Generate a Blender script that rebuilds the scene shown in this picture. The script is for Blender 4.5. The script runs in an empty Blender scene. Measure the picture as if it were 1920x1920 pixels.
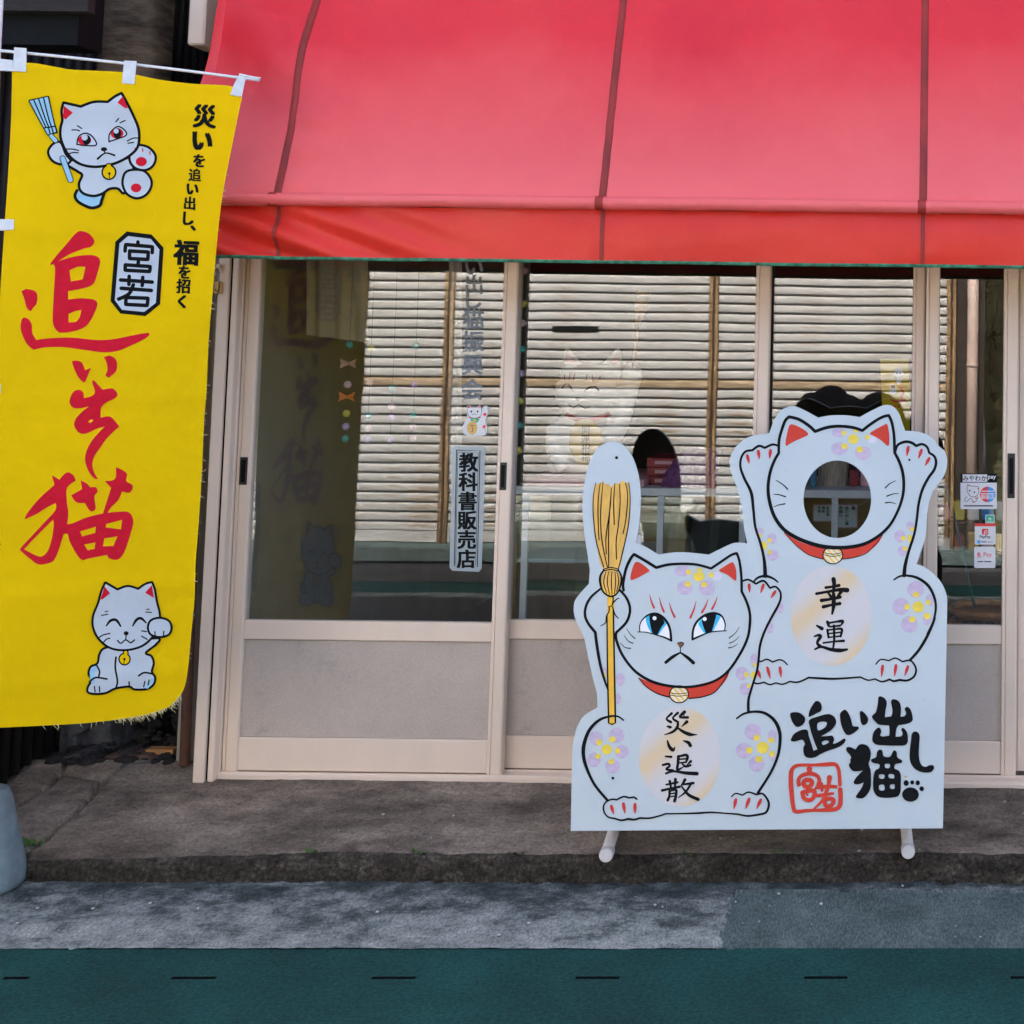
import bpy, bmesh, math, random
from mathutils import Vector, Matrix, noise
from mathutils.geometry import tessellate_polygon

random.seed(7)
scn = bpy.context.scene
COL = scn.collection
R = math.radians

# ------------------------------------------------------------------ camera
F_PX, PPX, HORIZON = 2585.0, 1720.0, 640.0
PITCH, ROLL = 0.078, 0.012
PPY = HORIZON - F_PX * math.tan(PITCH)
CAM = Vector((0.0, -4.5, 1.53))
_cp, _sp, _cr, _sr = math.cos(PITCH), math.sin(PITCH), math.cos(ROLL), math.sin(ROLL)

def _lvl(a, b, c):
    return Vector((a, b * _cp - c * _sp, b * _sp + c * _cp))

cam_data = bpy.data.cameras.new('camera')
cam_data.sensor_width = 36.0
cam_data.lens = 36.0 * F_PX / 1920.0
cam_data.shift_x = -(PPX - 960.0) / 1920.0
cam_data.shift_y = -(960.0 - PPY) / 1920.0
cam_data.clip_end = 400.0
cam = bpy.data.objects.new('camera', cam_data)
COL.objects.link(cam)
_right, _up, _fwd = _lvl(_cr, 0, _sr), _lvl(-_sr, 0, _cr), _lvl(0, 1, 0)
_m = Matrix.Identity(4)
for i in range(3):
    _m[i][0], _m[i][1], _m[i][2], _m[i][3] = _right[i], _up[i], -_fwd[i], CAM[i]
cam.matrix_world = _m
scn.camera = cam

# ------------------------------------------------------------------ sky, sun, exposure
SUN_EL, SUN_AZ = R(42), R(-14)          # the sun stands behind the shop: its front and the kerb lie in shade
world = bpy.data.worlds.new('World')
scn.world = world
world.use_nodes = True
wn = world.node_tree
for n in list(wn.nodes):
    wn.nodes.remove(n)
sky = wn.nodes.new('ShaderNodeTexSky')
sky.sky_type = 'NISHITA'
sky.sun_disc = False
sky.sun_elevation = SUN_EL
sky.sun_rotation = SUN_AZ
sky.air_density = 0.35
sky.dust_density = 7.0
sky.ozone_density = 0.0
bg = wn.nodes.new('ShaderNodeBackground')
bg.inputs['Strength'].default_value = 0.15
wo = wn.nodes.new('ShaderNodeOutputWorld')
wn.links.new(sky.outputs[0], bg.inputs['Color'])
wn.links.new(bg.outputs[0], wo.inputs['Surface'])
sd = bpy.data.lights.new('sun', 'SUN')
sd.energy = 2.0
sd.angle = R(0.5)
sd.color = (1.0, 0.965, 0.91)
sun = bpy.data.objects.new('sun', sd)
COL.objects.link(sun)
_sdir = Vector((math.sin(SUN_AZ) * math.cos(SUN_EL), math.cos(SUN_AZ) * math.cos(SUN_EL), math.sin(SUN_EL)))
sun.rotation_euler = _sdir.to_track_quat('Z', 'Y').to_euler()
sun.location = _sdir * 20
vs = scn.view_settings
vs.view_transform = 'Standard'
vs.look = 'None'
vs.gamma = 1.0
vs.exposure = 3.3
vs.use_curve_mapping = False
scn.cycles.max_bounces = 8
scn.cycles.transparent_max_bounces = 16
scn.cycles.use_denoising = True
scn.cycles.caustics_reflective = False
scn.cycles.caustics_refractive = False

# ------------------------------------------------------------------ pixel -> place
def ray(px, py):
    x, y = (px - PPX) / F_PX, -(py - PPY) / F_PX
    return _lvl(_cr * x - _sr * y, 1.0, _sr * x + _cr * y)

def hit(px, py, p0, n):
    d = ray(px, py)
    return CAM + d * ((p0 - CAM).dot(n) / d.dot(n))

def onY(px, py, y):
    return hit(px, py, Vector((0, y, 0)), Vector((0, 1, 0)))

def onZ(px, py, z):
    return hit(px, py, Vector((0, 0, z)), Vector((0, 0, 1)))

def onX(px, py, x):
    return hit(px, py, Vector((x, 0, 0)), Vector((1, 0, 0)))

# ------------------------------------------------------------------ materials
def new_mat(name):
    m = bpy.data.materials.new(name)
    m.use_nodes = True
    nt = m.node_tree
    b = nt.nodes['Principled BSDF']
    return m, nt, b

def nd(nt, typ, **kw):
    n = nt.nodes.new(typ)
    for k, v in kw.items():
        if k.startswith('i_'):
            n.inputs[k[2:].replace('_', ' ')].default_value = v
        else:
            setattr(n, k, v)
    return n

def ramp(nt, stops):
    n = nt.nodes.new('ShaderNodeValToRGB')
    e = n.color_ramp.elements
    while len(e) < len(stops):
        e.new(0.5)
    for k, (p, c) in enumerate(stops):
        e[k].position = p
        e[k].color = (c[0], c[1], c[2], 1)
    return n

def mixc(nt, fac, a, b, mode='MIX'):
    n = nt.nodes.new('ShaderNodeMix')
    n.data_type = 'RGBA'
    n.blend_type = mode
    for idx, v in ((0, fac), (6, a), (7, b)):
        if hasattr(v, 'is_linked') or hasattr(v, 'links'):
            nt.links.new(v, n.inputs[idx])
        elif idx == 0:
            n.inputs[0].default_value = v
        else:
            n.inputs[idx].default_value = (v[0], v[1], v[2], 1)
    return n.outputs[2]

def mat(name, col, rough=0.6, metal=0.0, var=0.12, scale=6.0, bump=0.0, bscale=60.0, spec=0.5, stretch=(1, 1, 1), var2=None, coat=0.0):
    """plain surface with a broad and a fine noise over its own colour and a little relief"""
    m, nt, b = new_mat(name)
    tc = nd(nt, 'ShaderNodeTexCoord')
    mp = nd(nt, 'ShaderNodeMapping')
    mp.inputs['Scale'].default_value = stretch
    nt.links.new(tc.outputs['Object'], mp.inputs[0])
    n1 = nd(nt, 'ShaderNodeTexNoise', i_Scale=scale, i_Detail=6.0, i_Roughness=0.62)
    nt.links.new(mp.outputs[0], n1.inputs['Vector'])
    dark = [c * (1 - var * 1.6) for c in col]
    lite = [min(1, c * (1 + var)) for c in (var2 or col)]
    rp = ramp(nt, [(0.3, dark), (0.7, lite)])
    nt.links.new(n1.outputs['Fac'], rp.inputs[0])
    nt.links.new(rp.outputs[0], b.inputs['Base Color'])
    b.inputs['Roughness'].default_value = rough
    b.inputs['Metallic'].default_value = metal
    b.inputs['Specular IOR Level'].default_value = spec
    b.inputs['Coat Weight'].default_value = coat
    if bump:
        n2 = nd(nt, 'ShaderNodeTexNoise', i_Scale=bscale, i_Detail=4.0)
        nt.links.new(mp.outputs[0], n2.inputs['Vector'])
        bp = nd(nt, 'ShaderNodeBump', i_Strength=bump, i_Distance=0.01)
        nt.links.new(n2.outputs['Fac'], bp.inputs['Height'])
        nt.links.new(bp.outputs[0], b.inputs['Normal'])
    return m

def srgb(r, g, b):
    f = lambda c: (c / 255 / 12.92) if c <= 10 else ((c / 255 + 0.055) / 1.055) ** 2.4
    return (f(r), f(g), f(b))

M = {}
M['alu'] = mat('anodised_aluminium', (0.84, 0.695, 0.545), 0.42, 0.0, 0.06, 3.0, 0.03, 220, stretch=(1, 1, 0.25))
M['gap_black'] = mat('gap_fill_black', (0.003, 0.0035, 0.004), 0.9, 0, 0.2, spec=0.04)  # near black, puts the shade of gaps between frame parts into colour
M['handle'] = mat('dark_handle', (0.02, 0.02, 0.018), 0.45, 0.0, 0.25, 40)
M['black'] = mat('black_paint', (0.0045, 0.006, 0.0065), 0.65, 0, 0.2, 20, spec=0.12)
M['redpaint'] = mat('red_paint', (0.62, 0.032, 0.008), 0.6, 0, 0.06, 8)
M['claw'] = mat('claw_red', (0.60, 0.01, 0.012), 0.5, 0, 0.08, 30)
M['lilac'] = mat('lilac_paint', (0.56, 0.47, 0.60), 0.6, 0, 0.10, 60)
M['lilac_pale'] = mat('pale_lilac_paint', (0.68, 0.66, 0.74), 0.6, 0, 0.06, 60)
M['yellowp'] = mat('yellow_paint', (0.86, 0.66, 0.06), 0.55, 0, 0.06, 30)
M['cyan'] = mat('cyan_paint', (0.02, 0.48, 0.74), 0.55, 0, 0.05, 30)
M['whitep'] = mat('white_paint', (0.86, 0.88, 0.88), 0.55, 0, 0.03, 30)
M['brownp'] = mat('brown_paint', (0.16, 0.07, 0.04), 0.55, 0, 0.05, 30)
M['handle_yellow'] = mat('broom_handle_yellow', (0.86, 0.50, 0.03), 0.6, 0, 0.06, 30)
M['blocker'] = mat('blocker_black', (0.002, 0.0023, 0.004), 1.0, 0, 0.3, 20, spec=0.03)  # black of the added heap that blocks the mirrored shutters
M['straw'] = mat('straw_paint', (0.78, 0.46, 0.085), 0.6, 0, 0.14, 22, stretch=(3, 3, 0.5))
M['pvc'] = mat('pvc_pipe', (0.72, 0.69, 0.64), 0.4, 0, 0.10, 20)
M['pole'] = mat('white_pole', (0.72, 0.77, 0.77), 0.35, 0, 0.05, 20)
M['tab'] = mat('white_tab_cloth', (0.66, 0.72, 0.74), 0.8, 0, 0.08, 40, 0.2, 400)
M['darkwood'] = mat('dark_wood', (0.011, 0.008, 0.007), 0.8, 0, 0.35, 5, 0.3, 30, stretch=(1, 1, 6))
M['debris'] = mat('dark_debris', (0.022, 0.019, 0.016), 0.95, 0, 0.45, 18, 0.9, 60)
M['stone'] = mat('old_stone', (0.075, 0.078, 0.08), 0.9, 0, 0.4, 14, 0.8, 60)
M['brick'] = mat('broken_brick', (0.12, 0.07, 0.05), 0.9, 0, 0.4, 20, 0.6, 60)
M['slat_wood'] = mat('light_wood', (0.48, 0.24, 0.08), 0.7, 0, 0.2, 12, 0.3, 60, stretch=(0.3, 3, 3))
M['rustpipe'] = mat('brown_pipe', (0.22, 0.115, 0.085), 0.6, 0, 0.3, 9)
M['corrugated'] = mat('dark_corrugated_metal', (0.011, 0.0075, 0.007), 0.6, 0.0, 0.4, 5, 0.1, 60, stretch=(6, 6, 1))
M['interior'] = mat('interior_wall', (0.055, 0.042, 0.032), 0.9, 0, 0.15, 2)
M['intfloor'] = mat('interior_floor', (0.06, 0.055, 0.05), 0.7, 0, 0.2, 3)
M['plaster'] = mat('shop_plaster', (0.38, 0.35, 0.30), 0.9, 0, 0.15, 2, 0.2, 60)
M['rooftile'] = mat('roof_tile', (0.06, 0.065, 0.07), 0.5, 0, 0.25, 5)
M['case_white'] = mat('display_case_white', (0.66, 0.68, 0.68), 0.4, 0, 0.05, 8)
M['cardbrown'] = mat('brown_cabinet', (0.42, 0.26, 0.11), 0.7, 0, 0.12, 10)
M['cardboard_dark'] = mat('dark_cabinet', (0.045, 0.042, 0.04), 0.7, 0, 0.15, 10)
M['redbox'] = mat('red_gift_box', (0.30, 0.018, 0.025), 0.5, 0, 0.15, 20)
M['purple'] = mat('purple_cloth', (0.14, 0.055, 0.22), 0.95, 0, 0.3, 60, 0.4, 120, var2=(0.22, 0.07, 0.16))
M['pink'] = mat('pink_cloth', (0.72, 0.38, 0.38), 0.9, 0, 0.1, 20, 0.3, 90)
M['cream'] = mat('cream_ceramic', (0.86, 0.80, 0.74), 0.25, 0, 0.04, 10)
M['gold'] = mat('gold_plate', (0.72, 0.45, 0.12), 0.35, 0, 0.12, 14)
M['basket'] = mat('pale_bark', (0.46, 0.36, 0.27), 0.85, 0, 0.3, 30, 0.5, 90, stretch=(3, 3, 0.4))
M['bottle'] = mat('blue_plastic', (0.09, 0.25, 0.36), 0.35, 0, 0.1)
M['rattan'] = mat('rattan', (0.42, 0.17, 0.05), 0.35, 0, 0.3, 30, 0.3, 90)
M['teal'] = mat('teal_metal', (0.015, 0.13, 0.17), 0.4, 0, 0.15)
M['blacklacquer'] = mat('black_lacquer', (0.004, 0.0045, 0.007), 0.75, 0, 0.3, 20)
M['foilgold'] = mat('gold_foil', (0.75, 0.42, 0.08), 0.25, 0.6, 0.3, 30)
M['paper'] = mat('white_paper', (0.78, 0.79, 0.78), 0.7, 0, 0.04, 10)
M['green'] = mat('green_sticker', (0.02, 0.46, 0.28), 0.5, 0, 0.04)
M['redsticker'] = mat('red_sticker', (0.80, 0.04, 0.04), 0.5, 0, 0.04)
M['bluesticker'] = mat('blue_sticker', (0.05, 0.32, 0.75), 0.5, 0, 0.04)
M['moss'] = mat('weed_green', (0.07, 0.16, 0.02), 0.8, 0, 0.3, 30)
M['pebble'] = mat('pebble', (0.42, 0.42, 0.42), 0.9, 0, 0.3, 60)
M['opp_wood'] = mat('weathered_boards', (0.025, 0.017, 0.013), 0.85, 0, 0.3, 4, 0.2, 40, stretch=(6, 1, 1))
M['bark'] = mat('hedge_twig', (0.10, 0.065, 0.035), 0.9, 0, 0.3, 20)
M['leaf'] = mat('hedge_leaf', (0.035, 0.042, 0.010), 0.8, 0, 0.4, 9, var2=(0.09, 0.065, 0.02))
M['opp_stone'] = mat('bank_stone', (0.36, 0.31, 0.26), 0.9, 0, 0.25, 14, 0.6, 60)
M['downpipe'] = mat('pink_downpipe', (0.48, 0.36, 0.31), 0.45, 0, 0.15, 5)
M['padlock'] = mat('brass_tag', (0.55, 0.33, 0.10), 0.45, 0.2, 0.12)
M['wire'] = mat('dark_wire', (0.03, 0.025, 0.02), 0.6, 0, 0.1)

def m_cloth(name, col, trans, var, scale, bump, bscale, rough=0.85):
    m, nt, b = new_mat(name)
    tc = nd(nt, 'ShaderNodeTexCoord')
    n1 = nd(nt, 'ShaderNodeTexNoise', i_Scale=scale, i_Detail=5.0)
    nt.links.new(tc.outputs['Object'], n1.inputs['Vector'])
    rp = ramp(nt, [(0.3, [c * (1 - var) for c in col]), (0.7, [min(1, c * (1 + var)) for c in col])])
    nt.links.new(n1.outputs['Fac'], rp.inputs[0])
    nt.links.new(rp.outputs[0], b.inputs['Base Color'])
    b.inputs['Roughness'].default_value = rough
    b.inputs['Specular IOR Level'].default_value = 0.15
    n2 = nd(nt, 'ShaderNodeTexNoise', i_Scale=bscale, i_Detail=3.0)
    nt.links.new(tc.outputs['Object'], n2.inputs['Vector'])
    n3 = nd(nt, 'ShaderNodeTexNoise', i_Scale=11.0, i_Detail=3.0)
    nt.links.new(tc.outputs['Object'], n3.inputs['Vector'])
    bp0 = nd(nt, 'ShaderNodeBump', i_Strength=0.25, i_Distance=0.02)
    nt.links.new(n3.outputs['Fac'], bp0.inputs['Height'])
    bp = nd(nt, 'ShaderNodeBump', i_Strength=bump, i_Distance=0.003)
    nt.links.new(n2.outputs['Fac'], bp.inputs['Height'])
    nt.links.new(bp0.outputs[0], bp.inputs['Normal'])
    nt.links.new(bp.outputs[0], b.inputs['Normal'])
    tr = nd(nt, 'ShaderNodeBsdfTranslucent')
    nt.links.new(rp.outputs[0], tr.inputs['Color'])
    mx = nd(nt, 'ShaderNodeMixShader')
    mx.inputs[0].default_value = trans
    out = nt.nodes['Material Output']
    nt.links.new(b.outputs[0], mx.inputs[1])
    nt.links.new(tr.outputs[0], mx.inputs[2])
    nt.links.new(mx.outputs[0], out.inputs['Surface'])
    return m

M['banner'] = m_cloth('yellow_banner_cloth', (0.93, 0.64, 0.0), 0.2, 0.05, 3.0, 0.35, 500)
M['ban_red'] = m_cloth('banner_red_print', (0.66, 0.012, 0.035), 0.12, 0.08, 40, 0.3, 500)
M['ban_black'] = m_cloth('banner_black_print', (0.0045, 0.006, 0.0065), 0.02, 0.2, 40, 0.3, 500)
M['ban_white'] = m_cloth('banner_white_print', (0.60, 0.70, 0.78), 0.18, 0.06, 6, 0.3, 500)
M['ban_paleblue'] = m_cloth('banner_blue_shade', (0.36, 0.66, 0.86), 0.18, 0.08, 20, 0.3, 500)
M['lace'] = m_cloth('lace_curtain', (0.62, 0.56, 0.42), 0.4, 0.08, 20, 0.3, 200)
M['sheet'] = m_cloth('white_hanging_sheet', (0.70, 0.66, 0.60), 0.4, 0.05, 8, 0.2, 200)

def m_board():
    m, nt, b = new_mat('painted_board_white')
    tc = nd(nt, 'ShaderNodeTexCoord')
    n1 = nd(nt, 'ShaderNodeTexNoise', i_Scale=3.0, i_Detail=6.0)
    nt.links.new(tc.outputs['Object'], n1.inputs['Vector'])
    rp = ramp(nt, [(0.25, (0.49, 0.58, 0.585)), (0.75, (0.55, 0.63, 0.63))])
    nt.links.new(n1.outputs['Fac'], rp.inputs[0])
    n2 = nd(nt, 'ShaderNodeTexNoise', i_Scale=46.0, i_Detail=3.0)
    nt.links.new(tc.outputs['Object'], n2.inputs['Vector'])
    rp2 = ramp(nt, [(0.70, (1, 1, 1)), (0.80, (0.90, 0.89, 0.86))])
    nt.links.new(n2.outputs['Fac'], rp2.inputs[0])
    nt.links.new(mixc(nt, 1.0, rp.outputs[0], rp2.outputs[0], 'MULTIPLY'), b.inputs['Base Color'])
    b.inputs['Roughness'].default_value = 0.5
    bp = nd(nt, 'ShaderNodeBump', i_Strength=0.05, i_Distance=0.004)
    nt.links.new(n2.outputs['Fac'], bp.inputs['Height'])
    nt.links.new(bp.outputs[0], b.inputs['Normal'])
    return m
M['board'] = m_board()
M['board_back'] = mat('board_back_dark', (0.02, 0.018, 0.017), 0.8, 0, 0.2, 4)

def m_plate():
    m, nt, b = new_mat('gold_sheen_oval')
    tc = nd(nt, 'ShaderNodeTexCoord')
    mp = nd(nt, 'ShaderNodeMapping')
    mp.inputs['Rotation'].default_value = (0, R(40), 0)
    nt.links.new(tc.outputs['Object'], mp.inputs[0])
    wv = nd(nt, 'ShaderNodeTexWave', i_Scale=1.9, i_Distortion=1.2, i_Detail=2.0)
    wv.bands_direction = 'Z'
    wv.inputs['Phase Offset'].default_value = 1.6
    nt.links.new(mp.outputs[0], wv.inputs['Vector'])
    rp = ramp(nt, [(0.30, (0.60, 0.60, 0.58)), (0.75, (0.64, 0.575, 0.47)), (1.0, (0.68, 0.54, 0.32))])
    nt.links.new(wv.outputs['Color'], rp.inputs[0])
    nt.links.new(rp.outputs[0], b.inputs['Base Color'])
    b.inputs['Roughness'].default_value = 0.4
    return m
M['plate'] = m_plate()

def m_bell():
    m, nt, b = new_mat('striped_bell')
    tc = nd(nt, 'ShaderNodeTexCoord')
    mp = nd(nt, 'ShaderNodeMapping')
    mp.inputs['Rotation'].default_value = (0, R(-45), 0)
    nt.links.new(tc.outputs['Object'], mp.inputs[0])
    wv = nd(nt, 'ShaderNodeTexWave', i_Scale=28.0, i_Distortion=0.2)
    wv.bands_direction = 'Z'
    nt.links.new(mp.outputs[0], wv.inputs['Vector'])
    rp = ramp(nt, [(0.40, (0.84, 0.56, 0.12)), (0.55, (0.80, 0.76, 0.58))])
    nt.links.new(wv.outputs['Color'], rp.inputs[0])
    nt.links.new(rp.outputs[0], b.inputs['Base Color'])
    b.inputs['Roughness'].default_value = 0.4
    return m
M['bell'] = m_bell()

def m_awning(name, pale_low, warm=0.0):
    m, nt, b = new_mat(name)
    tc = nd(nt, 'ShaderNodeTexCoord')
    n1 = nd(nt, 'ShaderNodeTexNoise', i_Scale=1.3, i_Detail=7.0, i_Roughness=0.65)
    nt.links.new(tc.outputs['Object'], n1.inputs['Vector'])
    rp = ramp(nt, [(0.28, (0.74, 0.010 + warm, 0.030 - warm)), (0.5, (0.86, 0.026 + warm, 0.036 - warm)), (0.75, (0.90, 0.050 + warm, 0.048 - warm))])
    nt.links.new(n1.outputs['Fac'], rp.inputs[0])
    n3 = nd(nt, 'ShaderNodeTexNoise', i_Scale=420.0, i_Detail=2.0)
    nt.links.new(tc.outputs['Object'], n3.inputs['Vector'])
    rp3 = ramp(nt, [(0.3, (0.86, 0.80, 0.88)), (0.7, (1, 1, 1))])
    nt.links.new(n3.outputs['Fac'], rp3.inputs[0])
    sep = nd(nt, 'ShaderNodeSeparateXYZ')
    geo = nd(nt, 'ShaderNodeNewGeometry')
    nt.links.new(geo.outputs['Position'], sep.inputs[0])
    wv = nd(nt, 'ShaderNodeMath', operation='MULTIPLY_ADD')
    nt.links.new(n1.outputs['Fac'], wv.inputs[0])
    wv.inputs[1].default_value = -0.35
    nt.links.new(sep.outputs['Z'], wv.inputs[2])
    fr = nd(nt, 'ShaderNodeMapRange')  # mixes in a paler red towards the lower edge
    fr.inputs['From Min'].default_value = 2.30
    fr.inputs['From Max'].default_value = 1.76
    fr.inputs['To Max'].default_value = pale_low
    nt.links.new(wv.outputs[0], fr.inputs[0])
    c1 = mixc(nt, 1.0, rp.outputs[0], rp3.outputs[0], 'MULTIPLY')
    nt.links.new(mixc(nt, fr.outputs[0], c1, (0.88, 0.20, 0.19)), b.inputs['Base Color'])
    b.inputs['Roughness'].default_value = 0.42
    b.inputs['Specular IOR Level'].default_value = 0.4
    b.inputs['Sheen Weight'].default_value = 0.06
    b.inputs['Sheen Roughness'].default_value = 0.4
    n2 = nd(nt, 'ShaderNodeTexNoise', i_Scale=2.4, i_Detail=3.0)
    nt.links.new(tc.outputs['Object'], n2.inputs['Vector'])
    bp = nd(nt, 'ShaderNodeBump', i_Strength=0.5, i_Distance=0.07)
    nt.links.new(n2.outputs['Fac'], bp.inputs['Height'])
    bp2 = nd(nt, 'ShaderNodeBump', i_Strength=0.12, i_Distance=0.002)
    nt.links.new(n3.outputs['Fac'], bp2.inputs['Height'])
    nt.links.new(bp.outputs[0], bp2.inputs['Normal'])
    nt.links.new(bp2.outputs[0], b.inputs['Normal'])
    tr = nd(nt, 'ShaderNodeBsdfTranslucent')
    tr.inputs['Color'].default_value = (0.75, 0.03, 0.03, 1)
    mx = nd(nt, 'ShaderNodeMixShader')
    mx.inputs[0].default_value = 0.08
    out = nt.nodes['Material Output']
    nt.links.new(b.outputs[0], mx.inputs[1])
    nt.links.new(tr.outputs[0], mx.inputs[2])
    nt.links.new(mx.outputs[0], out.inputs['Surface'])
    return m
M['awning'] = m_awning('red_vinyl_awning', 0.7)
M['valance'] = m_awning('red_vinyl_valance', 0.0, 0.014)
M['seam'] = mat('awning_seam_tape', (0.30, 0.022, 0.014), 0.6, 0, 0.25, 9, stretch=(1, 1, 0.5))
M['trim'] = mat('green_edge_binding', (0.003, 0.03, 0.012), 0.7, 0, 0.5, 34, var2=(0.05, 0.26, 0.15))

def m_glass(name, r0):
    m, nt, b = new_mat(name)
    nt.nodes.remove(b)
    geo = nd(nt, 'ShaderNodeNewGeometry')
    dot = nd(nt, 'ShaderNodeVectorMath', operation='DOT_PRODUCT')
    nt.links.new(geo.outputs['Normal'], dot.inputs[0])
    nt.links.new(geo.outputs['Incoming'], dot.inputs[1])
    ab = nd(nt, 'ShaderNodeMath', operation='ABSOLUTE')
    nt.links.new(dot.outputs['Value'], ab.inputs[0])
    om = nd(nt, 'ShaderNodeMath', operation='SUBTRACT')
    om.inputs[0].default_value = 1.0
    nt.links.new(ab.outputs[0], om.inputs[1])
    pw = nd(nt, 'ShaderNodeMath', operation='POWER')
    nt.links.new(om.outputs[0], pw.inputs[0])
    pw.inputs[1].default_value = 5.0
    ma = nd(nt, 'ShaderNodeMath', operation='MULTIPLY_ADD')
    nt.links.new(pw.outputs[0], ma.inputs[0])
    ma.inputs[1].default_value = 1.0 - r0
    ma.inputs[2].default_value = r0
    tp = nd(nt, 'ShaderNodeBsdfTransparent')
    tp.inputs['Color'].default_value = (0.93, 0.96, 0.95, 1)
    gl = nd(nt, 'ShaderNodeBsdfGlossy')
    gl.inputs['Roughness'].default_value = 0.0
    gl.inputs['Color'].default_value = (1, 1, 1, 1)
    tc = nd(nt, 'ShaderNodeTexCoord')
    n2 = nd(nt, 'ShaderNodeTexNoise', i_Scale=2.2, i_Detail=1.0)
    nt.links.new(tc.outputs['Object'], n2.inputs['Vector'])
    bp = nd(nt, 'ShaderNodeBump', i_Strength=0.014, i_Distance=0.02)
    nt.links.new(n2.outputs['Fac'], bp.inputs['Height'])
    nt.links.new(bp.outputs[0], gl.inputs['Normal'])
    mx = nd(nt, 'ShaderNodeMixShader')
    nt.links.new(ma.outputs[0], mx.inputs[0])
    nt.links.new(tp.outputs[0], mx.inputs[1])
    nt.links.new(gl.outputs[0], mx.inputs[2])
    nt.links.new(mx.outputs[0], nt.nodes['Material Output'].inputs['Surface'])
    return m
M['glass'] = m_glass('window_glass', 0.059)
M['caseglass'] = m_glass('case_glass', 0.05)

def m_film(name, col, alpha):
    m, nt, b = new_mat(name)
    b.inputs['Base Color'].default_value = (*col, 1)
    b.inputs['Roughness'].default_value = 0.4
    tp = nd(nt, 'ShaderNodeBsdfTransparent')
    mx = nd(nt, 'ShaderNodeMixShader')
    n1 = nd(nt, 'ShaderNodeTexNoise', i_Scale=30.0)
    rp = nd(nt, 'ShaderNodeMapRange')
    rp.inputs['To Min'].default_value = alpha - 0.08
    rp.inputs['To Max'].default_value = alpha + 0.08
    nt.links.new(n1.outputs['Fac'], rp.inputs[0])
    nt.links.new(rp.outputs[0], mx.inputs[0])
    nt.links.new(tp.outputs[0], mx.inputs[1])
    nt.links.new(b.outputs[0], mx.inputs[2])
    nt.links.new(mx.outputs[0], nt.nodes['Material Output'].inputs['Surface'])
    return m
M['film_sticker'] = m_film('clear_sticker_film', (0.55, 0.66, 0.68), 0.62)
M['film_letter'] = m_film('faded_letter_film', (0.20, 0.25, 0.28), 0.62)
M['cellophane'] = m_film('cellophane', (0.75, 0.7, 0.6), 0.25)

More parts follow.
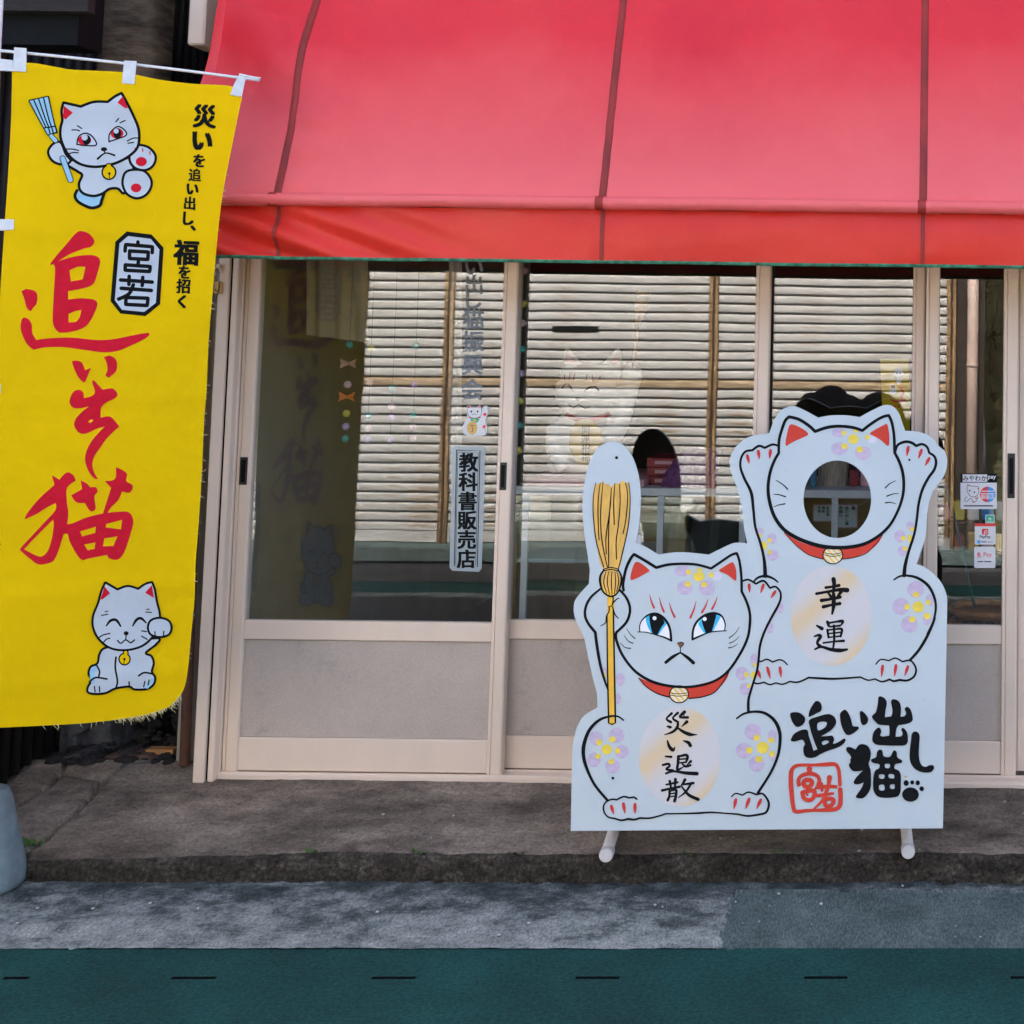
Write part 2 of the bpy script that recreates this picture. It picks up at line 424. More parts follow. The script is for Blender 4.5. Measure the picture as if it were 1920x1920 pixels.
def m_ground(name, kind):
    m, nt, b = new_mat(name)
    tc = nd(nt, 'ShaderNodeTexCoord')
    P = tc.outputs['Object']
    def nz(scale, detail=6.0, rough=0.6, st=None, dist=0.0):
        n = nd(nt, 'ShaderNodeTexNoise', i_Scale=scale, i_Detail=detail, i_Roughness=rough, i_Distortion=dist)
        if st:
            mp = nd(nt, 'ShaderNodeMapping')
            mp.inputs['Scale'].default_value = st
            nt.links.new(P, mp.inputs[0])
            nt.links.new(mp.outputs[0], n.inputs['Vector'])
        else:
            nt.links.new(P, n.inputs['Vector'])
        return n.outputs['Fac']
    def rr(src, stops):
        r_ = ramp(nt, stops)
        nt.links.new(src, r_.inputs[0])
        return r_.outputs[0]
    if kind == 'apron':
        base = rr(nz(3.2, 10, 0.68, (1, 2.0, 1)), [(0.33, (0.060, 0.048, 0.036)), (0.47, (0.150, 0.122, 0.092)), (0.66, (0.30, 0.25, 0.19))])
        fine = rr(nz(95, 4, 0.7), [(0.28, (0.48, 0.50, 0.54)), (0.5, (1, 1, 1)), (0.74, (1.5, 1.42, 1.35))])
        c = mixc(nt, 1.0, base, fine, 'MULTIPLY')
        spots = rr(nz(7.0, 4, 0.55, None, 0.8), [(0.60, (1, 1, 1)), (0.72, (0.55, 0.54, 0.55))])
        c = mixc(nt, 0.9, c, spots, 'MULTIPLY')
        bump_src, bs, bd = nz(140, 5), 0.55, 0.006
    elif kind == 'kerb':
        base = rr(nz(9, 8, 0.7, (1, 1, 2)), [(0.30, (0.018, 0.015, 0.011)), (0.52, (0.05, 0.043, 0.031)), (0.75, (0.14, 0.125, 0.10))])
        fine = rr(nz(85, 4, 0.75), [(0.28, (0.2, 0.2, 0.22)), (0.5, (0.9, 0.9, 0.9)), (0.62, (1.6, 1.55, 1.5)), (0.74, (3.0, 2.8, 2.6))])
        c = mixc(nt, 1.0, base, fine, 'MULTIPLY')
        bump_src, bs, bd = nz(90, 5), 1.0, 0.012
    elif kind == 'gutter':
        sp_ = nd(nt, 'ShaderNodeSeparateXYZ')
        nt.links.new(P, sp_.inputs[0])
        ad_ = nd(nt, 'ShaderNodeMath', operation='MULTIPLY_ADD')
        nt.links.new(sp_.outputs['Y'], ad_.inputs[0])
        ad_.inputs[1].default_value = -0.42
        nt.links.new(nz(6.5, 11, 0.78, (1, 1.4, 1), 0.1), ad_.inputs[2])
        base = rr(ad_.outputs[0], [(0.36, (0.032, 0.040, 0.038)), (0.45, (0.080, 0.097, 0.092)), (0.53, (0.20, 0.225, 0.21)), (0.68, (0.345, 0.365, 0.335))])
        fine = rr(nz(80, 4, 0.7, (2.2, 1, 1)), [(0.28, (0.30, 0.33, 0.37)), (0.46, (0.85, 0.86, 0.88)), (0.56, (1.1, 1.1, 1.1)), (0.72, (1.55, 1.5, 1.45))])
        c = mixc(nt, 1.0, base, fine, 'MULTIPLY')
        bump_src, bs, bd = nz(110, 5, 0.6, (2.2, 1, 1)), 0.6, 0.007
    elif kind == 'patch':
        base = rr(nz(4.0, 8, 0.65, (2.0, 1, 1)), [(0.3, (0.052, 0.078, 0.075)), (0.6, (0.105, 0.142, 0.135)), (0.8, (0.18, 0.215, 0.20))])
        fine = rr(nz(70, 4, 0.75, (3.2, 0.8, 1)), [(0.28, (0.35, 0.37, 0.4)), (0.5, (0.95, 0.95, 0.95)), (0.72, (1.9, 1.85, 1.8))])
        c = mixc(nt, 1.0, base, fine, 'MULTIPLY')
        bump_src, bs, bd = nz(100, 5, 0.6, (3, 1, 1)), 0.7, 0.007
    elif kind == 'green':
        base = rr(nz(2.2, 8, 0.65), [(0.3, (0.003, 0.030, 0.028)), (0.55, (0.005, 0.050, 0.046)), (0.8, (0.009, 0.080, 0.070))])
        fine = rr(nz(95, 4, 0.72), [(0.28, (0.35, 0.42, 0.46)), (0.5, (1, 1, 1)), (0.68, (1.7, 1.6, 1.5)), (0.78, (4.5, 3.0, 2.8))])
        c = mixc(nt, 1.0, base, fine, 'MULTIPLY')
        bump_src, bs, bd = nz(150, 4), 0.7, 0.006
    elif kind == 'line':
        c = rr(nz(60, 6, 0.7), [(0.40, (0.13, 0.15, 0.16)), (0.52, (0.62, 0.66, 0.66))])
        bump_src, bs, bd = nz(150, 4), 0.5, 0.005
    else:
        base = rr(nz(1.2, 7, 0.6), [(0.3, (0.042, 0.043, 0.045)), (0.7, (0.075, 0.076, 0.078))])
        fine = rr(nz(140, 3), [(0.25, (0.5, 0.5, 0.5)), (0.6, (1, 1, 1)), (0.8, (1.8, 1.8, 1.8))])
        c = mixc(nt, 1.0, base, fine, 'MULTIPLY')
        bump_src, bs, bd = nz(120, 4), 0.6, 0.006
    nt.links.new(c, b.inputs['Base Color'])
    b.inputs['Roughness'].default_value = 0.9
    b.inputs['Specular IOR Level'].default_value = 0.25
    bp = nd(nt, 'ShaderNodeBump', i_Strength=bs, i_Distance=bd)
    nt.links.new(bump_src, bp.inputs['Height'])
    nt.links.new(bp.outputs[0], b.inputs['Normal'])
    return m
for k in ('apron', 'kerb', 'gutter', 'patch', 'green', 'line', 'asphalt'):
    M['g_' + k] = m_ground('ground_' + k, k)

def m_shutter():
    m, nt, b = new_mat('weathered_shutter_metal')
    tc = nd(nt, 'ShaderNodeTexCoord')
    oi = nd(nt, 'ShaderNodeObjectInfo')
    mp = nd(nt, 'ShaderNodeMapping')
    mp.inputs['Scale'].default_value = (1.4, 4, 9)
    nt.links.new(tc.outputs['Object'], mp.inputs[0])
    ad = nd(nt, 'ShaderNodeVectorMath', operation='ADD')
    nt.links.new(mp.outputs[0], ad.inputs[0])
    nt.links.new(oi.outputs['Location'], ad.inputs[1])
    n1 = nd(nt, 'ShaderNodeTexNoise', i_Scale=3.0, i_Detail=8.0, i_Roughness=0.7)
    nt.links.new(ad.outputs[0], n1.inputs['Vector'])
    rp = ramp(nt, [(0.30, (0.15, 0.065, 0.018)), (0.37, (0.26, 0.20, 0.14)), (0.44, (0.34, 0.335, 0.325)), (0.8, (0.42, 0.42, 0.415))])
    nt.links.new(n1.outputs['Fac'], rp.inputs[0])
    nt.links.new(rp.outputs[0], b.inputs['Base Color'])
    b.inputs['Roughness'].default_value = 0.55
    return m
M['shutter'] = m_shutter()
M['rustband'] = mat('rusty_slat', (0.20, 0.10, 0.03), 0.8, 0, 0.5, 5, stretch=(1, 1, 12), var2=(0.34, 0.26, 0.17))
M['rustpost'] = mat('rusty_post', (0.11, 0.042, 0.008), 0.85, 0, 0.5, 6, 0.3, 60, stretch=(5, 5, 0.5), var2=(0.24, 0.15, 0.07))

# ------------------------------------------------------------------ objects
ORG = {}
def tag(o, label, cat, group=None):
    o['label'] = label
    o['category'] = cat
    if group:
        o['group'] = group
    return o

def struct(o):
    o['kind'] = 'structure'
    return o

def stuff(o):
    o['kind'] = 'stuff'
    return o

def empty(name, loc):
    o = bpy.data.objects.new(name, None)
    o.empty_display_size = 0.1
    o.location = loc
    COL.objects.link(o)
    ORG[o] = Vector(loc)
    return o

def build(name, verts, faces, material, parent=None, org=None, smooth=False):
    """one mesh object from world-space points; its origin is org or the middle of its box"""
    vs_ = [Vector(v) for v in verts]
    if org is None:
        lo = Vector([min(v[k] for v in vs_) for k in range(3)])
        hi = Vector([max(v[k] for v in vs_) for k in range(3)])
        org = (lo + hi) / 2
        if parent is None:
            org.z = lo.z
    org = Vector(org)
    me = bpy.data.meshes.new(name)
    me.from_pydata([v - org for v in vs_], [], faces)
    mats = material if isinstance(material, (list, tuple)) else [material]
    for m in mats:
        me.materials.append(M[m] if isinstance(m, str) else m)
    if smooth:
        for p in me.polygons:
            p.use_smooth = True
    me.update()
    o = bpy.data.objects.new(name, me)
    COL.objects.link(o)
    if parent is not None:
        o.parent = parent
        o.location = org - ORG[parent]
    else:
        o.location = org
    ORG[o] = org
    return o

def fixn(o):
    bm = bmesh.new()
    bm.from_mesh(o.data)
    bmesh.ops.recalc_face_normals(bm, faces=bm.faces)
    bm.to_mesh(o.data)
    bm.free()
    return o

def geo_box(lo, hi, bev=0.0, seg=1):
    bm = bmesh.new()
    bmesh.ops.create_cube(bm, size=1.0)
    s = Vector(hi) - Vector(lo)
    c = (Vector(hi) + Vector(lo)) / 2
    for v in bm.verts:
        v.co = Vector((v.co.x * s.x, v.co.y * s.y, v.co.z * s.z)) + c
    if bev:
        bmesh.ops.bevel(bm, geom=bm.edges[:], offset=min(bev, 0.45 * min(s)), segments=seg, affect='EDGES', profile=0.6)
    return take(bm)

def take(bm):
    bm.verts.ensure_lookup_table()
    bm.verts.index_update()
    V = [v.co.copy() for v in bm.verts]
    Fc = [[v.index for v in f.verts] for f in bm.faces]
    bm.free()
    return V, Fc

def join(*gs):
    V, Fc = [], []
    for g in gs:
        n = len(V)
        V += g[0]
        Fc += [[i + n for i in f] for f in g[1]]
    return V, Fc

def geo_tube(pts, rad, n=10, caps=True):
    pts = [Vector(p) for p in pts]
    rads = rad if isinstance(rad, (list, tuple)) else [rad] * len(pts)
    V, Fc = [], []
    prev = None
    for i, p in enumerate(pts):
        t = (pts[min(i + 1, len(pts) - 1)] - pts[max(i - 1, 0)]).normalized()
        a = prev if prev is not None else (Vector((0, 0, 1)) if abs(t.z) < 0.9 else Vector((1, 0, 0)))
        u = (a - t * a.dot(t)).normalized()
        prev = u
        w = t.cross(u)
        for k in range(n):
            an = 2 * math.pi * k / n
            V.append(p + (u * math.cos(an) + w * math.sin(an)) * rads[i])
        if i:
            b0, b1 = (i - 1) * n, i * n
            for k in range(n):
                Fc.append([b0 + k, b0 + (k + 1) % n, b1 + (k + 1) % n, b1 + k])
    if caps:
        Fc.append(list(range(n - 1, -1, -1)))
        Fc.append(list(range(len(V) - n, len(V))))
    return V, Fc

def geo_lathe(prof, c, n=24):
    V, Fc = [], []
    for (r, z) in prof:
        for k in range(n):
            an = 2 * math.pi * k / n
            V.append(Vector((c[0] + r * math.cos(an), c[1] + r * math.sin(an), c[2] + z)))
    for i in range(len(prof) - 1):
        for k in range(n):
            Fc.append([i * n + k, i * n + (k + 1) % n, (i + 1) * n + (k + 1) % n, (i + 1) * n + k])
    if prof[0][0] > 1e-6:
        Fc.append(list(range(n - 1, -1, -1)))
    if prof[-1][0] > 1e-6:
        Fc.append(list(range(len(V) - n, len(V))))
    return V, Fc

def geo_ell(c, r, seg=20, rings=12, rot=None):
    bm = bmesh.new()
    bmesh.ops.create_uvsphere(bm, u_segments=seg, v_segments=rings, radius=1.0)
    for v in bm.verts:
        p = Vector((v.co.x * r[0], v.co.y * r[1], v.co.z * r[2]))
        if rot is not None:
            p = rot @ p
        v.co = p + Vector(c)
    return take(bm)

def box(name, lo, hi, m, parent=None, bev=0.0, seg=1, **kw):
    V, Fc = geo_box(lo, hi, bev, seg)
    return build(name, V, Fc, m, parent, **kw)

def tube(name, pts, rad, m, parent=None, n=10, **kw):
    V, Fc = geo_tube(pts, rad, n)
    return build(name, V, Fc, m, parent, smooth=True, **kw)

def dup(o, parent=None, loc=None):
    c = o.copy()
    COL.objects.link(c)
    if parent is not None:
        c.parent = parent
    if loc is not None:
        c.location = loc
    ORG[c] = (ORG.get(parent, Vector()) if parent is not None else Vector()) + c.location
    return c

# ------------------------------------------------------------------ drawing on a surface (print and paint)
def smooth(pts, closed=False, step=3.0):
    """Catmull-Rom through the points; a third value of 1 marks a corner"""
    P = [(p[0], p[1]) for p in pts]
    C = [len(p) > 2 and p[2] == 1 for p in pts]
    n = len(P)
    out = []
    rng = range(n) if closed else range(n - 1)
    for i in rng:
        a, b = P[i], P[(i + 1) % n]
        p0 = P[i - 1] if (closed or i > 0) else a
        p3 = P[(i + 2) % n] if (closed or i + 2 < n) else b
        if C[i]:
            p0 = a
        if C[(i + 1) % n]:
            p3 = b
        L = math.hypot(b[0] - a[0], b[1] - a[1])
        k = max(1, min(14, int(L / step)))
        for j in range(k):
            t = j / k
            t2, t3 = t * t, t * t * t
            out.append(tuple(0.5 * (2 * a[d] + (b[d] - p0[d]) * t + (2 * p0[d] - 5 * a[d] + 4 * b[d] - p3[d]) * t2
                                    + (3 * a[d] - p0[d] - 3 * b[d] + p3[d]) * t3) for d in (0, 1)))
    if not closed:
        out.append(P[-1])
    return out

class Ink:
    """flat shapes in photograph pixels, set on a surface by place(px, py, lift)"""
    def __init__(self, place, both=False, lmax=None, lift0=0.0006, dl=0.000008):
        self.place, self.both, self.lmax, self.lift, self.dl = place, both, lmax, lift0, dl
        self.org, self.sc = (0, 0), 1.0
        self.pid, self.held = 0, False
        self.reset()
    def view(self, ox, oy, sc):
        self.org, self.sc = (ox, oy), sc
    def reset(self):
        self.bag = {}
    def P(self, pts):
        return [tuple([self.org[0] + p[0] * self.sc, self.org[1] + p[1] * self.sc] + list(p[2:])) for p in pts]
    def hold(self):
        """the shapes that follow are one piece, up to free()"""
        self.pid += 1
        self.held = True
    def free(self):
        self.held = False
        self.pid += 1
    def _new(self):
        if not self.held:
            self.pid += 1
    def _add(self, key, pts2, tris):
        self.lift += self.dl
        V, Fc, L = self.bag.setdefault(key, {}).setdefault(self.pid, ([], [], []))
        n = len(V)
        V += pts2
        L += [self.lift] * len(pts2)
        Fc += [[i + n for i in t] for t in tris]
    def fill(self, key, pts, holes=(), smo=True, step=2.0):
        self._new()
        rings = [self.P(pts)] + [self.P(h) for h in holes]
        if smo:
            rings = [smooth(r, True, step) for r in rings]
        vec = [[Vector((p[0], p[1], 0)) for p in r] for r in rings]
        tris = tessellate_polygon(vec)
        flat = [(p[0], p[1]) for r in rings for p in r]
        self._add(key, flat, [list(t) for t in tris])
    def ell(self, key, cx, cy, rx, ry=None, n=26, rot=0.0):
        ry = ry or rx
        c, s = math.cos(rot), math.sin(rot)
        self.fill(key, [(cx + rx * math.cos(2 * math.pi * k / n) * c - ry * math.sin(2 * math.pi * k / n) * s,
                         cy + rx * math.cos(2 * math.pi * k / n) * s + ry * math.sin(2 * math.pi * k / n) * c) for k in range(n)], smo=False)
    def rect(self, key, x0, y0, x1, y1, r=0):
        if r:
            q = []
            for (cx, cy, a0) in ((x1 - r, y1 - r, 0), (x0 + r, y1 - r, 90), (x0 + r, y0 + r, 180), (x1 - r, y0 + r, 270)):
                for k in range(5):
                    a = R(a0 + 22.5 * k)
                    q.append((cx + r * math.cos(a), cy + r * math.sin(a)))
            self.fill(key, q, smo=False)
        else:
            self.fill(key, [(x0, y0), (x1, y0), (x1, y1), (x0, y1)], smo=False)
    wmul = 1.0
    def line(self, key, pts, w, closed=False, smo=True, ends=None):
        """a stroke; w is one width or a list spread along it (in view units); ends=(a,b) thins the tips"""
        self._new()
        up_ = 0.00005 if self.both else 0.0
        self.lift += up_
        Q = self.P(pts)
        if smo:
            Q = smooth(Q, closed, 2.2)
        else:
            Q = [(p[0], p[1]) for p in Q]
        if closed:
            Q = Q + [Q[0]]
        ws = [q_ * self.wmul for q_ in (w if isinstance(w, (list, tuple)) else [w, w])]
        n = len(Q)
        L = [0.0]
        for i in range(1, n):
            L.append(L[-1] + math.hypot(Q[i][0] - Q[i - 1][0], Q[i][1] - Q[i - 1][1]))
        T = L[-1] or 1.0
        left, right = [], []
        for i in range(n):
            t = L[i] / T * (len(ws) - 1)
            k = min(int(t), len(ws) - 2)
            hw = (ws[k] + (ws[k + 1] - ws[k]) * (t - k)) * self.sc / 2
            a, b = Q[max(i - 1, 0)], Q[min(i + 1, n - 1)]
            if closed and i in (0, n - 1):
                a, b = Q[n - 2], Q[1]
            dx, dy = b[0] - a[0], b[1] - a[1]
            d = math.hypot(dx, dy) or 1.0
            nx, ny = -dy / d, dx / d
            left.append((Q[i][0] + nx * hw, Q[i][1] + ny * hw))
            right.append((Q[i][0] - nx * hw, Q[i][1] - ny * hw))
        pts2 = left + right
        quads = [[i, i + 1, n + i + 1, n + i] for i in range(n - 1)]
        self._add(key, pts2, quads)
        if not closed:
            for e, wv in ((0, ws[0]), (n - 1, ws[-1])):
                if wv * self.sc > 1.5:
                    c = Q[e]
                    r = wv * self.sc / 2
                    self._add(key, [c] + [(c[0] + r * math.cos(2 * math.pi * k / 12), c[1] + r * math.sin(2 * math.pi * k / 12)) for k in range(12)],
                              [[0, k + 1, (k + 1) % 12 + 1] for k in range(12)])
        self.lift -= up_
    def drop(self, key, x0, y0, x1, y1, w):
        self.line(key, [(x0, y0), ((x0 + x1) / 2, (y0 + y1) / 2), (x1, y1)], [w * 0.8, w, w * 0.65, w * 0.2])
    def text(self, key, s, cx, cy, size, bold=0.0, sx=1.0, rot=0.0):
        self._new()
        V2, F2 = glyphs(s, 0.0)
        xs = [v[0] for v in V2]
        ys = [v[1] for v in V2]
        mx, my = (min(xs) + max(xs)) / 2, (min(ys) + max(ys)) / 2
        c, s_ = math.cos(rot), math.sin(rot)
        pts = []
        for v in V2:
            x, y = (v[0] - mx) * size * sx, -(v[1] - my) * size
            pts.append((self.org[0] + (cx + x * c - y * s_) * self.sc, self.org[1] + (cy + x * s_ + y * c) * self.sc))
        b_ = bold * size * self.sc * 0.8
        for ox, oy in (((0, 0),) if not bold else ((-b_, -b_ * .6), (b_, -b_ * .6), (-b_, b_ * .6), (b_, b_ * .6), (0, 0))):
            self._add(key, [(p[0] + ox, p[1] + oy) for p in pts], F2)
    def make(self, name, key, material, parent, label=None, split=False):
        if key not in self.bag:
            return None
        pieces = list(self.bag.pop(key).values())
        if self.both:
            self.lift += 0.00006
        if split:
            for pc in pieces:
                self._mesh(name, pc, material, parent, label)
            return None
        V, Fc, L = [], [], []
        for v, f, l in pieces:
            n = len(V)
            V += v
            L += l
            Fc += [[i + n for i in t] for t in f]
        return self._mesh(name, (V, Fc, L), material, parent, label)
    def _mesh(self, name, pc, material, parent, label):
        V, Fc, L = pc
        if self.lmax:
            V, Fc, L = refine(V, Fc, L, self.lmax)
        W = [self.place(p[0], p[1], l) for p, l in zip(V, L)]
        Fc = [list(f) for f in Fc]
        d = Vector((0, 0, 0))
        # turn every face towards the camera side
        out = []
        for f in Fc:
            a, b, c = W[f[0]], W[f[1]], W[f[2]]
            nrm = (b - a).cross(c - a)
            out.append(f if nrm.dot(CAM - a) > 0 else f[::-1])
        if self.both:
            n = len(W)
            W = W + [self.place(p[0], p[1], -l) for p, l in zip(V, L)]
            out = out + [[i + n for i in f[::-1]] for f in out]
        o = build(name, W, out, material, parent)
        if label:
            o['label'] = label
        return o

def refine(V, Fc, L, lmax):
    bm = bmesh.new()
    lay = bm.verts.layers.float.new('l')
    bv = []
    for p, l in zip(V, L):
        v = bm.verts.new((p[0], p[1], 0))
        v[lay] = l
        bv.append(v)
    for f in Fc:
        if len(set(f)) < 3:
            continue
        try:
            bm.faces.new([bv[i] for i in f])
        except ValueError:
            pass
    bmesh.ops.triangulate(bm, faces=bm.faces[:])
    for _ in range(7):
        es = [e for e in bm.edges if e.calc_length() > lmax]
        if not es:
            break
        bmesh.ops.subdivide_edges(bm, edges=es, cuts=1)
        bmesh.ops.triangulate(bm, faces=[f for f in bm.faces if len(f.verts) > 3])
    bm.verts.index_update()
    V2 = [(v.co.x, v.co.y) for v in bm.verts]
    L2 = [v[lay] for v in bm.verts]
    F2 = [[v.index for v in f.verts] for f in bm.faces]
    bm.free()
    return V2, F2, L2

_glyph = {}
def glyphs(s, bold):
    if (s, bold) in _glyph:
        return _glyph[(s, bold)]
    cu = bpy.data.curves.new('t', 'FONT')
    cu.body = s
    cu.resolution_u = 3
    cu.offset = bold
    cu.fill_mode = 'FRONT'
    ob = bpy.data.objects.new('t', cu)
    COL.objects.link(ob)
    dg = bpy.context.evaluated_depsgraph_get()
    dg.update()
    me = ob.evaluated_get(dg).to_mesh()
    V2 = [(v.co.x, v.co.y) for v in me.vertices]
    F2 = [list(p.vertices) for p in me.polygons]
    ob.evaluated_get(dg).to_mesh_clear()
    COL.objects.unlink(ob)
    bpy.data.objects.remove(ob)
    bpy.data.curves.remove(cu)
    _glyph[(s, bold)] = (V2, F2)
    return V2, F2

# ================================================================== the setting
KERB_Y = onZ(1000, 1655, 0.012).y
GUT_Y = onZ(1000, 1779, 0.0).y
SLOT_Y = onZ(1000, 1835, 0.0).y
LINE_Y = onZ(1000, 1929, 0.0).y
SILL_Z = onY(700, 1452, -0.12).z
APRON_LO = 0.078
OPP_Y = -5.9
GLASS_Y = -0.05
SKEW = 0.027                                                     # the street runs slightly askew to the shop front
def sk(x):
    return SKEW * (x + 1.08)

def refl(px, py, y):
    """the place whose mirror image in the shop glass shows at this pixel"""
    p = onY(px, py, 2 * GLASS_Y - y)
    return Vector((p.x, y, p.z))

def sheet(name, x0, x1, y0, y1, z, m, s0=0, s1=0):
    return struct(build(name, [(x0, y0 + s0 * sk(x0), z), (x1, y0 + s0 * sk(x1), z), (x1, y1 + s1 * sk(x1), z), (x0, y1 + s1 * sk(x0), z)], [[0, 1, 2, 3]], m))

sheet('ground', -90, 90, -90, 90, -0.05, 'g_asphalt')
sheet('road', -30, 30, -3.85, LINE_Y - 0.15, 0.0, 'g_asphalt', 0, 1)
sheet('road_edge_line', -30, 30, LINE_Y - 0.15, LINE_Y, 0.002, 'g_line', 1, 1)
sheet('far_edge_line', -40, 40, -4.0, -3.85, 0.002, 'g_gutter')
sheet('far_green_strip', -40, 40, -4.35, -4.0, 0.0, 'g_green')
sheet('far_pavement', -40, 40, -5.05, -4.35, 0.004, 'g_asphalt')
sheet('far_apron', -40, 40, -7.0, -5.05, 0.02, 'g_patch')

# green strip with its row of cut slots
slots = []
for px in (22, 358, 735, 1119, 1548, 1935, 2330):
    c = onZ(px, 1836 - (px - 960) * 0.004, 0.0)
    w = 0.052 if px != 22 else 0.03
    slots.append((c.x - w, c.x + w))
x_first = slots[0][0]
SY0, SY1 = SLOT_Y - 0.0065, SLOT_Y + 0.0065
V, Fc = [], []
def quad(a, b, c, d):
    n = len(V)
    V.extend([(p[0], p[1] + sk(p[0]), p[2]) for p in (a, b, c, d)])
    Fc.append([n, n + 1, n + 2, n + 3])
def flat(x0, x1, y0, y1, z=0.0):
    quad((x0, y0, z), (x1, y0, z), (x1, y1, z), (x0, y1, z))
flat(-30, 30, LINE_Y, SY0)
flat(-30, 30, SY1, GUT_Y)
edges = [-30] + [e for s in slots for e in s] + [30]
for i in range(0, len(edges), 2):
    flat(edges[i], edges[i + 1], SY0, SY1)
for (a, b) in slots:
    dp = -0.022
    flat(a, b, SY0, SY1, dp)
    quad((a, SY0, 0), (b, SY0, 0), (b, SY0, dp), (a, SY0, dp))
    quad((a, SY1, 0), (b, SY1, 0), (b, SY1, dp), (a, SY1, dp))
    quad((a, SY0, 0), (a, SY1, 0), (a, SY1, dp), (a, SY0, dp))
    quad((b, SY0, 0), (b, SY1, 0), (b, SY1, dp), (b, SY0, dp))
gs = build('green_strip', V, Fc, ['g_green', 'black'])
for p in gs.data.polygons:
    if min(gs.data.vertices[i].co.z for i in p.vertices) + gs.location.z < -0.01:
        p.material_index = 1
struct(gs)

def seg_d(px, py, a, b):
    dx, dy = b[0] - a[0], b[1] - a[1]
    L = dx * dx + dy * dy
    t = max(0, min(1, ((px - a[0]) * dx + (py - a[1]) * dy) / L)) if L else 0
    return math.hypot(px - a[0] - t * dx, py - a[1] - t * dy)

def zoomed(ox, oy, sc, pts, z):
    q = [onZ(ox + x * sc, oy + y * sc, z) for x, y in pts]
    return [(p.x, p.y) for p in q]

S5 = 500 / 1920
cracks = [zoomed(0, 1420, S5, c, 0.1) for c in (
    [(480, 170), (440, 225), (370, 290), (250, 330), (110, 390)],
    [(440, 235), (560, 258), (740, 272), (800, 250), (890, 205)],
    [(740, 272), (690, 290), (675, 335)],
    [(675, 335), (560, 410), (480, 455), (400, 495), (340, 540), (240, 575), (180, 592)],
    [(180, 592), (90, 615), (40, 620)],
    [(180, 610), (188, 700)])]
def crack_depth(x, y):
    d = 1.0
    for c in cracks:
        for i in range(len(c) - 1):
            if min(c[i][0], c[i + 1][0]) - 0.05 < x < max(c[i][0], c[i + 1][0]) + 0.05:
                d = min(d, seg_d(x, y, c[i], c[i + 1]))
    return d

def apron_z(x, y):
    t = (y - KERB_Y - sk(x)) / (0 - KERB_Y - sk(x))
    lo = APRON_LO - 0.03 * max(0.0, min(1.0, (-1.75 - x) / 0.9))
    return lo + (SILL_Z - 0.003 - lo) * max(0.0, min(1.0, t))

# apron with its rounded worn kerb, in view finely, beside it coarsely
def apron_part(name, x0, x1, nx, y_back, ny, fine):
    V, Fc, MI = [], [], []
    rows = [('a', k / ny) for k in range(ny + 1)] + [('k', k / 9) for k in range(1, 10)]
    for kind, t in rows:
        for i in range(nx + 1):
            x = x0 + (x1 - x0) * i / nx
            ed = KERB_Y + sk(x) + 0.014 * noise.noise((x * 3.1, 1.7, 0)) + 0.009 * noise.noise((x * 13, 4.2, 0)) + 0.005 * noise.noise((x * 38, 2.2, 0))
            if kind == 'a':
                y = y_back + (ed + 0.035 - y_back) * t
                z = apron_z(x, y)
                z += 0.004 * noise.noise((x * 2.3, y * 2.3, 3)) + (0.0016 * noise.noise((x * 21, y * 21, 9)) if fine else 0)
                if fine and x < -1.6:
                    d = crack_depth(x, y)
                    if d < 0.011:
                        z -= 0.026 * (1 - d / 0.011)
            else:
                top = apron_z(x, ed + 0.035) + 0.004 * noise.noise((x * 2.3, (ed + .035) * 2.3, 3))
                if t < 0.45:
                    a = t / 0.45 * math.pi / 2
                    y, z = ed + 0.035 - 0.035 * math.sin(a) * 0.9, top - 0.018 * (1 - math.cos(a))
                else:
                    u = (t - 0.45) / 0.55
                    y, z = ed + 0.0035 - 0.012 * u, top - 0.018 - (top - 0.018 + 0.02) * u
                if fine:
                    k_ = min(1, t * 2)
                    y += k_ * (0.009 * noise.noise((x * 40, z * 40, 2)) + 0.007 * noise.noise((x * 90, z * 90, 6)))
                    z += k_ * 0.006 * noise.noise((x * 35, y * 35, 11)) if t < 0.9 else 0
            V.append((x, y, z))
    for j in range(len(rows) - 1):
        for i in range(nx):
            a = j * (nx + 1) + i
            Fc.append([a, a + nx + 1, a + nx + 2, a + 1])
            MI.append(0 if rows[j + 1][0] == 'a' or rows[j + 1][1] < 0.2 else 1)
    o = build(name, V, Fc, ['g_apron', 'g_kerb'], smooth=True)
    for p, m in zip(o.data.polygons, MI):
        p.material_index = m
    return struct(o)
apron_part('pavement', -3.3, 0.6, 560, 0.0, 84, True)
apron_part('pavement_left', -20, -3.3, 90, 0.0, 8, False)
apron_part('pavement_right', 0.6, 20, 90, 0.0, 8, False)
sheet('alley_ground', -6, -2.3, -0.0, 4.0, apron_z(-2.6, 0) - 0.008, 'debris')

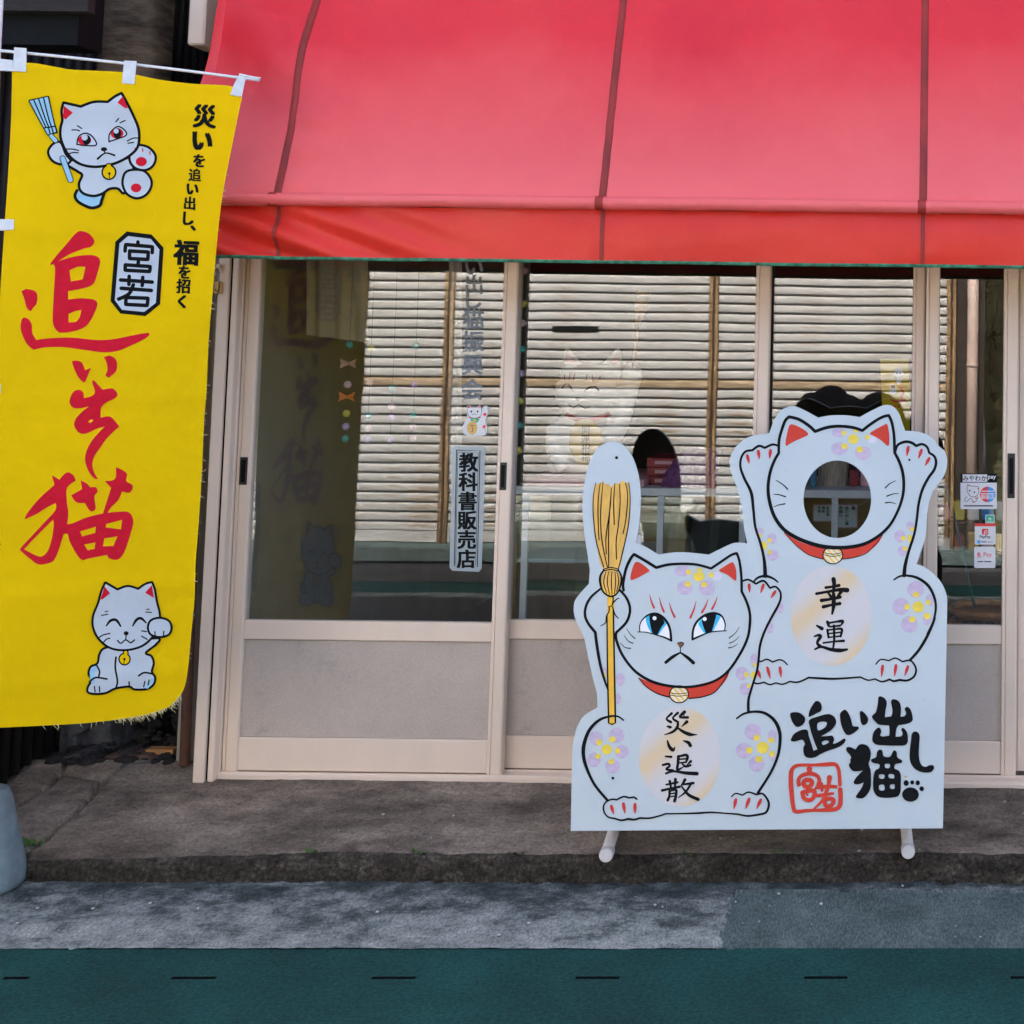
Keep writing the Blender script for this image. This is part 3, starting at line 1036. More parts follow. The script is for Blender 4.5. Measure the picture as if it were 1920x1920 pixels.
# gutter slab, worn, with a newer brushed patch to the right
PX0 = onZ(1362, 1720, 0.0).x
holes_g = [zoomed(0, 1420, S5, c, 0.0) for c in ([(0, 1325), (90, 1305), (230, 1295), (400, 1310)], [(520, 1385), (640, 1362), (730, 1352)], [(60, 1055), (200, 1060), (380, 1045)])]
holes_g += [zoomed(500, 1400, 600 / 1920, c, 0.0) for c in ([(545, 1065), (610, 1055), (640, 1075), (700, 1050), (750, 1058)], [(580, 1200), (680, 1195), (800, 1210)], [(960, 995), (1000, 990)], [(1690, 1180), (1720, 1175)])]
holes_g += [zoomed(1440, 1400, 0.25, c, 0.0) for c in ([(970, 1085), (1100, 1075), (1310, 1068), (1390, 1060)],)]
def gutter_part(name, x0, x1, nx, ny, fine):
    V, Fc, MI = [], [], []
    ya, yb = GUT_Y - 0.008, KERB_Y + 0.02
    for j in range(ny + 1):
        for i in range(nx + 1):
            x = x0 + (x1 - x0) * i / nx
            y = ya + (yb - ya) * j / ny + sk(x)
            z = 0.003 + 0.012 * j / ny
            if fine:
                n1 = noise.noise((x * 5, y * 9, 5))
                z += 0.0022 * n1 + 0.0018 * noise.noise((x * 30, y * 30, 8))
                if x > PX0 and y < KERB_Y + sk(x) - 0.055:
                    z += -0.004 + 0.0012 * noise.noise((x * 120, y * 14, 1))
                for h in holes_g:
                    for q in range(len(h) - 1):
                        if abs(h[q][0] - x) < 0.3:
                            d = seg_d(x, y, h[q], h[q + 1])
                            if d < 0.011:
                                z -= 0.007 * (1 - d / 0.011)
            if j == 0:
                y += 0.004 * noise.noise((x * 6, 0, 0))
            V.append((x, y, z))
    for j in range(ny):
        for i in range(nx):
            a = j * (nx + 1) + i
            Fc.append([a, a + 1, a + nx + 2, a + nx + 1])
            x, y = V[a][0], V[a][1]
            MI.append(1 if (x > PX0 + 0.02 * noise.noise((y * 20, 3, 1)) and y < KERB_Y + sk(x) - 0.055 + 0.01 * noise.noise((x * 8, 1, 1))) else 0)
    o = build(name, V, Fc, ['g_gutter', 'g_patch'], smooth=True)
    for p, m in zip(o.data.polygons, MI):
        p.material_index = m
    return struct(o)
gutter_part('gutter', -3.3, 0.6, 560, 60, True)
gutter_part('gutter_left', -20, -3.3, 60, 2, False)
gutter_part('gutter_right', 0.6, 20, 60, 2, False)

# small stones and weeds
def lump(c, r, seed, flat_=0.6):
    g = geo_ell((0, 0, 0), (1, 1, 1), 8, 6)
    V = []
    for v in g[0]:
        k = 1 + 0.35 * noise.noise((v.x * 1.7 + seed, v.y * 1.7, v.z * 1.7))
        V.append(Vector((c[0] + v.x * r * k, c[1] + v.y * r * k, c[2] + v.z * r * k * flat_)))
    return V, g[1]
gp = []
for k in range(150):
    x = random.uniform(-3.2, 0.4)
    y = random.choice([random.uniform(KERB_Y - 0.05, KERB_Y - 0.015), random.uniform(KERB_Y - 0.35, KERB_Y), random.uniform(KERB_Y + 0.03, -0.2)])
    y += sk(x)
    z = apron_z(x, y) if y > KERB_Y + sk(x) + 0.01 else 0.01
    gp.append(lump((x, y, z), random.choice([0.002, 0.003, 0.003, 0.005]), k))
g = join(*gp)
stuff(build('gravel_grains', g[0], g[1], 'pebble', smooth=True))['label'] = 'scattered pale grit along the kerb and on the pavement'
for k, (px, py, n_, s_) in enumerate([(60, 1578, 14, 0.022), (592, 1597, 10, 0.016), (790, 1598, 10, 0.014), (963, 1598, 12, 0.016), (1290, 1600, 8, 0.012), (1460, 1598, 10, 0.012)]):
    c = onZ(px, py, 0.085)
    c.z = apron_z(c.x, c.y)
    gg = []
    for q in range(n_):
        a = random.uniform(0, 6.28)
        d = Vector((math.cos(a), math.sin(a), random.uniform(0.4, 1.1))) * s_ * random.uniform(0.5, 1.1)
        b = c + Vector((random.uniform(-1.6, 1.6) * s_, random.uniform(-.5, .5) * s_, 0))
        w = Vector((-math.sin(a), math.cos(a), 0)) * s_ * 0.28
        gg.append(([b - w * .4, b + w * .4, b + d * .6 + w, b + d, b + d * .6 - w], [[0, 1, 2, 3, 4]]))
    g = join(*gg)
    tag(build('weed_tuft', g[0], g[1], 'moss'), ['low green weed in the pavement crack beside the grey weight block', 'tiny weed on the kerb edge below the first door',
        'small weed on the kerb edge near the door post', 'small weed on the kerb edge left of the cat board', 'tiny weed on the kerb edge under the broom cat', 'small weed on the kerb edge under the black lettering'][k], 'weed', 'weeds along the kerb')

# ------------------------------------------------------------------ the shop front
ax = lambda px, y=-0.07, py=1000: onY(px, py, y).x
SHOP_L, SHOP_R, HEAD_Z = ax(384, -0.13), 3.2, 2.28
shop = empty('shop_building', (0.4, 2.5, 0))
tag(shop, 'low shop with plastered walls behind the red awning', 'building')
box('side_wall', (SHOP_L - 0.12, 0.0, 0), (SHOP_L, 6.0, 3.9), 'plaster', shop)
box('side_wall', (SHOP_R, -0.1, 0), (SHOP_R + 0.12, 6.0, 3.9), 'plaster', shop)
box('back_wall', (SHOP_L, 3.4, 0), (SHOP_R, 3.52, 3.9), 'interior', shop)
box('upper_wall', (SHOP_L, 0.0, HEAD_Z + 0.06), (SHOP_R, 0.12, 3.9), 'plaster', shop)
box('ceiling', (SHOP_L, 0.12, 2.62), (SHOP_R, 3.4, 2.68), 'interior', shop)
g = join(geo_box((SHOP_L - 0.4, -0.55, 3.9), (SHOP_R + 0.4, 6.5, 4.02)))
rf = build('roof', [Vector((v.x, v.y, v.z + 0.30 * min(v.y + 0.55, 3.55) / 3.55)) for v in g[0]], g[1], 'rooftile', shop)
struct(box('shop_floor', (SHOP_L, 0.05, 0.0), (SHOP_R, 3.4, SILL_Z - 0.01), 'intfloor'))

fr = empty('door_frame', (0.3, -0.05, SILL_Z))
tag(fr, 'beige aluminium door frame with left jamb and sill under the awning', 'door frame')
def jamb(px0, px1, y0, y1, zlo, m='alu', nm='jamb'):
    return box(nm, (ax(px0, y0), y0, zlo), (ax(px1, y0), y1, HEAD_Z), m, fr, 0.003)
GZ = apron_z(-2.2, -0.13)
jamb(384, 405, -0.135, -0.012, GZ)
jamb(405.2, 410.8, -0.122, -0.012, GZ + 0.004, 'gap_black', 'gap_fill')  # black strips between the jamb pieces are painted shade of open gaps
jamb(411, 423, -0.128, -0.012, GZ + 0.002)
jamb(423.2, 428.8, -0.092, -0.012, GZ + 0.02, 'gap_black', 'gap_fill')
jamb(429, 433.2, -0.098, -0.012, GZ + 0.01)
jamb(433.4, 441.4, -0.084, -0.012, GZ + 0.02, 'gap_black', 'gap_fill')
xl_sill = ax(430, -0.1)
box('sill', (xl_sill, -0.108, SILL_Z - 0.05), (SHOP_R, 0.06, SILL_Z - 0.009), 'alu', fr, 0.003)
box('sill_rail', (xl_sill, -0.100, SILL_Z - 0.009), (SHOP_R, -0.094, SILL_Z - 0.004), 'alu', fr)
box('sill_rail', (xl_sill, -0.046, SILL_Z - 0.009), (SHOP_R, -0.040, SILL_Z - 0.004), 'alu', fr)
box('sill_rail', (xl_sill, 0.006, SILL_Z - 0.009), (SHOP_R, 0.012, SILL_Z - 0.004), 'alu', fr)
box('header', (SHOP_L, -0.13, HEAD_Z), (SHOP_R, 0.0, HEAD_Z + 0.06), 'alu', fr, 0.003)
box('jamb', (SHOP_R - 0.06, -0.13, SILL_Z), (SHOP_R, -0.012, HEAD_Z), 'alu', fr, 0.003)

RAIL_T, RAIL_B = onY(700, 1164, -0.07).z, onY(700, 1200, -0.07).z
KICK_B = onY(700, 1383, -0.07).z
BOT = SILL_Z - 0.0085

def m_kick():
    m, nt, b = new_mat('kick_panel')
    tc = nd(nt, 'ShaderNodeTexCoord')
    n1 = nd(nt, 'ShaderNodeTexNoise', i_Scale=5.0, i_Detail=7.0, i_Roughness=0.65)
    nt.links.new(tc.outputs['Object'], n1.inputs['Vector'])
    rp = ramp(nt, [(0.28, (0.36, 0.32, 0.27)), (0.43, (0.52, 0.455, 0.38)), (0.75, (0.59, 0.515, 0.43))])
    nt.links.new(n1.outputs['Fac'], rp.inputs[0])
    n4 = nd(nt, 'ShaderNodeTexNoise', i_Scale=240.0, i_Detail=2.0)
    nt.links.new(tc.outputs['Object'], n4.inputs['Vector'])
    r4 = ramp(nt, [(0.3, (0.86, 0.86, 0.88)), (0.7, (1.06, 1.05, 1.03))])
    nt.links.new(n4.outputs['Fac'], r4.inputs[0])
    nt.links.new(mixc(nt, 1.0, rp.outputs[0], r4.outputs[0], 'MULTIPLY'), b.inputs['Base Color'])
    b.inputs['Roughness'].default_value = 0.55
    wv = nd(nt, 'ShaderNodeTexWave', i_Scale=60.0, i_Distortion=0.8)
    nt.links.new(tc.outputs['Object'], wv.inputs['Vector'])
    bp = nd(nt, 'ShaderNodeBump', i_Strength=0.10, i_Distance=0.002)
    nt.links.new(wv.outputs['Fac'], bp.inputs['Height'])
    nt.links.new(bp.outputs[0], b.inputs['Normal'])
    return m
M['kick'] = m_kick()

def stile_geo(x0, x1, y, z0, z1):
    """extruded profile with a shallow groove near one edge"""
    w = x1 - x0
    gx = x0 + w * 0.24
    prof = [(x0, y + 0.034), (x0, y + 0.002), (x0 + 0.002, y), (gx - 0.0015, y), (gx, y + 0.004), (gx + 0.0015, y), (x1 - 0.006, y), (x1 - 0.002, y + 0.002), (x1, y + 0.006), (x1, y + 0.034)]
    V = [(p[0], p[1], z0) for p in prof] + [(p[0], p[1], z1) for p in prof]
    n = len(prof)
    Fc = [[i, (i + 1) % n, n + (i + 1) % n, n + i] for i in range(n)] + [list(range(n))[::-1], list(range(n, 2 * n))]
    return V, Fc

def door(lx0, lx1, rx0, rx1, y, label, handles=()):
    d = empty('sliding_door', ((lx0 + rx1) / 2, y, BOT))
    tag(d, label, 'door', 'sliding doors of the shop')
    for (a, b) in ((lx0, lx1), (rx0, rx1)):
        V, Fc = stile_geo(a, b, y, BOT, HEAD_Z - 0.004)
        fixn(build('stile', V, Fc, 'alu', d))
    yr = y + 0.004
    box('bottom_rail', (lx1, yr, BOT + 0.004), (rx0, yr + 0.026, KICK_B), 'alu', d, 0.0025)
    box('middle_rail', (lx1, yr, RAIL_B), (rx0, yr + 0.026, RAIL_T), 'alu', d, 0.0025)
    box('top_rail', (lx1, yr, HEAD_Z - 0.07), (rx0, yr + 0.026, HEAD_Z - 0.006), 'alu', d, 0.0025)
    box('kick_panel', (lx1, y + 0.012, KICK_B + 0.0015), (rx0, y + 0.018, RAIL_B - 0.0015), 'kick', d)
    box('gap_fill', (lx1 + 0.0005, y + 0.0225, KICK_B + 0.001), (rx0 - 0.0005, y + 0.0265, RAIL_B - 0.001), 'gap_black', d)
    box('glass_pane', (lx1 + 0.001, y + 0.015, RAIL_T + 0.001), (rx0 - 0.001, y + 0.019, HEAD_Z - 0.071), 'glass', d)
    for (hx0, hx1, hz0, hz1) in handles:
        h = box('pull_handle', (hx0, y - 0.002, hz0), (hx1, y + 0.0035, hz1), 'handle', d, 0.0015)
        box('finger_recess', (hx0 + (hx1 - hx0) * .25, y - 0.0034, hz0 + (hz1 - hz0) * .1), (hx0 + (hx1 - hx0) * .75, y - 0.0021, hz1 - (hz1 - hz0) * .1), 'black', h)
    return d

def zz(py, y=-0.07, px=700):
    return onY(px, py, y).z
YA, YB, YC = -0.088, -0.036, 0.014
A = [ax(v, YA, 800) for v in (447, 475, 934.5, 962)]
doorA = door(A[0], A[1], A[2], A[3], YA, 'glazed sliding door beside the yellow banner, with faded window lettering',
     [(ax(449.5, YA, 880), ax(464, YA, 880), zz(909, YA, 450), zz(857, YA, 450)), (ax(937, YA, 890), ax(950, YA, 890), zz(919, YA, 940), zz(867, YA, 940))])
B = [ax(v, YB, 800) for v in (940, 966, 1412, 1440)]
doorB = door(B[0], B[1], B[2], B[3], YB, 'glazed sliding door behind the broom cat of the painted board')
Cc = [ax(v, YC, 800) for v in (1416, 1440, 1709, 1733)]
doorC = door(Cc[0], Cc[1], Cc[2], Cc[3], YC, 'narrow glazed sliding door behind the cat with the face hole')
D_ = [ax(v, YB, 800) for v in (1734, 1760, 1881, 1909)]
doorD = door(D_[0], D_[1], D_[2], D_[3], YB, 'narrow glazed sliding door with payment stickers and a lock plate',
     [(ax(1889, YB, 880), ax(1903, YB, 880), zz(934, YB, 1890), zz(850, YB, 1890))])
e0 = ax(1904, YC, 800)
door(e0, e0 + .048, e0 + .86, e0 + .905, YC, 'plain glazed sliding door right of the lock plate')
door(e0 + .86, e0 + .905, e0 + 1.72, e0 + 1.765, YB, 'glazed sliding door second to the right of the lock plate')
door(e0 + 1.72, e0 + 1.765, e0 + 2.6, min(e0 + 2.65, SHOP_R - .065), YC, 'glazed sliding door at the right end of the shop front')

# a key tag on a wire, hanging at the jamb
kt = empty('wire_tag', onY(410, 520, -0.14))
tag(kt, 'small brass tag hung by a wire from the left door jamb', 'tag')
ky = -0.139
def kp(px, py, y=ky):
    return onY(360 + px * 200 / 1920, 460 + py * 200 / 1920, y)
tube('knob', [kp(480, 375, -0.136), kp(480, 375, -0.15)], 0.008, 'alu', kt, 12)
a, b = kp(395, 870), kp(550, 655)
box('tag_plate', (a.x, -0.1405, a.z), (b.x, -0.1375, b.z), 'padlock', kt, 0.001)
tube('wire', [kp(430, 400, -0.142), kp(490, 480, -0.144), kp(490, 650, -0.143), kp(480, 820, -0.1425), kp(430, 990, -0.142)], 0.0012, 'wire', kt, 6)
tube('wire', [kp(480, 830, -0.1425), kp(420, 820, -0.143), kp(395, 735, -0.143)], 0.0012, 'wire', kt, 6)

# ------------------------------------------------------------------ awning
aw = empty('awning', (0.4, 0.0, 2.4))
tag(aw, 'red vinyl shop awning with sewn seams, rolled front bar and green-edged valance', 'awning')
AY = -0.42
bar_z = onY(1128, 378, AY).z
AX0, AX1 = onY(378, 100, -0.30).x, 3.35
TILT = (0.19, 0.615)
def canopy_pt(x, t, lift=0.0):
    """t = metres of rise above the bar"""
    y = AY + 0.012 + t * TILT[0] / TILT[1]
    k = math.exp(-((x - AX0) / 0.55) ** 2)
    fold = 0.017 * k * math.sin((x - AX0) * 13 + t * 9) * min(1, t * 2.5 + 0.1)
    fold += 0.011 * noise.noise((x * 1.3 + t * 1.1, t * 1.6 - x * .3, 4)) * min(1, t * 3)
    fold += 0.010 * math.exp(-((t - 0.30 - 0.18 * (x + 1.8)) / 0.055) ** 2) * max(0, 1 - abs(x + 1.5) / 0.6)
    fold += 0.010 * math.exp(-((x - AX0) / 0.95) ** 2) * math.sin((x - AX0) * 8 + t * 13) * min(1, max(0, t - 0.12) * 3)
    near = (x - 0.017 + 0.4625) % 0.925 - 0.4625
    fold += 0.0024 * math.exp(-(near / 0.10) ** 2) * math.sin(t * 58 + 2 * noise.noise((x * 5, t * 6, 1))) * math.exp(-((t - 0.25) / 0.25) ** 2)
    ph = (x - 0.017) / 0.925
    fold += 0.010 * (math.cos(2 * math.pi * ph) - 1) * 0.5 * min(1, t * 2)
    d = fold + lift
    n = Vector((0, -TILT[1], TILT[0])).normalized()
    return Vector((x, y, bar_z + 0.012 + t)) + n * d
nx, nt_ = 360, 110
V, Fc = [], []
for j in range(nt_ + 1):
    for i in range(nx + 1):
        V.append(canopy_pt(AX0 + (AX1 - AX0) * i / nx, 1.30 * j / nt_))
for j in range(nt_):
    for i in range(nx):
        a = j * (nx + 1) + i
        Fc.append([a, a + 1, a + nx + 2, a + nx + 1])
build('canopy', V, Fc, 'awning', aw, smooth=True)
SEAMX = [onY(516, 365, AY).x, onY(1128, 368, AY).x, onY(1731, 372, AY).x]
SEAMX += [SEAMX[2] + 0.93, SEAMX[2] + 1.86, SEAMX[2] + 2.8]
for sx in SEAMX:
    V, Fc = [], []
    for j in range(65):
        for k, dx in enumerate((-0.0115, -0.0095, 0.0095, 0.0115)):
            V.append(canopy_pt(sx + dx, 1.30 * j / 64, 0.0035 if k in (1, 2) else 0.0006))
    for j in range(64):
        for k in range(3):
            a = j * 4 + k
            Fc.append([a, a + 1, a + 5, a + 4])
    build('seam', V, Fc, 'seam', aw, smooth=True)
# hem at the open left end
V, Fc = [], []
for j in range(65):
    for k, dx in enumerate((-0.004, 0.024, 0.027)):
        V.append(canopy_pt(AX0 + dx, 1.30 * j / 64, 0.004 if k < 2 else 0.0008))
for j in range(64):
    for k in range(2):
        a = j * 3 + k
        Fc.append([a, a + 1, a + 4, a + 3])
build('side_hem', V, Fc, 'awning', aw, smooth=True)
V, Fc = geo_tube([(AX0 + (AX1 - AX0) * k / 80, AY + 0.004 * noise.noise((k * .3, 0, 0)), bar_z - 0.004 + 0.0025 * noise.noise((k * .4, 5, 0))) for k in range(81)], 0.0195, 14)
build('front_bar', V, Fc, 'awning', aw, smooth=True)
for sx in SEAMX:
    V, Fc = geo_tube([(sx - 0.016 + 0.012 * s, AY, bar_z - 0.004) for s in (0, 1, 2)], 0.0205, 14, False)
    build('bar_band', V, Fc, 'seam', aw, smooth=True)
val_top, val_bot = bar_z - 0.022, onY(1128, 489, AY).z
def val_pt(x, t, lift=0.0):
    u = x - AX0
    amp = 0.020 * math.exp(-(u / 0.62) ** 2)
    d = amp * math.sin(21 * u - 9 * t) * (0.45 + 0.8 * t) + 0.006 * noise.noise((x * 2.1, t * 1.3, 7)) + 0.004 * math.sin(x * 7 + 3 * t + noise.noise((x, 2, 2)) * 3) * t
    d += 0.010 * math.sin(t * math.pi) * 0.6
    for sx in SEAMX:
        d -= 0.004 * math.exp(-((x - sx) / 0.02) ** 2)
    z = val_top + (val_bot - val_top) * t + 0.003 * noise.noise((x * 1.7, 9, 0)) * t
    return Vector((x, AY + 0.024 - d - lift, z))
nx, nt_ = 420, 22
V, Fc = [], []
for j in range(nt_ + 1):
    for i in range(nx + 1):
        V.append(val_pt(AX0 + (AX1 - AX0) * i / nx, j / nt_))
for j in range(nt_):
    for i in range(nx):
        a = j * (nx + 1) + i
        Fc.append([a, a + nx + 1, a + nx + 2, a + 1])
vl = build('valance', V, Fc, 'valance', aw, smooth=True)
V, Fc = [], []
for i in range(nx + 1):
    x = AX0 + (AX1 - AX0) * i / nx
    p = val_pt(x, 1.0)
    h = 0.0065 + 0.0014 * noise.noise((x * 40, 1, 1))
    for (dy, dz) in ((-0.0035, 0.003), (-0.004, -h), (0.004, -h), (0.0035, 0.003)):
        V.append(p + Vector((0, dy, dz)))
for i in range(nx):
    for k in range(3):
        a = i * 4 + k
        Fc.append([a, a + 1, a + 5, a + 4])
build('edge_binding', V, Fc, 'trim', vl, smooth=True)
for sx in SEAMX:
    V, Fc = [], []
    for j in range(12):
        for dx in (-0.006, 0.006):
            V.append(val_pt(sx + dx, j / 11, 0.003))
    for j in range(11):
        Fc.append([j * 2, j * 2 + 2, j * 2 + 3, j * 2 + 1])
    build('valance_seam', V, Fc, 'seam', vl, smooth=True)
for x in (AX0 + 0.05, 0.6, AX1 - 0.05):
    tube('support_arm', [(x, AY + 0.02, bar_z), (x, 0.0, bar_z + 0.05)], 0.011, 'alu', aw)

# ------------------------------------------------------------------ left gap and neighbour
NX = -2.76
nb = empty('neighbour_house', (-5.5, 2.5, 0))
tag(nb, 'dark neighbouring house clad in ribbed brown metal', 'building')
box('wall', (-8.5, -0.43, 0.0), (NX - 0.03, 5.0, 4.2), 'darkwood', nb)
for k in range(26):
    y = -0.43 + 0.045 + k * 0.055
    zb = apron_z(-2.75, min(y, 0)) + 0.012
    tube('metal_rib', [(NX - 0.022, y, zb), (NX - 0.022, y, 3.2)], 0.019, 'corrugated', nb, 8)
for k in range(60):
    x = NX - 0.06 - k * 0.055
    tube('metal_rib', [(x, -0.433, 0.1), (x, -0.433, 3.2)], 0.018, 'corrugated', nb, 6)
# boards under its eave, seen above the banner
pb = onY(170, 40, -0.3)
box('eave_board', (-6, -0.56, onY(100, 92, -0.5).z), (onY(170, 60, -0.5).x, -0.44, 2.62), 'black', nb)
box('eave_board', (-6, -0.60, onY(100, 28, -0.55).z), (onY(184, 20, -0.55).x, -0.565, 2.75), 'darkwood', nb)
box('roof', (-8.8, -1.0, 4.2), (NX + 0.1, 5.3, 4.32), 'rooftile', nb)

x0, x1 = onY(172, 60, 0.05).x, onY(283, 60, 0.05).x
nseg = 40
V, Fc = [], []
for j in range(nseg + 1):
    z = 1.70 + 1.2 * j / nseg
    for k in range(20):
        a = 2 * math.pi * k / 20
        c_, s_ = math.cos(a), math.sin(a)
        rx = (x1 - x0) / 2 * (abs(c_) ** 0.55) * (1 if c_ > 0 else -1)
        ry = 0.09 * (abs(s_) ** 0.55) * (1 if s_ > 0 else -1)
        wob = 1 + 0.06 * noise.noise((c_ * 1.4, s_ * 1.4, z * 5)) + 0.03 * noise.noise((c_ * 5, s_ * 5, z * 22))
        V.append(((x0 + x1) / 2 + rx * wob, 0.05 + 0.09 + ry * wob, z))
for j in range(nseg):
    for k in range(20):
        Fc.append([j * 20 + k, j * 20 + (k + 1) % 20, (j + 1) * 20 + (k + 1) % 20, (j + 1) * 20 + k])
Fc.append(list(range(19, -1, -1)))
Fc.append(list(range(len(V) - 20, len(V))))
M['oldlog'] = mat('weathered_log', (0.17, 0.12, 0.075), 0.9, 0, 0.55, 7, 0.8, 26, stretch=(1, 1, 3.2))
tag(build('weathered_post', V, Fc, 'oldlog', smooth=True), 'rough weathered wooden post in the gap above the yellow banner', 'post')
box('alley_backing', (-2.75, 1.5, 0.05), (SHOP_L - 0.125, 1.56, 3.8), 'darkwood', nb)
tag(box('conduit_cover', (onY(352, 40, -0.12).x, -0.12, onY(360, 84, -0.12).z), (onY(384, 40, -0.12).x, -0.005, 3.2), 'alu', None, 0.006), 'beige box conduit on the wall beside the awning corner', 'conduit')
pz = onZ(350, 1462, 0.1)
tag(tube('drain_pipe', [(onY(353, 1300, -0.03).x, -0.03, apron_z(-2.4, -0.03) + 0.004), (onY(357, 1000, -0.03).x, -0.03, 1.6), (onY(360, 800, -0.03).x, -0.03, 3.6)], 0.0155, 'rustpipe', None, 14), 'thin brown drain pipe standing against the left door jamb', 'pipe')
# rubble in the gap
def rubble(name, pts_px, y, thick, m, label, cat, bump=0.012, zfix=None):
    P2 = [onY(80 + px / 6, 1340 + py / 6, y) for px, py in pts_px]
    n = len(P2)
    V = [p + Vector((0.3 * bump * noise.noise(p * 23), -bump * abs(noise.noise(p * 31)), 0.5 * bump * noise.noise(p * 19))) for p in P2] + [p + Vector((0.01, thick, 0)) for p in P2]
    c = sum(P2, Vector()) / n + Vector((0, -bump, 0))
    V.append(c)
    Fc = [[i, (i + 1) % n, 2 * n] for i in range(n)] + [[i, n + i, n + (i + 1) % n, (i + 1) % n] for i in range(n)] + [list(range(2 * n - 1, n - 1, -1))]
    return tag(fixn(build(name, V, Fc, m)), label, cat)
rubble('foundation_stone', [(190, 480), (195, 200), (230, 20), (420, 0), (480, 180), (385, 240), (385, 390), (270, 470)], 0.10, 0.2, 'stone', 'pale grey block of broken wall footing below the banner', 'stone')
rubble('foundation_stone', [(390, 400), (470, 180), (780, 0), (800, 150), (815, 370), (690, 440), (620, 520), (440, 560), (400, 480)], 0.14, 0.2, 'stone', 'dark rough lump of old footing below the banner', 'stone', 0.03)
rubble('foundation_stone', [(80, 790), (85, 520), (270, 475), (420, 420), (430, 600), (260, 740), (200, 800)], 0.0, 0.12, 'stone', 'mossy low stone at the foot of the ribbed metal wall', 'stone', 0.02)
rubble('broken_brick', [(690, 560), (700, 470), (900, 450), (1180, 455), (1240, 520), (960, 545), (860, 575)], 0.02, 0.07, 'brick', 'broken brown brick lying in the dark gap', 'brick')
rubble('slate_piece', [(745, 650), (760, 575), (960, 560), (1225, 535), (1230, 620), (960, 640)], -0.02, 0.06, 'stone', 'dark slate piece lying under the broken brick', 'slate')
p0, p1 = onY(80 + 1170 / 6, 1340 + 440 / 6, 0.06), onY(80 + 1480 / 6, 1340 + 385 / 6, 0.06)
tag(box('wood_offcut', (p0.x, 0.05, p0.z), (p1.x, 0.09, p1.z), 'slat_wood', None, 0.002), 'small orange wood offcut lying in the dark gap', 'wood')
rub = []
for k in range(120):
    x = random.uniform(-2.72, SHOP_L - 0.13)
    y = random.uniform(-0.01, 0.5)
    rub.append(lump((x, y, apron_z(x, 0) - 0.004 + 0.28 * max(0, y - 0.05) * random.random()), random.uniform(0.006, 0.035), k + 900))
g = join(*rub)
stuff(build('rubble_heap', g[0], g[1], 'debris', smooth=True))['label'] = 'dark crumbly rubble filling the gap between the houses'

# ================================================================== the painted cat board
BL, BR, BT = onY(1070, 1558, -0.585), onY(1768, 1553, -0.525), onY(1150, 830, -0.335)
bn = (BR - BL).cross(BT - BL).normalized()
if bn.dot(CAM - BL) < 0:
    bn = -bn
def on_board(px, py, lift=0.0):
    return hit(px, py, BL, bn) + bn * lift

outline = [(1070, 1558, 1), (1071.5, 1480), (1073, 1412), (1077.5, 1379), (1084, 1359), (1096, 1341), (1120, 1327, 1), (1119.5, 1300, 1), (1111, 1269), (1103, 1232), (1096, 1199),
    (1088.5, 1181), (1077.5, 1157), (1076, 1135), (1082, 1120), (1104, 1094.5, 1), (1106, 1069, 1), (1101.5, 1039), (1095, 995), (1092, 951), (1095, 912), (1104, 870), (1119, 842),
    (1135, 831), (1150, 828), (1167, 833), (1182.5, 851), (1193, 875), (1200, 907.5), (1201, 940), (1198, 984), (1192, 1018.6, 1), (1209, 1024.5), (1235, 1040, 1), (1257, 1036.5),
    (1285, 1035.5), (1329, 1040, 1), (1349, 1030), (1373, 1019), (1388, 1017.5), (1401, 1019, 1), (1395, 988), (1391, 951), (1383, 918), (1373, 892), (1368, 866), (1374, 846),
    (1390, 828), (1410, 817.6), (1442.5, 812, 1), (1452, 787), (1463, 770.6), (1477, 763), (1490.6, 762), (1509, 769.5), (1534, 783, 1), (1557, 779), (1584.6, 778.6), (1612, 782, 1),
    (1635, 769.5), (1658, 759.6), (1674, 762), (1685.4, 775), (1692, 793.5), (1697, 807.7, 1), (1717.5, 809), (1736, 814), (1749.6, 823), (1761, 837), (1772.5, 848.5), (1776, 869),
    (1770, 892), (1754, 914), (1743, 938), (1738, 970), (1736, 1002), (1727, 1034), (1718, 1058, 1), (1731, 1062), (1749.6, 1075), (1766, 1094), (1775, 1117), (1776, 1140, 1), (1772, 1350, 1), (1768, 1553, 1)]
ring = smooth(outline, True, 3.0)
hole = [(1570 + 63.6 * math.cos(2 * math.pi * k / 56), 936 + 72.8 * math.sin(2 * math.pi * k / 56)) for k in range(56)]
cb = empty('cat_photo_board', (BL + BR) / 2)
tag(cb, 'white cut-out photo board painted with two beckoning cats, one with a face hole', 'photo board')
TH = 0.012
def prism(rings, place, th):
    vec = [[Vector((p[0], p[1], 0)) for p in r] for r in rings]
    tr = tessellate_polygon(vec)
    flat_ = [p for r in rings for p in r]
    n = len(flat_)
    V = [place(p[0], p[1], 0) for p in flat_] + [place(p[0], p[1], -th) for p in flat_]
    Fc = [list(t) for t in tr] + [[i + n for i in t] for t in tr]
    s = 0
    for r in rings:
        m = len(r)
        for i in range(m):
            a, b = s + i, s + (i + 1) % m
            Fc.append([a, b, n + b, n + a])
        s += m
    return V, Fc, len(tr)
V, Fc, nf = prism([ring, hole], on_board, TH)
panel = fixn(build('board_panel', V, Fc, ['board', 'board_back'], cb))
for i, p in enumerate(panel.data.polygons):
    p.material_index = 1 if nf <= i < 2 * nf else 0

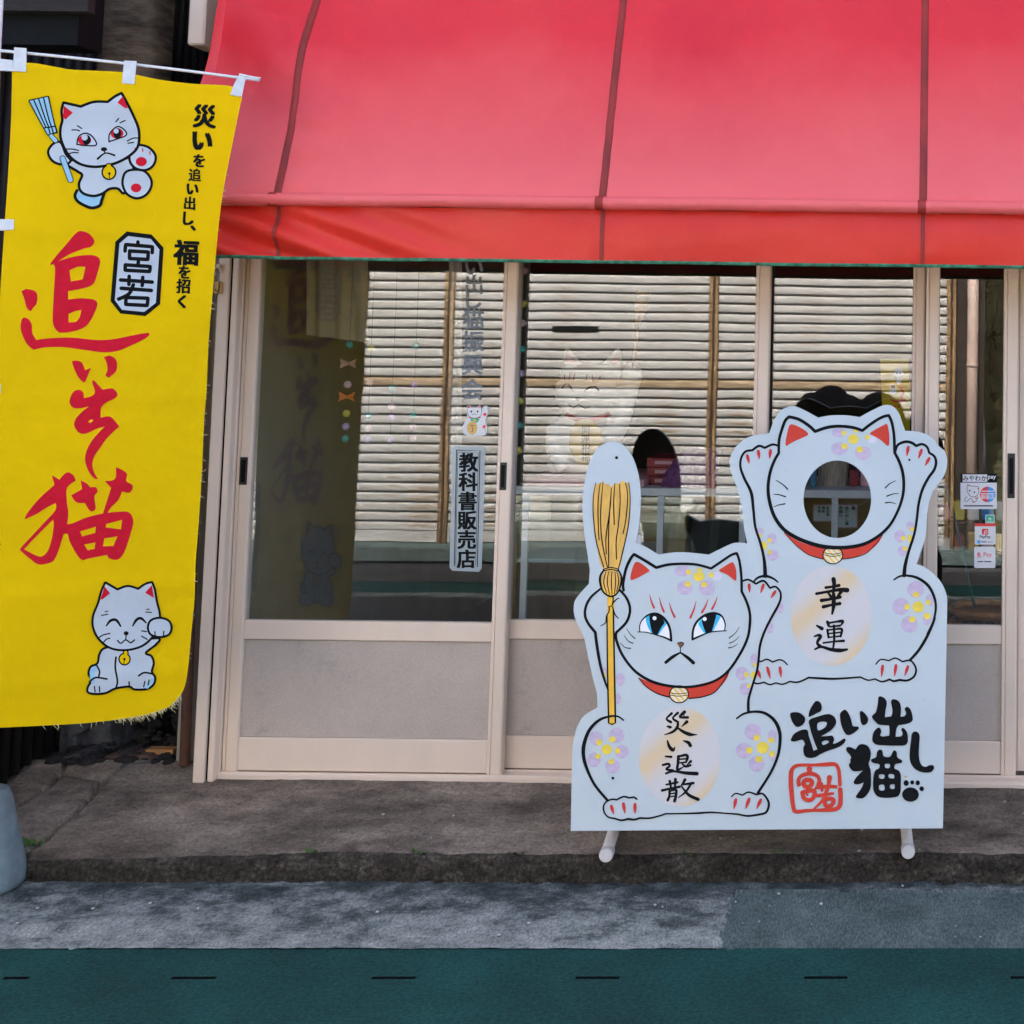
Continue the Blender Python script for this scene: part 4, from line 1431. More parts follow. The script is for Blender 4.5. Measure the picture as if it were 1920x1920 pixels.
ink = Ink(on_board, dl=0.000003)
ink.wmul = 1.28
SB1, SB2, SB5 = 420 / 1920, 440 / 1920, 350 / 1920
B1 = lambda: ink.view(1060, 820, SB1)
B2 = lambda: ink.view(1360, 750, SB2)
B3 = lambda: ink.view(1060, 1160, SB1)
B4 = lambda: ink.view(1400, 1160, SB1)
B5 = lambda: ink.view(1440, 1280, SB5)
def flowers(lil, yel, pale=()):
    for e in lil:
        ink.ell('lilac', *e)
    for e in pale:
        ink.ell('pale', *e)
    for e in yel:
        ink.ell('yellow', *e)

# gold ovals first, then blossoms, colour, lines
ink.ell('plate1', 0, 0, 0.001) if False else None
ink.view(0, 0, 1)
ink.ell('plate1', 1558.5, 1154.5, 76, 94, 60)
B3(); ink.ell('plate2', 982, 1183, 350, 428, 60)
B2()
flowers([(930, 268, 60, 38), (932, 398, 68, 53), (1128, 435, 68, 56), (280, 1075, 32, 34), (382, 1133, 38, 44), (388, 1270, 46, 45), (1512, 1028, 30, 36), (1430, 1115, 48, 50), (1448, 1235, 38, 42),
         (1557, 1550, 70, 68), (1437, 1690, 70, 70), (1507, 1835, 68, 68), (1672, 1635, 34, 50), (1650, 1795, 32, 48)],
        [(970, 270, 20, 20), (975, 378, 26, 25), (1100, 405, 27, 25), (1163, 305, 20, 20), (1065, 255, 18, 14), (1048, 320, 43, 40), (285, 1110, 14, 15), (362, 1148, 17, 19), (362, 1245, 19, 18), (317, 1190, 25, 34),
         (1527, 1055, 17, 19), (1455, 1130, 20, 20), (1470, 1215, 18, 20), (1512, 1135, 20, 34), (1560, 1592, 26, 24), (1487, 1693, 23, 25), (1530, 1795, 27, 26), (1660, 1655, 20, 22), (1650, 1768, 28, 27), (1577, 1693, 46, 46)],
        [(1200, 325, 38, 28)])
B1()
flowers([(1005, 1146, 70, 46), (1025, 1290, 68, 62), (1212, 1290, 68, 65), (1840, 1460, 30, 50), (1750, 1630, 34, 52)],
        [(1057, 1155, 23, 23), (1052, 1258, 27, 25), (1190, 1262, 27, 24), (1250, 1180, 22, 24), (1152, 1136, 24, 17), (1145, 1193, 50, 42)], [(1300, 1192, 46, 36)])
B3()
flowers([(265, 1025, 58, 62), (440, 1000, 68, 66), (485, 1140, 60, 58), (405, 1265, 62, 62), (247, 1210, 56, 64), (1607, 970, 72, 70), (1530, 1132, 70, 68), (1640, 1245, 68, 68), (1775, 1005, 36, 54),
         (1772, 1180, 28, 42), (1618, 350, 32, 50), (1515, 470, 55, 60), (1545, 600, 50, 54), (470, 520, 40, 56), (450, 685, 28, 46), (335, 450, 22, 38)],
        [(290, 1060, 26, 27), (403, 1035, 28, 27), (448, 1132, 24, 26), (393, 1225, 24, 24), (280, 1178, 24, 24), (355, 1120, 44, 44), (1640, 1020, 28, 27), (1577, 1128, 28, 29), (1660, 1203, 30, 28), (1765, 1042, 26, 25),
         (1772, 1158, 25, 27), (1693, 1105, 52, 52), (1622, 395, 16, 17), (1550, 480, 20, 22), (1573, 575, 16, 18), (1612, 485, 22, 34), (338, 485, 12, 20), (428, 530, 8, 18)])
# collars and ears
B2()
ink.fill('collar', [(475, 1075, 1), (560, 1135), (680, 1185), (820, 1212), (960, 1212), (1120, 1180), (1240, 1120), (1290, 1100, 1), (1250, 1170), (1170, 1240), (1060, 1285), (960, 1300), (800, 1300), (680, 1265), (580, 1190)])
ink.fill('ear', [(530, 203), (560, 202), (640, 240), (678, 280), (640, 305), (560, 340), (500, 377), (492, 365), (500, 300), (515, 235)])
ink.fill('ear', [(1325, 200), (1300, 203), (1230, 240), (1183, 272), (1195, 285), (1260, 320), (1330, 378), (1341, 365), (1340, 280)])
B3()
ink.fill('collar', [(625, 500, 1), (700, 535), (800, 560), (900, 575), (1050, 575), (1150, 560), (1260, 530), (1350, 480), (1412, 440, 1), (1380, 520), (1300, 610), (1190, 665), (1060, 682), (900, 670), (790, 640), (690, 580)])
B1()
ink.fill('ear', [(605, 1070), (635, 1072), (690, 1110), (722, 1143), (700, 1160), (620, 1205), (565, 1225), (557, 1210), (570, 1140), (590, 1085)])
ink.fill('ear', [(1440, 1075), (1415, 1075), (1350, 1115), (1315, 1140), (1325, 1150), (1390, 1180), (1455, 1230), (1466, 1220), (1462, 1130)])
# broom
ink.fill('straw', [(255, 400, 1), (300, 400, 1), (318, 372, 1), (335, 400, 1), (372, 400, 1), (395, 430, 1), (425, 392, 1), (460, 400, 1), (490, 370, 1), (515, 390, 1), (545, 385, 1), (557, 520), (542, 750), (500, 950), (458, 1125), (325, 1125), (270, 930), (237, 650), (236, 500)])
ink.ell('straw', 392, 1245, 88, 117)
B3(); ink.fill('handle', [(360, -250), (420, -250), (421, 0), (428, 905), (400, 914), (372, 905), (361, 0)], smo=False)
# eyes
B1()
for pts in ([(640, 1640), (645, 1590), (680, 1540), (740, 1515), (800, 1520), (860, 1570), (895, 1640), (908, 1740, 1), (850, 1715), (780, 1695), (700, 1675), (640, 1668, 1)],
            [(1090, 1730, 1), (1095, 1650), (1130, 1580), (1200, 1525), (1280, 1510), (1340, 1535), (1368, 1600), (1362, 1658, 1), (1280, 1665), (1200, 1685)]):
    ink.fill('eyewhite', pts)
ink.fill('cyan', [(690, 1535), (740, 1518), (820, 1532), (868, 1592), (835, 1640), (800, 1692, 1), (742, 1682, 1), (705, 1620)])
ink.fill('cyan', [(1142, 1590), (1200, 1530), (1290, 1514), (1330, 1534), (1300, 1600), (1265, 1667, 1), (1195, 1684, 1), (1160, 1635)])
ink.fill('black', [(725, 1522), (790, 1522), (850, 1580), (822, 1630), (790, 1692, 1), (747, 1678, 1), (728, 1605)])
ink.fill('black', [(1172, 1565), (1215, 1522), (1290, 1515), (1280, 1580), (1255, 1667, 1), (1205, 1678, 1), (1182, 1620)])
ink.ell('eyelight', 765, 1550, 17); ink.ell('eyelight', 1195, 1557, 17)
ink.line('black', [(640, 1668), (636, 1630), (650, 1580), (690, 1535), (745, 1512), (800, 1518), (860, 1568), (896, 1640), (908, 1742, 1)], [7, 8, 14, 18, 16, 16])
ink.line('black', [(620, 1668), (700, 1672), (790, 1697), (850, 1715), (908, 1742)], [6, 8, 14])
ink.line('black', [(1362, 1658), (1370, 1600), (1340, 1532), (1280, 1508), (1200, 1524), (1130, 1578), (1096, 1650), (1090, 1732)], [6, 10, 18, 16, 15, 15])
ink.line('black', [(1382, 1658), (1280, 1664), (1200, 1684), (1090, 1732)], [6, 8, 14])
for q in ((722, 1345, 760, 1460), (805, 1370, 845, 1495), (890, 1415, 937, 1540)):
    ink.line('claw', [(q[0], q[1]), ((q[0] + q[2]) / 2 - 3, (q[1] + q[3]) / 2 + 5), (q[2], q[3])], [3, 10, 14])
for q in ((1122, 1405, 1072, 1545), (1225, 1385, 1172, 1500), (1302, 1365, 1258, 1470)):
    ink.line('claw', [(q[0], q[1]), ((q[0] + q[2]) / 2 + 3, (q[1] + q[3]) / 2 + 5), (q[2], q[3])], [3, 10, 14])
B3()
ink.fill('nose', [(960, 210), (988, 202), (1016, 210), (1000, 235), (986, 252), (972, 235)])
ink.line('black', [(960, 210), (988, 202), (1016, 210), (1000, 235), (987, 252), (987, 292)], 6)
ink.line('black', [(987, 290), (920, 328), (862, 374)], [10, 22, 22])
ink.line('black', [(987, 290), (1050, 335), (1098, 378)], [10, 22, 24])
# bells
B2(); ink.ell('black', 880, 1270, 86, 75); ink.ell('bell', 880, 1270, 76, 66)
ink.line('black', [(805, 1250), (880, 1262), (955, 1250)], 5); ink.line('black', [(805, 1266), (880, 1280), (955, 1266)], 5)
ink.line('black', [(480, 1085), (580, 1190), (680, 1265), (800, 1302)], [4, 6]); ink.line('black', [(960, 1302), (1060, 1287), (1170, 1242), (1288, 1105)], [6, 4])
B3(); ink.ell('black', 975, 648, 86, 78); ink.ell('bell', 975, 648, 76, 68)
ink.line('black', [(900, 638), (975, 644), (1050, 636)], 5); ink.line('black', [(900, 656), (975, 664), (1050, 654)], 5)
ink.line('black', [(630, 510), (690, 580), (790, 642), (892, 672)], [6, 9]); ink.line('black', [(1060, 684), (1190, 667), (1300, 612), (1410, 445)], [9, 6])
# big cat lines
B2()
hw = [13, 18, 17, 15, 18, 22, 18, 15, 18, 18]
ink.line('black', [(437, 435), (440, 330), (460, 250), (490, 170), (522, 138, 1), (600, 158), (680, 208), (735, 258, 1), (830, 226), (930, 215), (1040, 225), (1122, 250, 1), (1200, 190), (1280, 142), (1337, 126, 1), (1362, 185), (1380, 290), (1385, 430, 1),
    (1425, 510), (1452, 600), (1460, 700), (1448, 800), (1410, 910), (1345, 1025), (1250, 1115), (1130, 1180), (980, 1207), (820, 1202), (680, 1167), (560, 1115), (470, 1050), (400, 950), (362, 830), (350, 720), (365, 600), (400, 500), (437, 435)], [17, 20, 21, 19, 18, 20, 17, 22, 26, 24, 21, 18])
ink.line('black', [(437, 376), (385, 365), (322, 392, 1), (275, 376), (220, 412, 1), (165, 422), (130, 475), (124, 550), (155, 640), (212, 760), (230, 900), (246, 1040), (290, 1180), (318, 1310), (327, 1440)], [14, 16, 14, 17, 20, 17, 16, 18, 26])
ink.line('black', [(235, 1482), (270, 1452), (330, 1440), (390, 1460), (430, 1490)], [12, 18, 10])
ink.line('black', [(1388, 430), (1410, 370), (1470, 342), (1525, 350), (1560, 376, 1), (1610, 362), (1650, 385), (1668, 432, 1), (1710, 462), (1724, 512), (1708, 572), (1660, 640), (1610, 740), (1580, 860), (1566, 980), (1545, 1100), (1500, 1240), (1472, 1350), (1463, 1435)], [16, 18, 15, 18, 18, 16, 16, 18, 26])
ink.line('black', [(1380, 1470), (1430, 1442), (1500, 1438), (1580, 1460), (1660, 1520), (1708, 1610), (1722, 1700), (1702, 1810), (1655, 1915)], [10, 16, 20, 16, 14, 16])
for pts in ([(412, 657), (470, 690), (510, 730)], [(395, 772), (440, 775), (492, 792)], [(395, 875), (440, 858), (488, 850)], [(1395, 660), (1345, 685), (1308, 720)], [(1418, 765), (1370, 770), (1322, 787)], [(1395, 850), (1350, 838), (1310, 842)]):
    ink.line('black', pts, [4, 6, 8])
for q in ((180, 455, 195, 520), (270, 418, 278, 485), (370, 412, 362, 480), (1497, 385, 1485, 460), (1605, 410, 1580, 480), (1668, 478, 1635, 538)):
    ink.drop('claw', *q, 22)
ink.ell('black', 1506, 490, 9)
B4()
ink.line('black', [(1612, -8), (1600, 35), (1545, 155), (1475, 270), (1400, 355)], [14, 20, 18])
ink.line('black', [(1108, 390), (1150, 350), (1220, 360, 1), (1275, 338), (1335, 368, 1), (1400, 358), (1440, 400), (1452, 450), (1430, 500), (1375, 530), (1310, 525, 1), (1260, 535), (1225, 520, 1), (1160, 540), (1100, 516, 1), (1040, 527), (975, 500, 1),
    (750, 515), (530, 505, 1), (480, 530), (430, 545), (370, 538, 1), (310, 562), (250, 550, 1), (200, 565), (150, 545, 1), (95, 557), (65, 550)], [9, 10, 14, 16, 10, 12, 16, 12, 10, 12])
ink.line('black', [(105, 364), (130, 365), (175, 348), (222, 372, 1), (280, 352), (320, 365), (350, 396)], [10, 11, 8])
for q in ((98, 450, 120, 515), (178, 420, 203, 515), (286, 420, 296, 505), (1165, 405, 1156, 500), (1280, 400, 1266, 495), (1382, 410, 1355, 490)):
    ink.drop('claw', *q, 22)
# small cat lines
B1()
ink.line('black', [(500, 1312), (496, 1250), (520, 1130), (560, 1040), (590, 1003, 1), (680, 1055), (780, 1117, 1), (880, 1092), (1010, 1084), (1130, 1092), (1250, 1124, 1), (1330, 1070), (1420, 1010), (1470, 993, 1), (1492, 1060), (1508, 1180), (1512, 1322, 1),
    (1552, 1405), (1580, 1500), (1582, 1600), (1562, 1720), (1500, 1852), (1400, 1998), (1280, 2088), (1120, 2133), (960, 2138), (800, 2112), (680, 2062), (580, 1986), (490, 1866), (440, 1745), (433, 1685, 1), (440, 1670, 1), (520, 1590), (552, 1510), (550, 1440), (520, 1370), (470, 1312)],
    [18, 20, 20, 18, 17, 17, 17, 18, 18, 18, 17, 18, 20, 18, 18, 18, 17])
ink.line('black', [(300, 1300), (220, 1370), (177, 1450), (170, 1530), (200, 1600), (258, 1672, 1), (264, 1730), (280, 1840), (305, 1970), (340, 2090), (368, 2165)], [14, 18, 18, 20, 20, 18, 12])
for pts in ([(262, 390), (240, 520), (241, 680), (268, 900), (330, 1112)], [(300, 390), (281, 560), (284, 780), (290, 880)], [(325, 385), (305, 600), (310, 850), (360, 1112)], [(395, 430), (385, 600), (350, 850), (352, 1000)], [(425, 392), (415, 560), (420, 750)],
            [(465, 400), (470, 560), (455, 750), (436, 900), (440, 1045)], [(515, 390), (535, 500), (520, 700), (495, 825)], [(545, 390), (556, 540), (541, 750), (500, 950), (456, 1122)], [(395, 430), (372, 800), (372, 1112)]):
    ink.line('black', pts, [5, 7, 8, 7])
ink.line('black', [(325, 1132), (390, 1116), (456, 1130)], 7); ink.line('black', [(325, 1148), (390, 1132), (452, 1146)], 7)
ink.line('black', [(330, 1140), (300, 1190), (302, 1260), (330, 1330), (395, 1364), (450, 1330), (478, 1250), (480, 1190), (455, 1138)], [12, 16, 12, 12, 10, 14, 10])
for pts in ([(350, 1150), (330, 1240), (355, 1335)], [(372, 1150), (360, 1240), (380, 1350)], [(400, 1150), (395, 1240), (402, 1355)], [(425, 1150), (432, 1240), (420, 1345)], [(442, 1150), (458, 1230), (440, 1325)]):
    ink.line('black', pts, [5, 7, 5])
for pts in ([(408, 1362), (410, 1395), (402, 1440), (372, 1452)], [(375, 1452), (376, 1490), (355, 1530), (345, 1588), (305, 1615)], [(402, 1428), (440, 1388), (462, 1380)], [(405, 1452), (425, 1515), (455, 1552)]):
    ink.line('black', pts, [8, 9, 6])
ink.line('black', [(358, 1520), (358, 1560), (361, 1920), (372, 2450), (400, 2460), (430, 2448), (420, 1920), (412, 1480)], [9, 11, 11, 10], smo=False)
ink.line('black', [(1520, 1232), (1570, 1220), (1635, 1256, 1), (1700, 1230), (1755, 1292, 1), (1800, 1280), (1840, 1320), (1846, 1380), (1820, 1450), (1770, 1540), (1710, 1660), (1670, 1780), (1655, 1920), (1640, 2010), (1600, 2140), (1570, 2250), (1570, 2355)], [13, 14, 13, 17, 16, 16, 15, 16, 20])
for q in ((1575, 1262, 1580, 1330), (1698, 1265, 1675, 1335), (1798, 1322, 1762, 1380)):
    ink.drop('claw', *q, 22)
for pts in ([(525, 1640), (560, 1690), (598, 1725)], [(503, 1695), (540, 1745), (580, 1765)], [(470, 1760), (510, 1800), (560, 1808)], [(1490, 1625), (1460, 1675), (1405, 1720)], [(1492, 1705), (1450, 1745), (1405, 1765)], [(1478, 1768), (1440, 1795), (1398, 1805)]):
    ink.line('black', pts, [3, 5, 7])
ink.ell('black', 440, 175, 13)
B3()
ink.line('black', [(1470, 855), (1530, 815), (1620, 797), (1710, 810), (1790, 870), (1834, 960), (1840, 1060), (1820, 1180), (1760, 1320), (1650, 1495)], [12, 18, 24, 20, 17, 18])
ink.line('black', [(1425, 1525), (1460, 1498), (1520, 1512, 1), (1570, 1487), (1640, 1508, 1), (1690, 1500), (1733, 1550), (1744, 1600), (1720, 1660), (1650, 1680), (1560, 1690), (1480, 1675, 1), (1380, 1668), (1250, 1660), (1100, 1668), (860, 1672, 1), (800, 1692), (720, 1710), (640, 1708, 1),
    (590, 1722), (540, 1715, 1), (480, 1728), (425, 1712, 1), (370, 1700), (335, 1660), (328, 1610), (350, 1570), (400, 1548), (440, 1552, 1), (500, 1525), (550, 1536, 1), (590, 1530), (612, 1546)], [9, 12, 16, 14, 10, 14, 10, 12, 15, 10, 12, 12])
ink.line('black', [(500, 870), (450, 838), (380, 838), (290, 870), (210, 950), (165, 1060), (155, 1160), (180, 1270), (250, 1420), (360, 1555)], [10, 20, 26, 18, 18])
for q in ((395, 1605, 415, 1675), (498, 1585, 512, 1670), (598, 1590, 598, 1670), (1462, 1550, 1445, 1632), (1575, 1545, 1545, 1630), (1675, 1552, 1640, 1630)):
    ink.drop('claw', *q, 24)
ink.ell('black', 408, 1367, 12)
# brush writing on the ovals
B2()
T = 'script'
ink.hold()
for pts, w in (([(822, 1535), (880, 1527), (930, 1517)], [14, 12, 16]), ([(885, 1466), (890, 1510), (882, 1585)], [22, 18, 12]), ([(745, 1585), (830, 1570), (930, 1553), (996, 1556)], [14, 13, 16, 24]),
    ([(842, 1578), (872, 1622)], [10, 16]), ([(948, 1568), (905, 1625)], [18, 8]), ([(786, 1640), (880, 1626), (938, 1612)], [18, 13, 18]), ([(802, 1692), (880, 1675), (936, 1666)], [18, 13, 18]), ([(886, 1590), (886, 1680), (874, 1750)], [18, 22, 10])):
    ink.line(T, pts, [q_ * 1.3 for q_ in w])
ink.free()
B4(); ink.hold()
for pts, w in (([(602, 60), (645, 85)], [10, 20]), ([(580, 152), (612, 142), (635, 150), (605, 205), (630, 238)], [8, 16, 18, 14, 20]), ([(586, 262), (640, 242), (720, 264), (800, 272), (860, 264)], [10, 14, 18, 22, 12]),
    ([(692, 28), (704, 62)], [16, 14]), ([(700, 38), (770, 26), (826, 22), (806, 58)], [12, 10, 16, 8]), ([(714, 70), (800, 60)], [9, 11]), ([(692, 96), (702, 162)], [13, 11]), ([(694, 98), (780, 88), (816, 92), (806, 152)], [9, 9, 14, 11]),
    ([(702, 128), (800, 118)], [8, 9]), ([(704, 160), (800, 150)], [8, 9]), ([(658, 208), (750, 196), (832, 190)], [10, 9, 14]), ([(748, 60), (750, 180), (742, 248)], [13, 13, 10])):
    ink.line(T, pts, [q_ * 1.3 for q_ in w])
ink.free()
B3(); ink.hold()
for it_ in (([(912, 812), (868, 858), (905, 886)], [14, 10, 15]), ([(964, 808), (922, 852), (952, 878)], [14, 10, 14]), ([(1022, 800), (982, 842), (1050, 846)], [18, 12, 14]), ([(1012, 806), (1018, 832)], [8, 6]),
    ([(876, 924), (908, 930), (888, 940)], [10, 14, 4]), ([(1042, 884), (996, 926)], [18, 4]), ([(966, 884), (960, 930), (920, 970), (848, 996)], [12, 16, 12, 4]), ([(952, 926), (1010, 968), (1070, 992), (1128, 994)], [8, 16, 20, 5]),
    'n', ([(876, 1046), (892, 1096), (925, 1128), (938, 1100)], [8, 16, 20, 5]), ([(1012, 1046), (1055, 1062), (1072, 1088)], [6, 18, 18]),
    'n', ([(858, 1180), (908, 1184)], [8, 13]), ([(836, 1254), (888, 1244), (896, 1262), (866, 1290), (920, 1300)], [12, 14, 12, 12, 14]), ([(864, 1326), (930, 1308), (1030, 1322), (1128, 1328)], [12, 12, 18, 20]),
    ([(968, 1182), (1036, 1168), (1048, 1190), (1034, 1232)], [10, 14, 16, 10]), ([(970, 1180), (966, 1240), (962, 1294), (1016, 1268)], [16, 14, 14, 5]), ([(974, 1206), (1034, 1200)], [8, 9]), ([(976, 1236), (1032, 1230)], [8, 9]), ([(1076, 1222), (1044, 1252)], [14, 5]), ([(1000, 1240), (1030, 1266), (1072, 1256)], [8, 14, 12]),
    'n', ([(866, 1422), (962, 1402)], [10, 12]), ([(830, 1472), (900, 1456), (980, 1440)], [14, 11, 13]), ([(896, 1392), (908, 1456)], [14, 10]), ([(944, 1376), (940, 1444)], [16, 10]), ([(894, 1478), (892, 1520), (878, 1556)], [14, 12, 14]), ([(894, 1478), (948, 1466), (948, 1520), (936, 1562)], [9, 14, 14, 16]),
    ([(896, 1502), (944, 1494)], [7, 8]), ([(894, 1528), (944, 1518)], [7, 8]), ([(1026, 1380), (1008, 1412), (988, 1436)], [16, 12, 5]), ([(1002, 1422), (1098, 1408)], [9, 14]), ([(1076, 1418), (1030, 1486), (965, 1536)], [12, 12, 4]), ([(1000, 1440), (1058, 1510), (1138, 1548)], [8, 16, 18])):
    if it_ == 'n':
        ink.hold()
    else:
        ink.line(T, it_[0], [q_ * 1.3 for q_ in it_[1]])
ink.free()

# big black lettering
B5()
L = 'letters'
ink.hold()
ink.fill(L, [(475, 205), (500, 188), (535, 200), (552, 240), (545, 290), (500, 315), (425, 352), (418, 330), (435, 270)])
ink.fill(L, [(228, 325), (250, 305), (320, 308), (375, 350), (382, 390), (360, 430), (310, 455), (275, 440), (245, 390)])
ink.fill(L, [(425, 385), (520, 345), (620, 322), (680, 350), (702, 400), (690, 440), (640, 495), (545, 552, 1), (610, 548), (660, 545), (680, 580), (668, 628, 1), (690, 625), (740, 600), (785, 572), (800, 585), (780, 625), (720, 665), (620, 700), (540, 735), (490, 765), (430, 775), (385, 760),
    (365, 720), (365, 660), (380, 630), (360, 590), (330, 590), (275, 605), (240, 600), (238, 575), (270, 525), (330, 490), (390, 480), (412, 500), (420, 545), (445, 625), (468, 700, 1), (508, 685, 1), (478, 610), (450, 530), (432, 460)],
    [[(510, 420), (560, 400), (600, 405), (605, 430), (580, 465), (515, 490)], [(555, 610), (600, 592), (628, 605), (610, 625), (565, 640)]])
ink.hold()
ink.fill(L, [(745, 310), (785, 278), (815, 295), (840, 340), (860, 400), (875, 445), (930, 452), (935, 470), (900, 505), (850, 535), (810, 535), (775, 490), (750, 420), (740, 350)])
ink.fill(L, [(945, 300), (960, 288), (1000, 320), (1030, 370), (1020, 415), (985, 438), (960, 420), (948, 360)])
ink.free()
ink.fill(L, [(1135, 150), (1150, 138), (1200, 160), (1222, 210), (1208, 290), (1202, 355, 1), (1268, 345, 1), (1280, 290), (1265, 200), (1280, 172), (1320, 175), (1355, 205), (1368, 270), (1362, 350, 1), (1405, 342), (1420, 310), (1405, 270), (1430, 248), (1465, 275), (1485, 340), (1485, 390), (1440, 420), (1342, 438, 1),
    (1320, 480), (1312, 555, 1), (1370, 550), (1385, 520), (1370, 480), (1390, 465), (1425, 500), (1438, 560), (1435, 615), (1400, 645), (1300, 648), (1200, 645), (1110, 635), (1075, 600), (1075, 550), (1090, 500), (1130, 462), (1155, 470), (1165, 510), (1152, 538), (1175, 552), (1245, 545, 1), (1250, 500), (1245, 440, 1), (1180, 435), (1130, 425), (1070, 360), (1080, 330), (1110, 300), (1128, 220)])
ink.fill(L, [(1478, 530), (1505, 502), (1540, 510), (1560, 550), (1555, 640), (1552, 760), (1575, 840), (1620, 865), (1660, 848), (1700, 850), (1708, 880), (1680, 915), (1620, 925), (1550, 910), (1495, 870), (1460, 800), (1458, 700), (1470, 600)])
ink.hold()
ink.fill(L, [(805, 670), (840, 660), (900, 685, 1), (935, 640), (980, 632), (1030, 655), (1058, 720), (1050, 790), (1035, 835), (1055, 900), (1060, 980), (1055, 1080), (1020, 1150), (970, 1190), (905, 1180), (915, 1150), (960, 1085), (985, 1025, 1), (930, 1045), (885, 1040), (880, 1020), (910, 970), (980, 900, 1), (935, 910), (880, 910), (845, 880), (832, 845), (848, 815), (845, 790), (855, 770), (840, 740), (810, 705)])
ink.fill(L, [(1120, 715), (1140, 690), (1170, 692), (1180, 720), (1192, 758), (1255, 760), (1285, 705), (1305, 695), (1325, 720), (1332, 768), (1380, 800), (1380, 820), (1350, 830), (1310, 838), (1300, 880), (1345, 905), (1365, 950), (1366, 1050), (1362, 1120), (1330, 1170), (1220, 1185), (1130, 1170), (1090, 1120), (1080, 1050), (1085, 960), (1105, 900), (1140, 880), (1145, 840), (1090, 828), (1062, 810), (1065, 785), (1112, 765)],
    [[(1205, 838), (1252, 838), (1250, 875), (1208, 875)], [(1145, 945), (1195, 948), (1192, 985), (1147, 982)], [(1243, 942), (1293, 945), (1296, 982), (1246, 978)], [(1145, 1055), (1193, 1052), (1195, 1105), (1147, 1102)], [(1258, 1050), (1300, 1048), (1298, 1090), (1258, 1086)]])
ink.hold()
for e in ((1420, 1032, 27, 30), (1483, 1025, 20, 22), (1540, 1030, 22, 26), (1580, 1090, 23, 25), (1465, 1150, 86, 74)):
    ink.ell(L, *e)
ink.free()
ink.ell('scuff', 1415, 965, 14, 9)
ink.line('seal', [(740, 1050), (735, 960), (725, 890), (690, 840), (600, 840), (480, 846), (310, 850), (252, 885), (236, 950), (240, 1100), (262, 1285), (290, 1325), (400, 1315), (560, 1310), (690, 1300), (738, 1262), (746, 1180), (742, 1098)], [30, 28, 34, 24, 26, 36, 38, 34, 30, 24, 34, 36, 38])
for pts, w in (([(425, 885), (428, 935)], [44, 32]), ([(318, 1048), (316, 990), (360, 950), (440, 935), (508, 960), (528, 1005), (516, 1052)], [34, 30, 34, 34, 30, 34]), ([(365, 1030), (390, 1000), (440, 1005), (452, 1035), (420, 1072), (375, 1060), (365, 1030)], 38),
    ([(408, 1080), (420, 1110)], 30), ([(352, 1130), (372, 1188), (420, 1208), (468, 1180), (476, 1112), (400, 1116), (352, 1130)], 34), ([(398, 1150), (408, 1155)], 16),
    ([(495, 1082), (600, 1068), (700, 1070)], [26, 32, 28]), ([(548, 1040), (556, 1108)], [30, 24]), ([(632, 975), (622, 1060), (612, 1110)], [42, 30, 22]), ([(508, 1162), (590, 1150), (668, 1140)], [30, 30, 22]), ([(600, 1110), (565, 1205), (468, 1302)], [28, 26, 14]), ([(580, 1215), (598, 1268), (655, 1258), (674, 1205), (620, 1192), (580, 1215)], 34)):
    ink.line('seal', pts, w)

PL = panel
for nm, key, m, lab, sp in (('gold_oval', 'plate1', 'plate', 'pale gold oval on the belly of the cat with the face hole', 0), ('gold_oval', 'plate2', 'plate', 'pale gold oval on the belly of the broom cat', 0),
    ('petal', 'lilac', 'lilac', None, 1), ('petal', 'pale', 'lilac_pale', None, 1), ('blossom_centre', 'yellow', 'yellowp', None, 1), ('collar', 'collar', 'redpaint', None, 1), ('inner_ear', 'ear', 'redpaint', None, 1),
    ('broom_bristles', 'straw', 'straw', None, 0), ('broom_handle', 'handle', 'handle_yellow', None, 0), ('eye_white', 'eyewhite', 'whitep', None, 1), ('iris', 'cyan', 'cyan', None, 1),
    ('cat_outlines', 'black', 'black', None, 0), ('eye_light', 'eyelight', 'whitep', None, 1), ('claw_mark', 'claw', 'claw', None, 1), ('nose', 'nose', 'brownp', None, 0), ('bell', 'bell', 'bell', None, 1),
    ('written_character', 'script', 'black', None, 1), ('title_character', 'letters', 'black', None, 1), ('red_seal', 'seal', 'redpaint', None, 0), ('scuff', 'scuff', 'straw', None, 0)):
    ink.make(nm, key, m, PL, lab, bool(sp))
# stand: two uprights behind, feet reaching forward over the kerb
fwd = Vector((bn.x, bn.y, 0)).normalized()
for k, (a, b) in enumerate((((1152, 1562), (1136, 1604)), ((1700, 1556), (1703, 1598)))):
    gz = 0.082
    tip = onZ(b[0], b[1], gz + 0.018)
    tail = tip - fwd * 0.52
    gt = apron_z(tail.x, tail.y) + 0.018
    ft = tube('foot', [tail + Vector((0, 0, gt - tail.z)), tip], 0.0165, 'pvc', cb, 16)
    V, Fc = geo_tube([tip - fwd * 0.035, tip - fwd * 0.002, tip + fwd * 0.003], [0.0195, 0.0195, 0.017], 24)
    build('end_cap', V, Fc, 'pvc', ft)
    base = tip - fwd * 0.30
    base.z = apron_z(base.x, base.y) + 0.02
    pxb = 1190 if k == 0 else 1690
    top = on_board(pxb, 1000 if k == 0 else 1120, -TH - 0.018)
    tube('upright', [base, top], 0.0165, 'pvc', cb, 12)

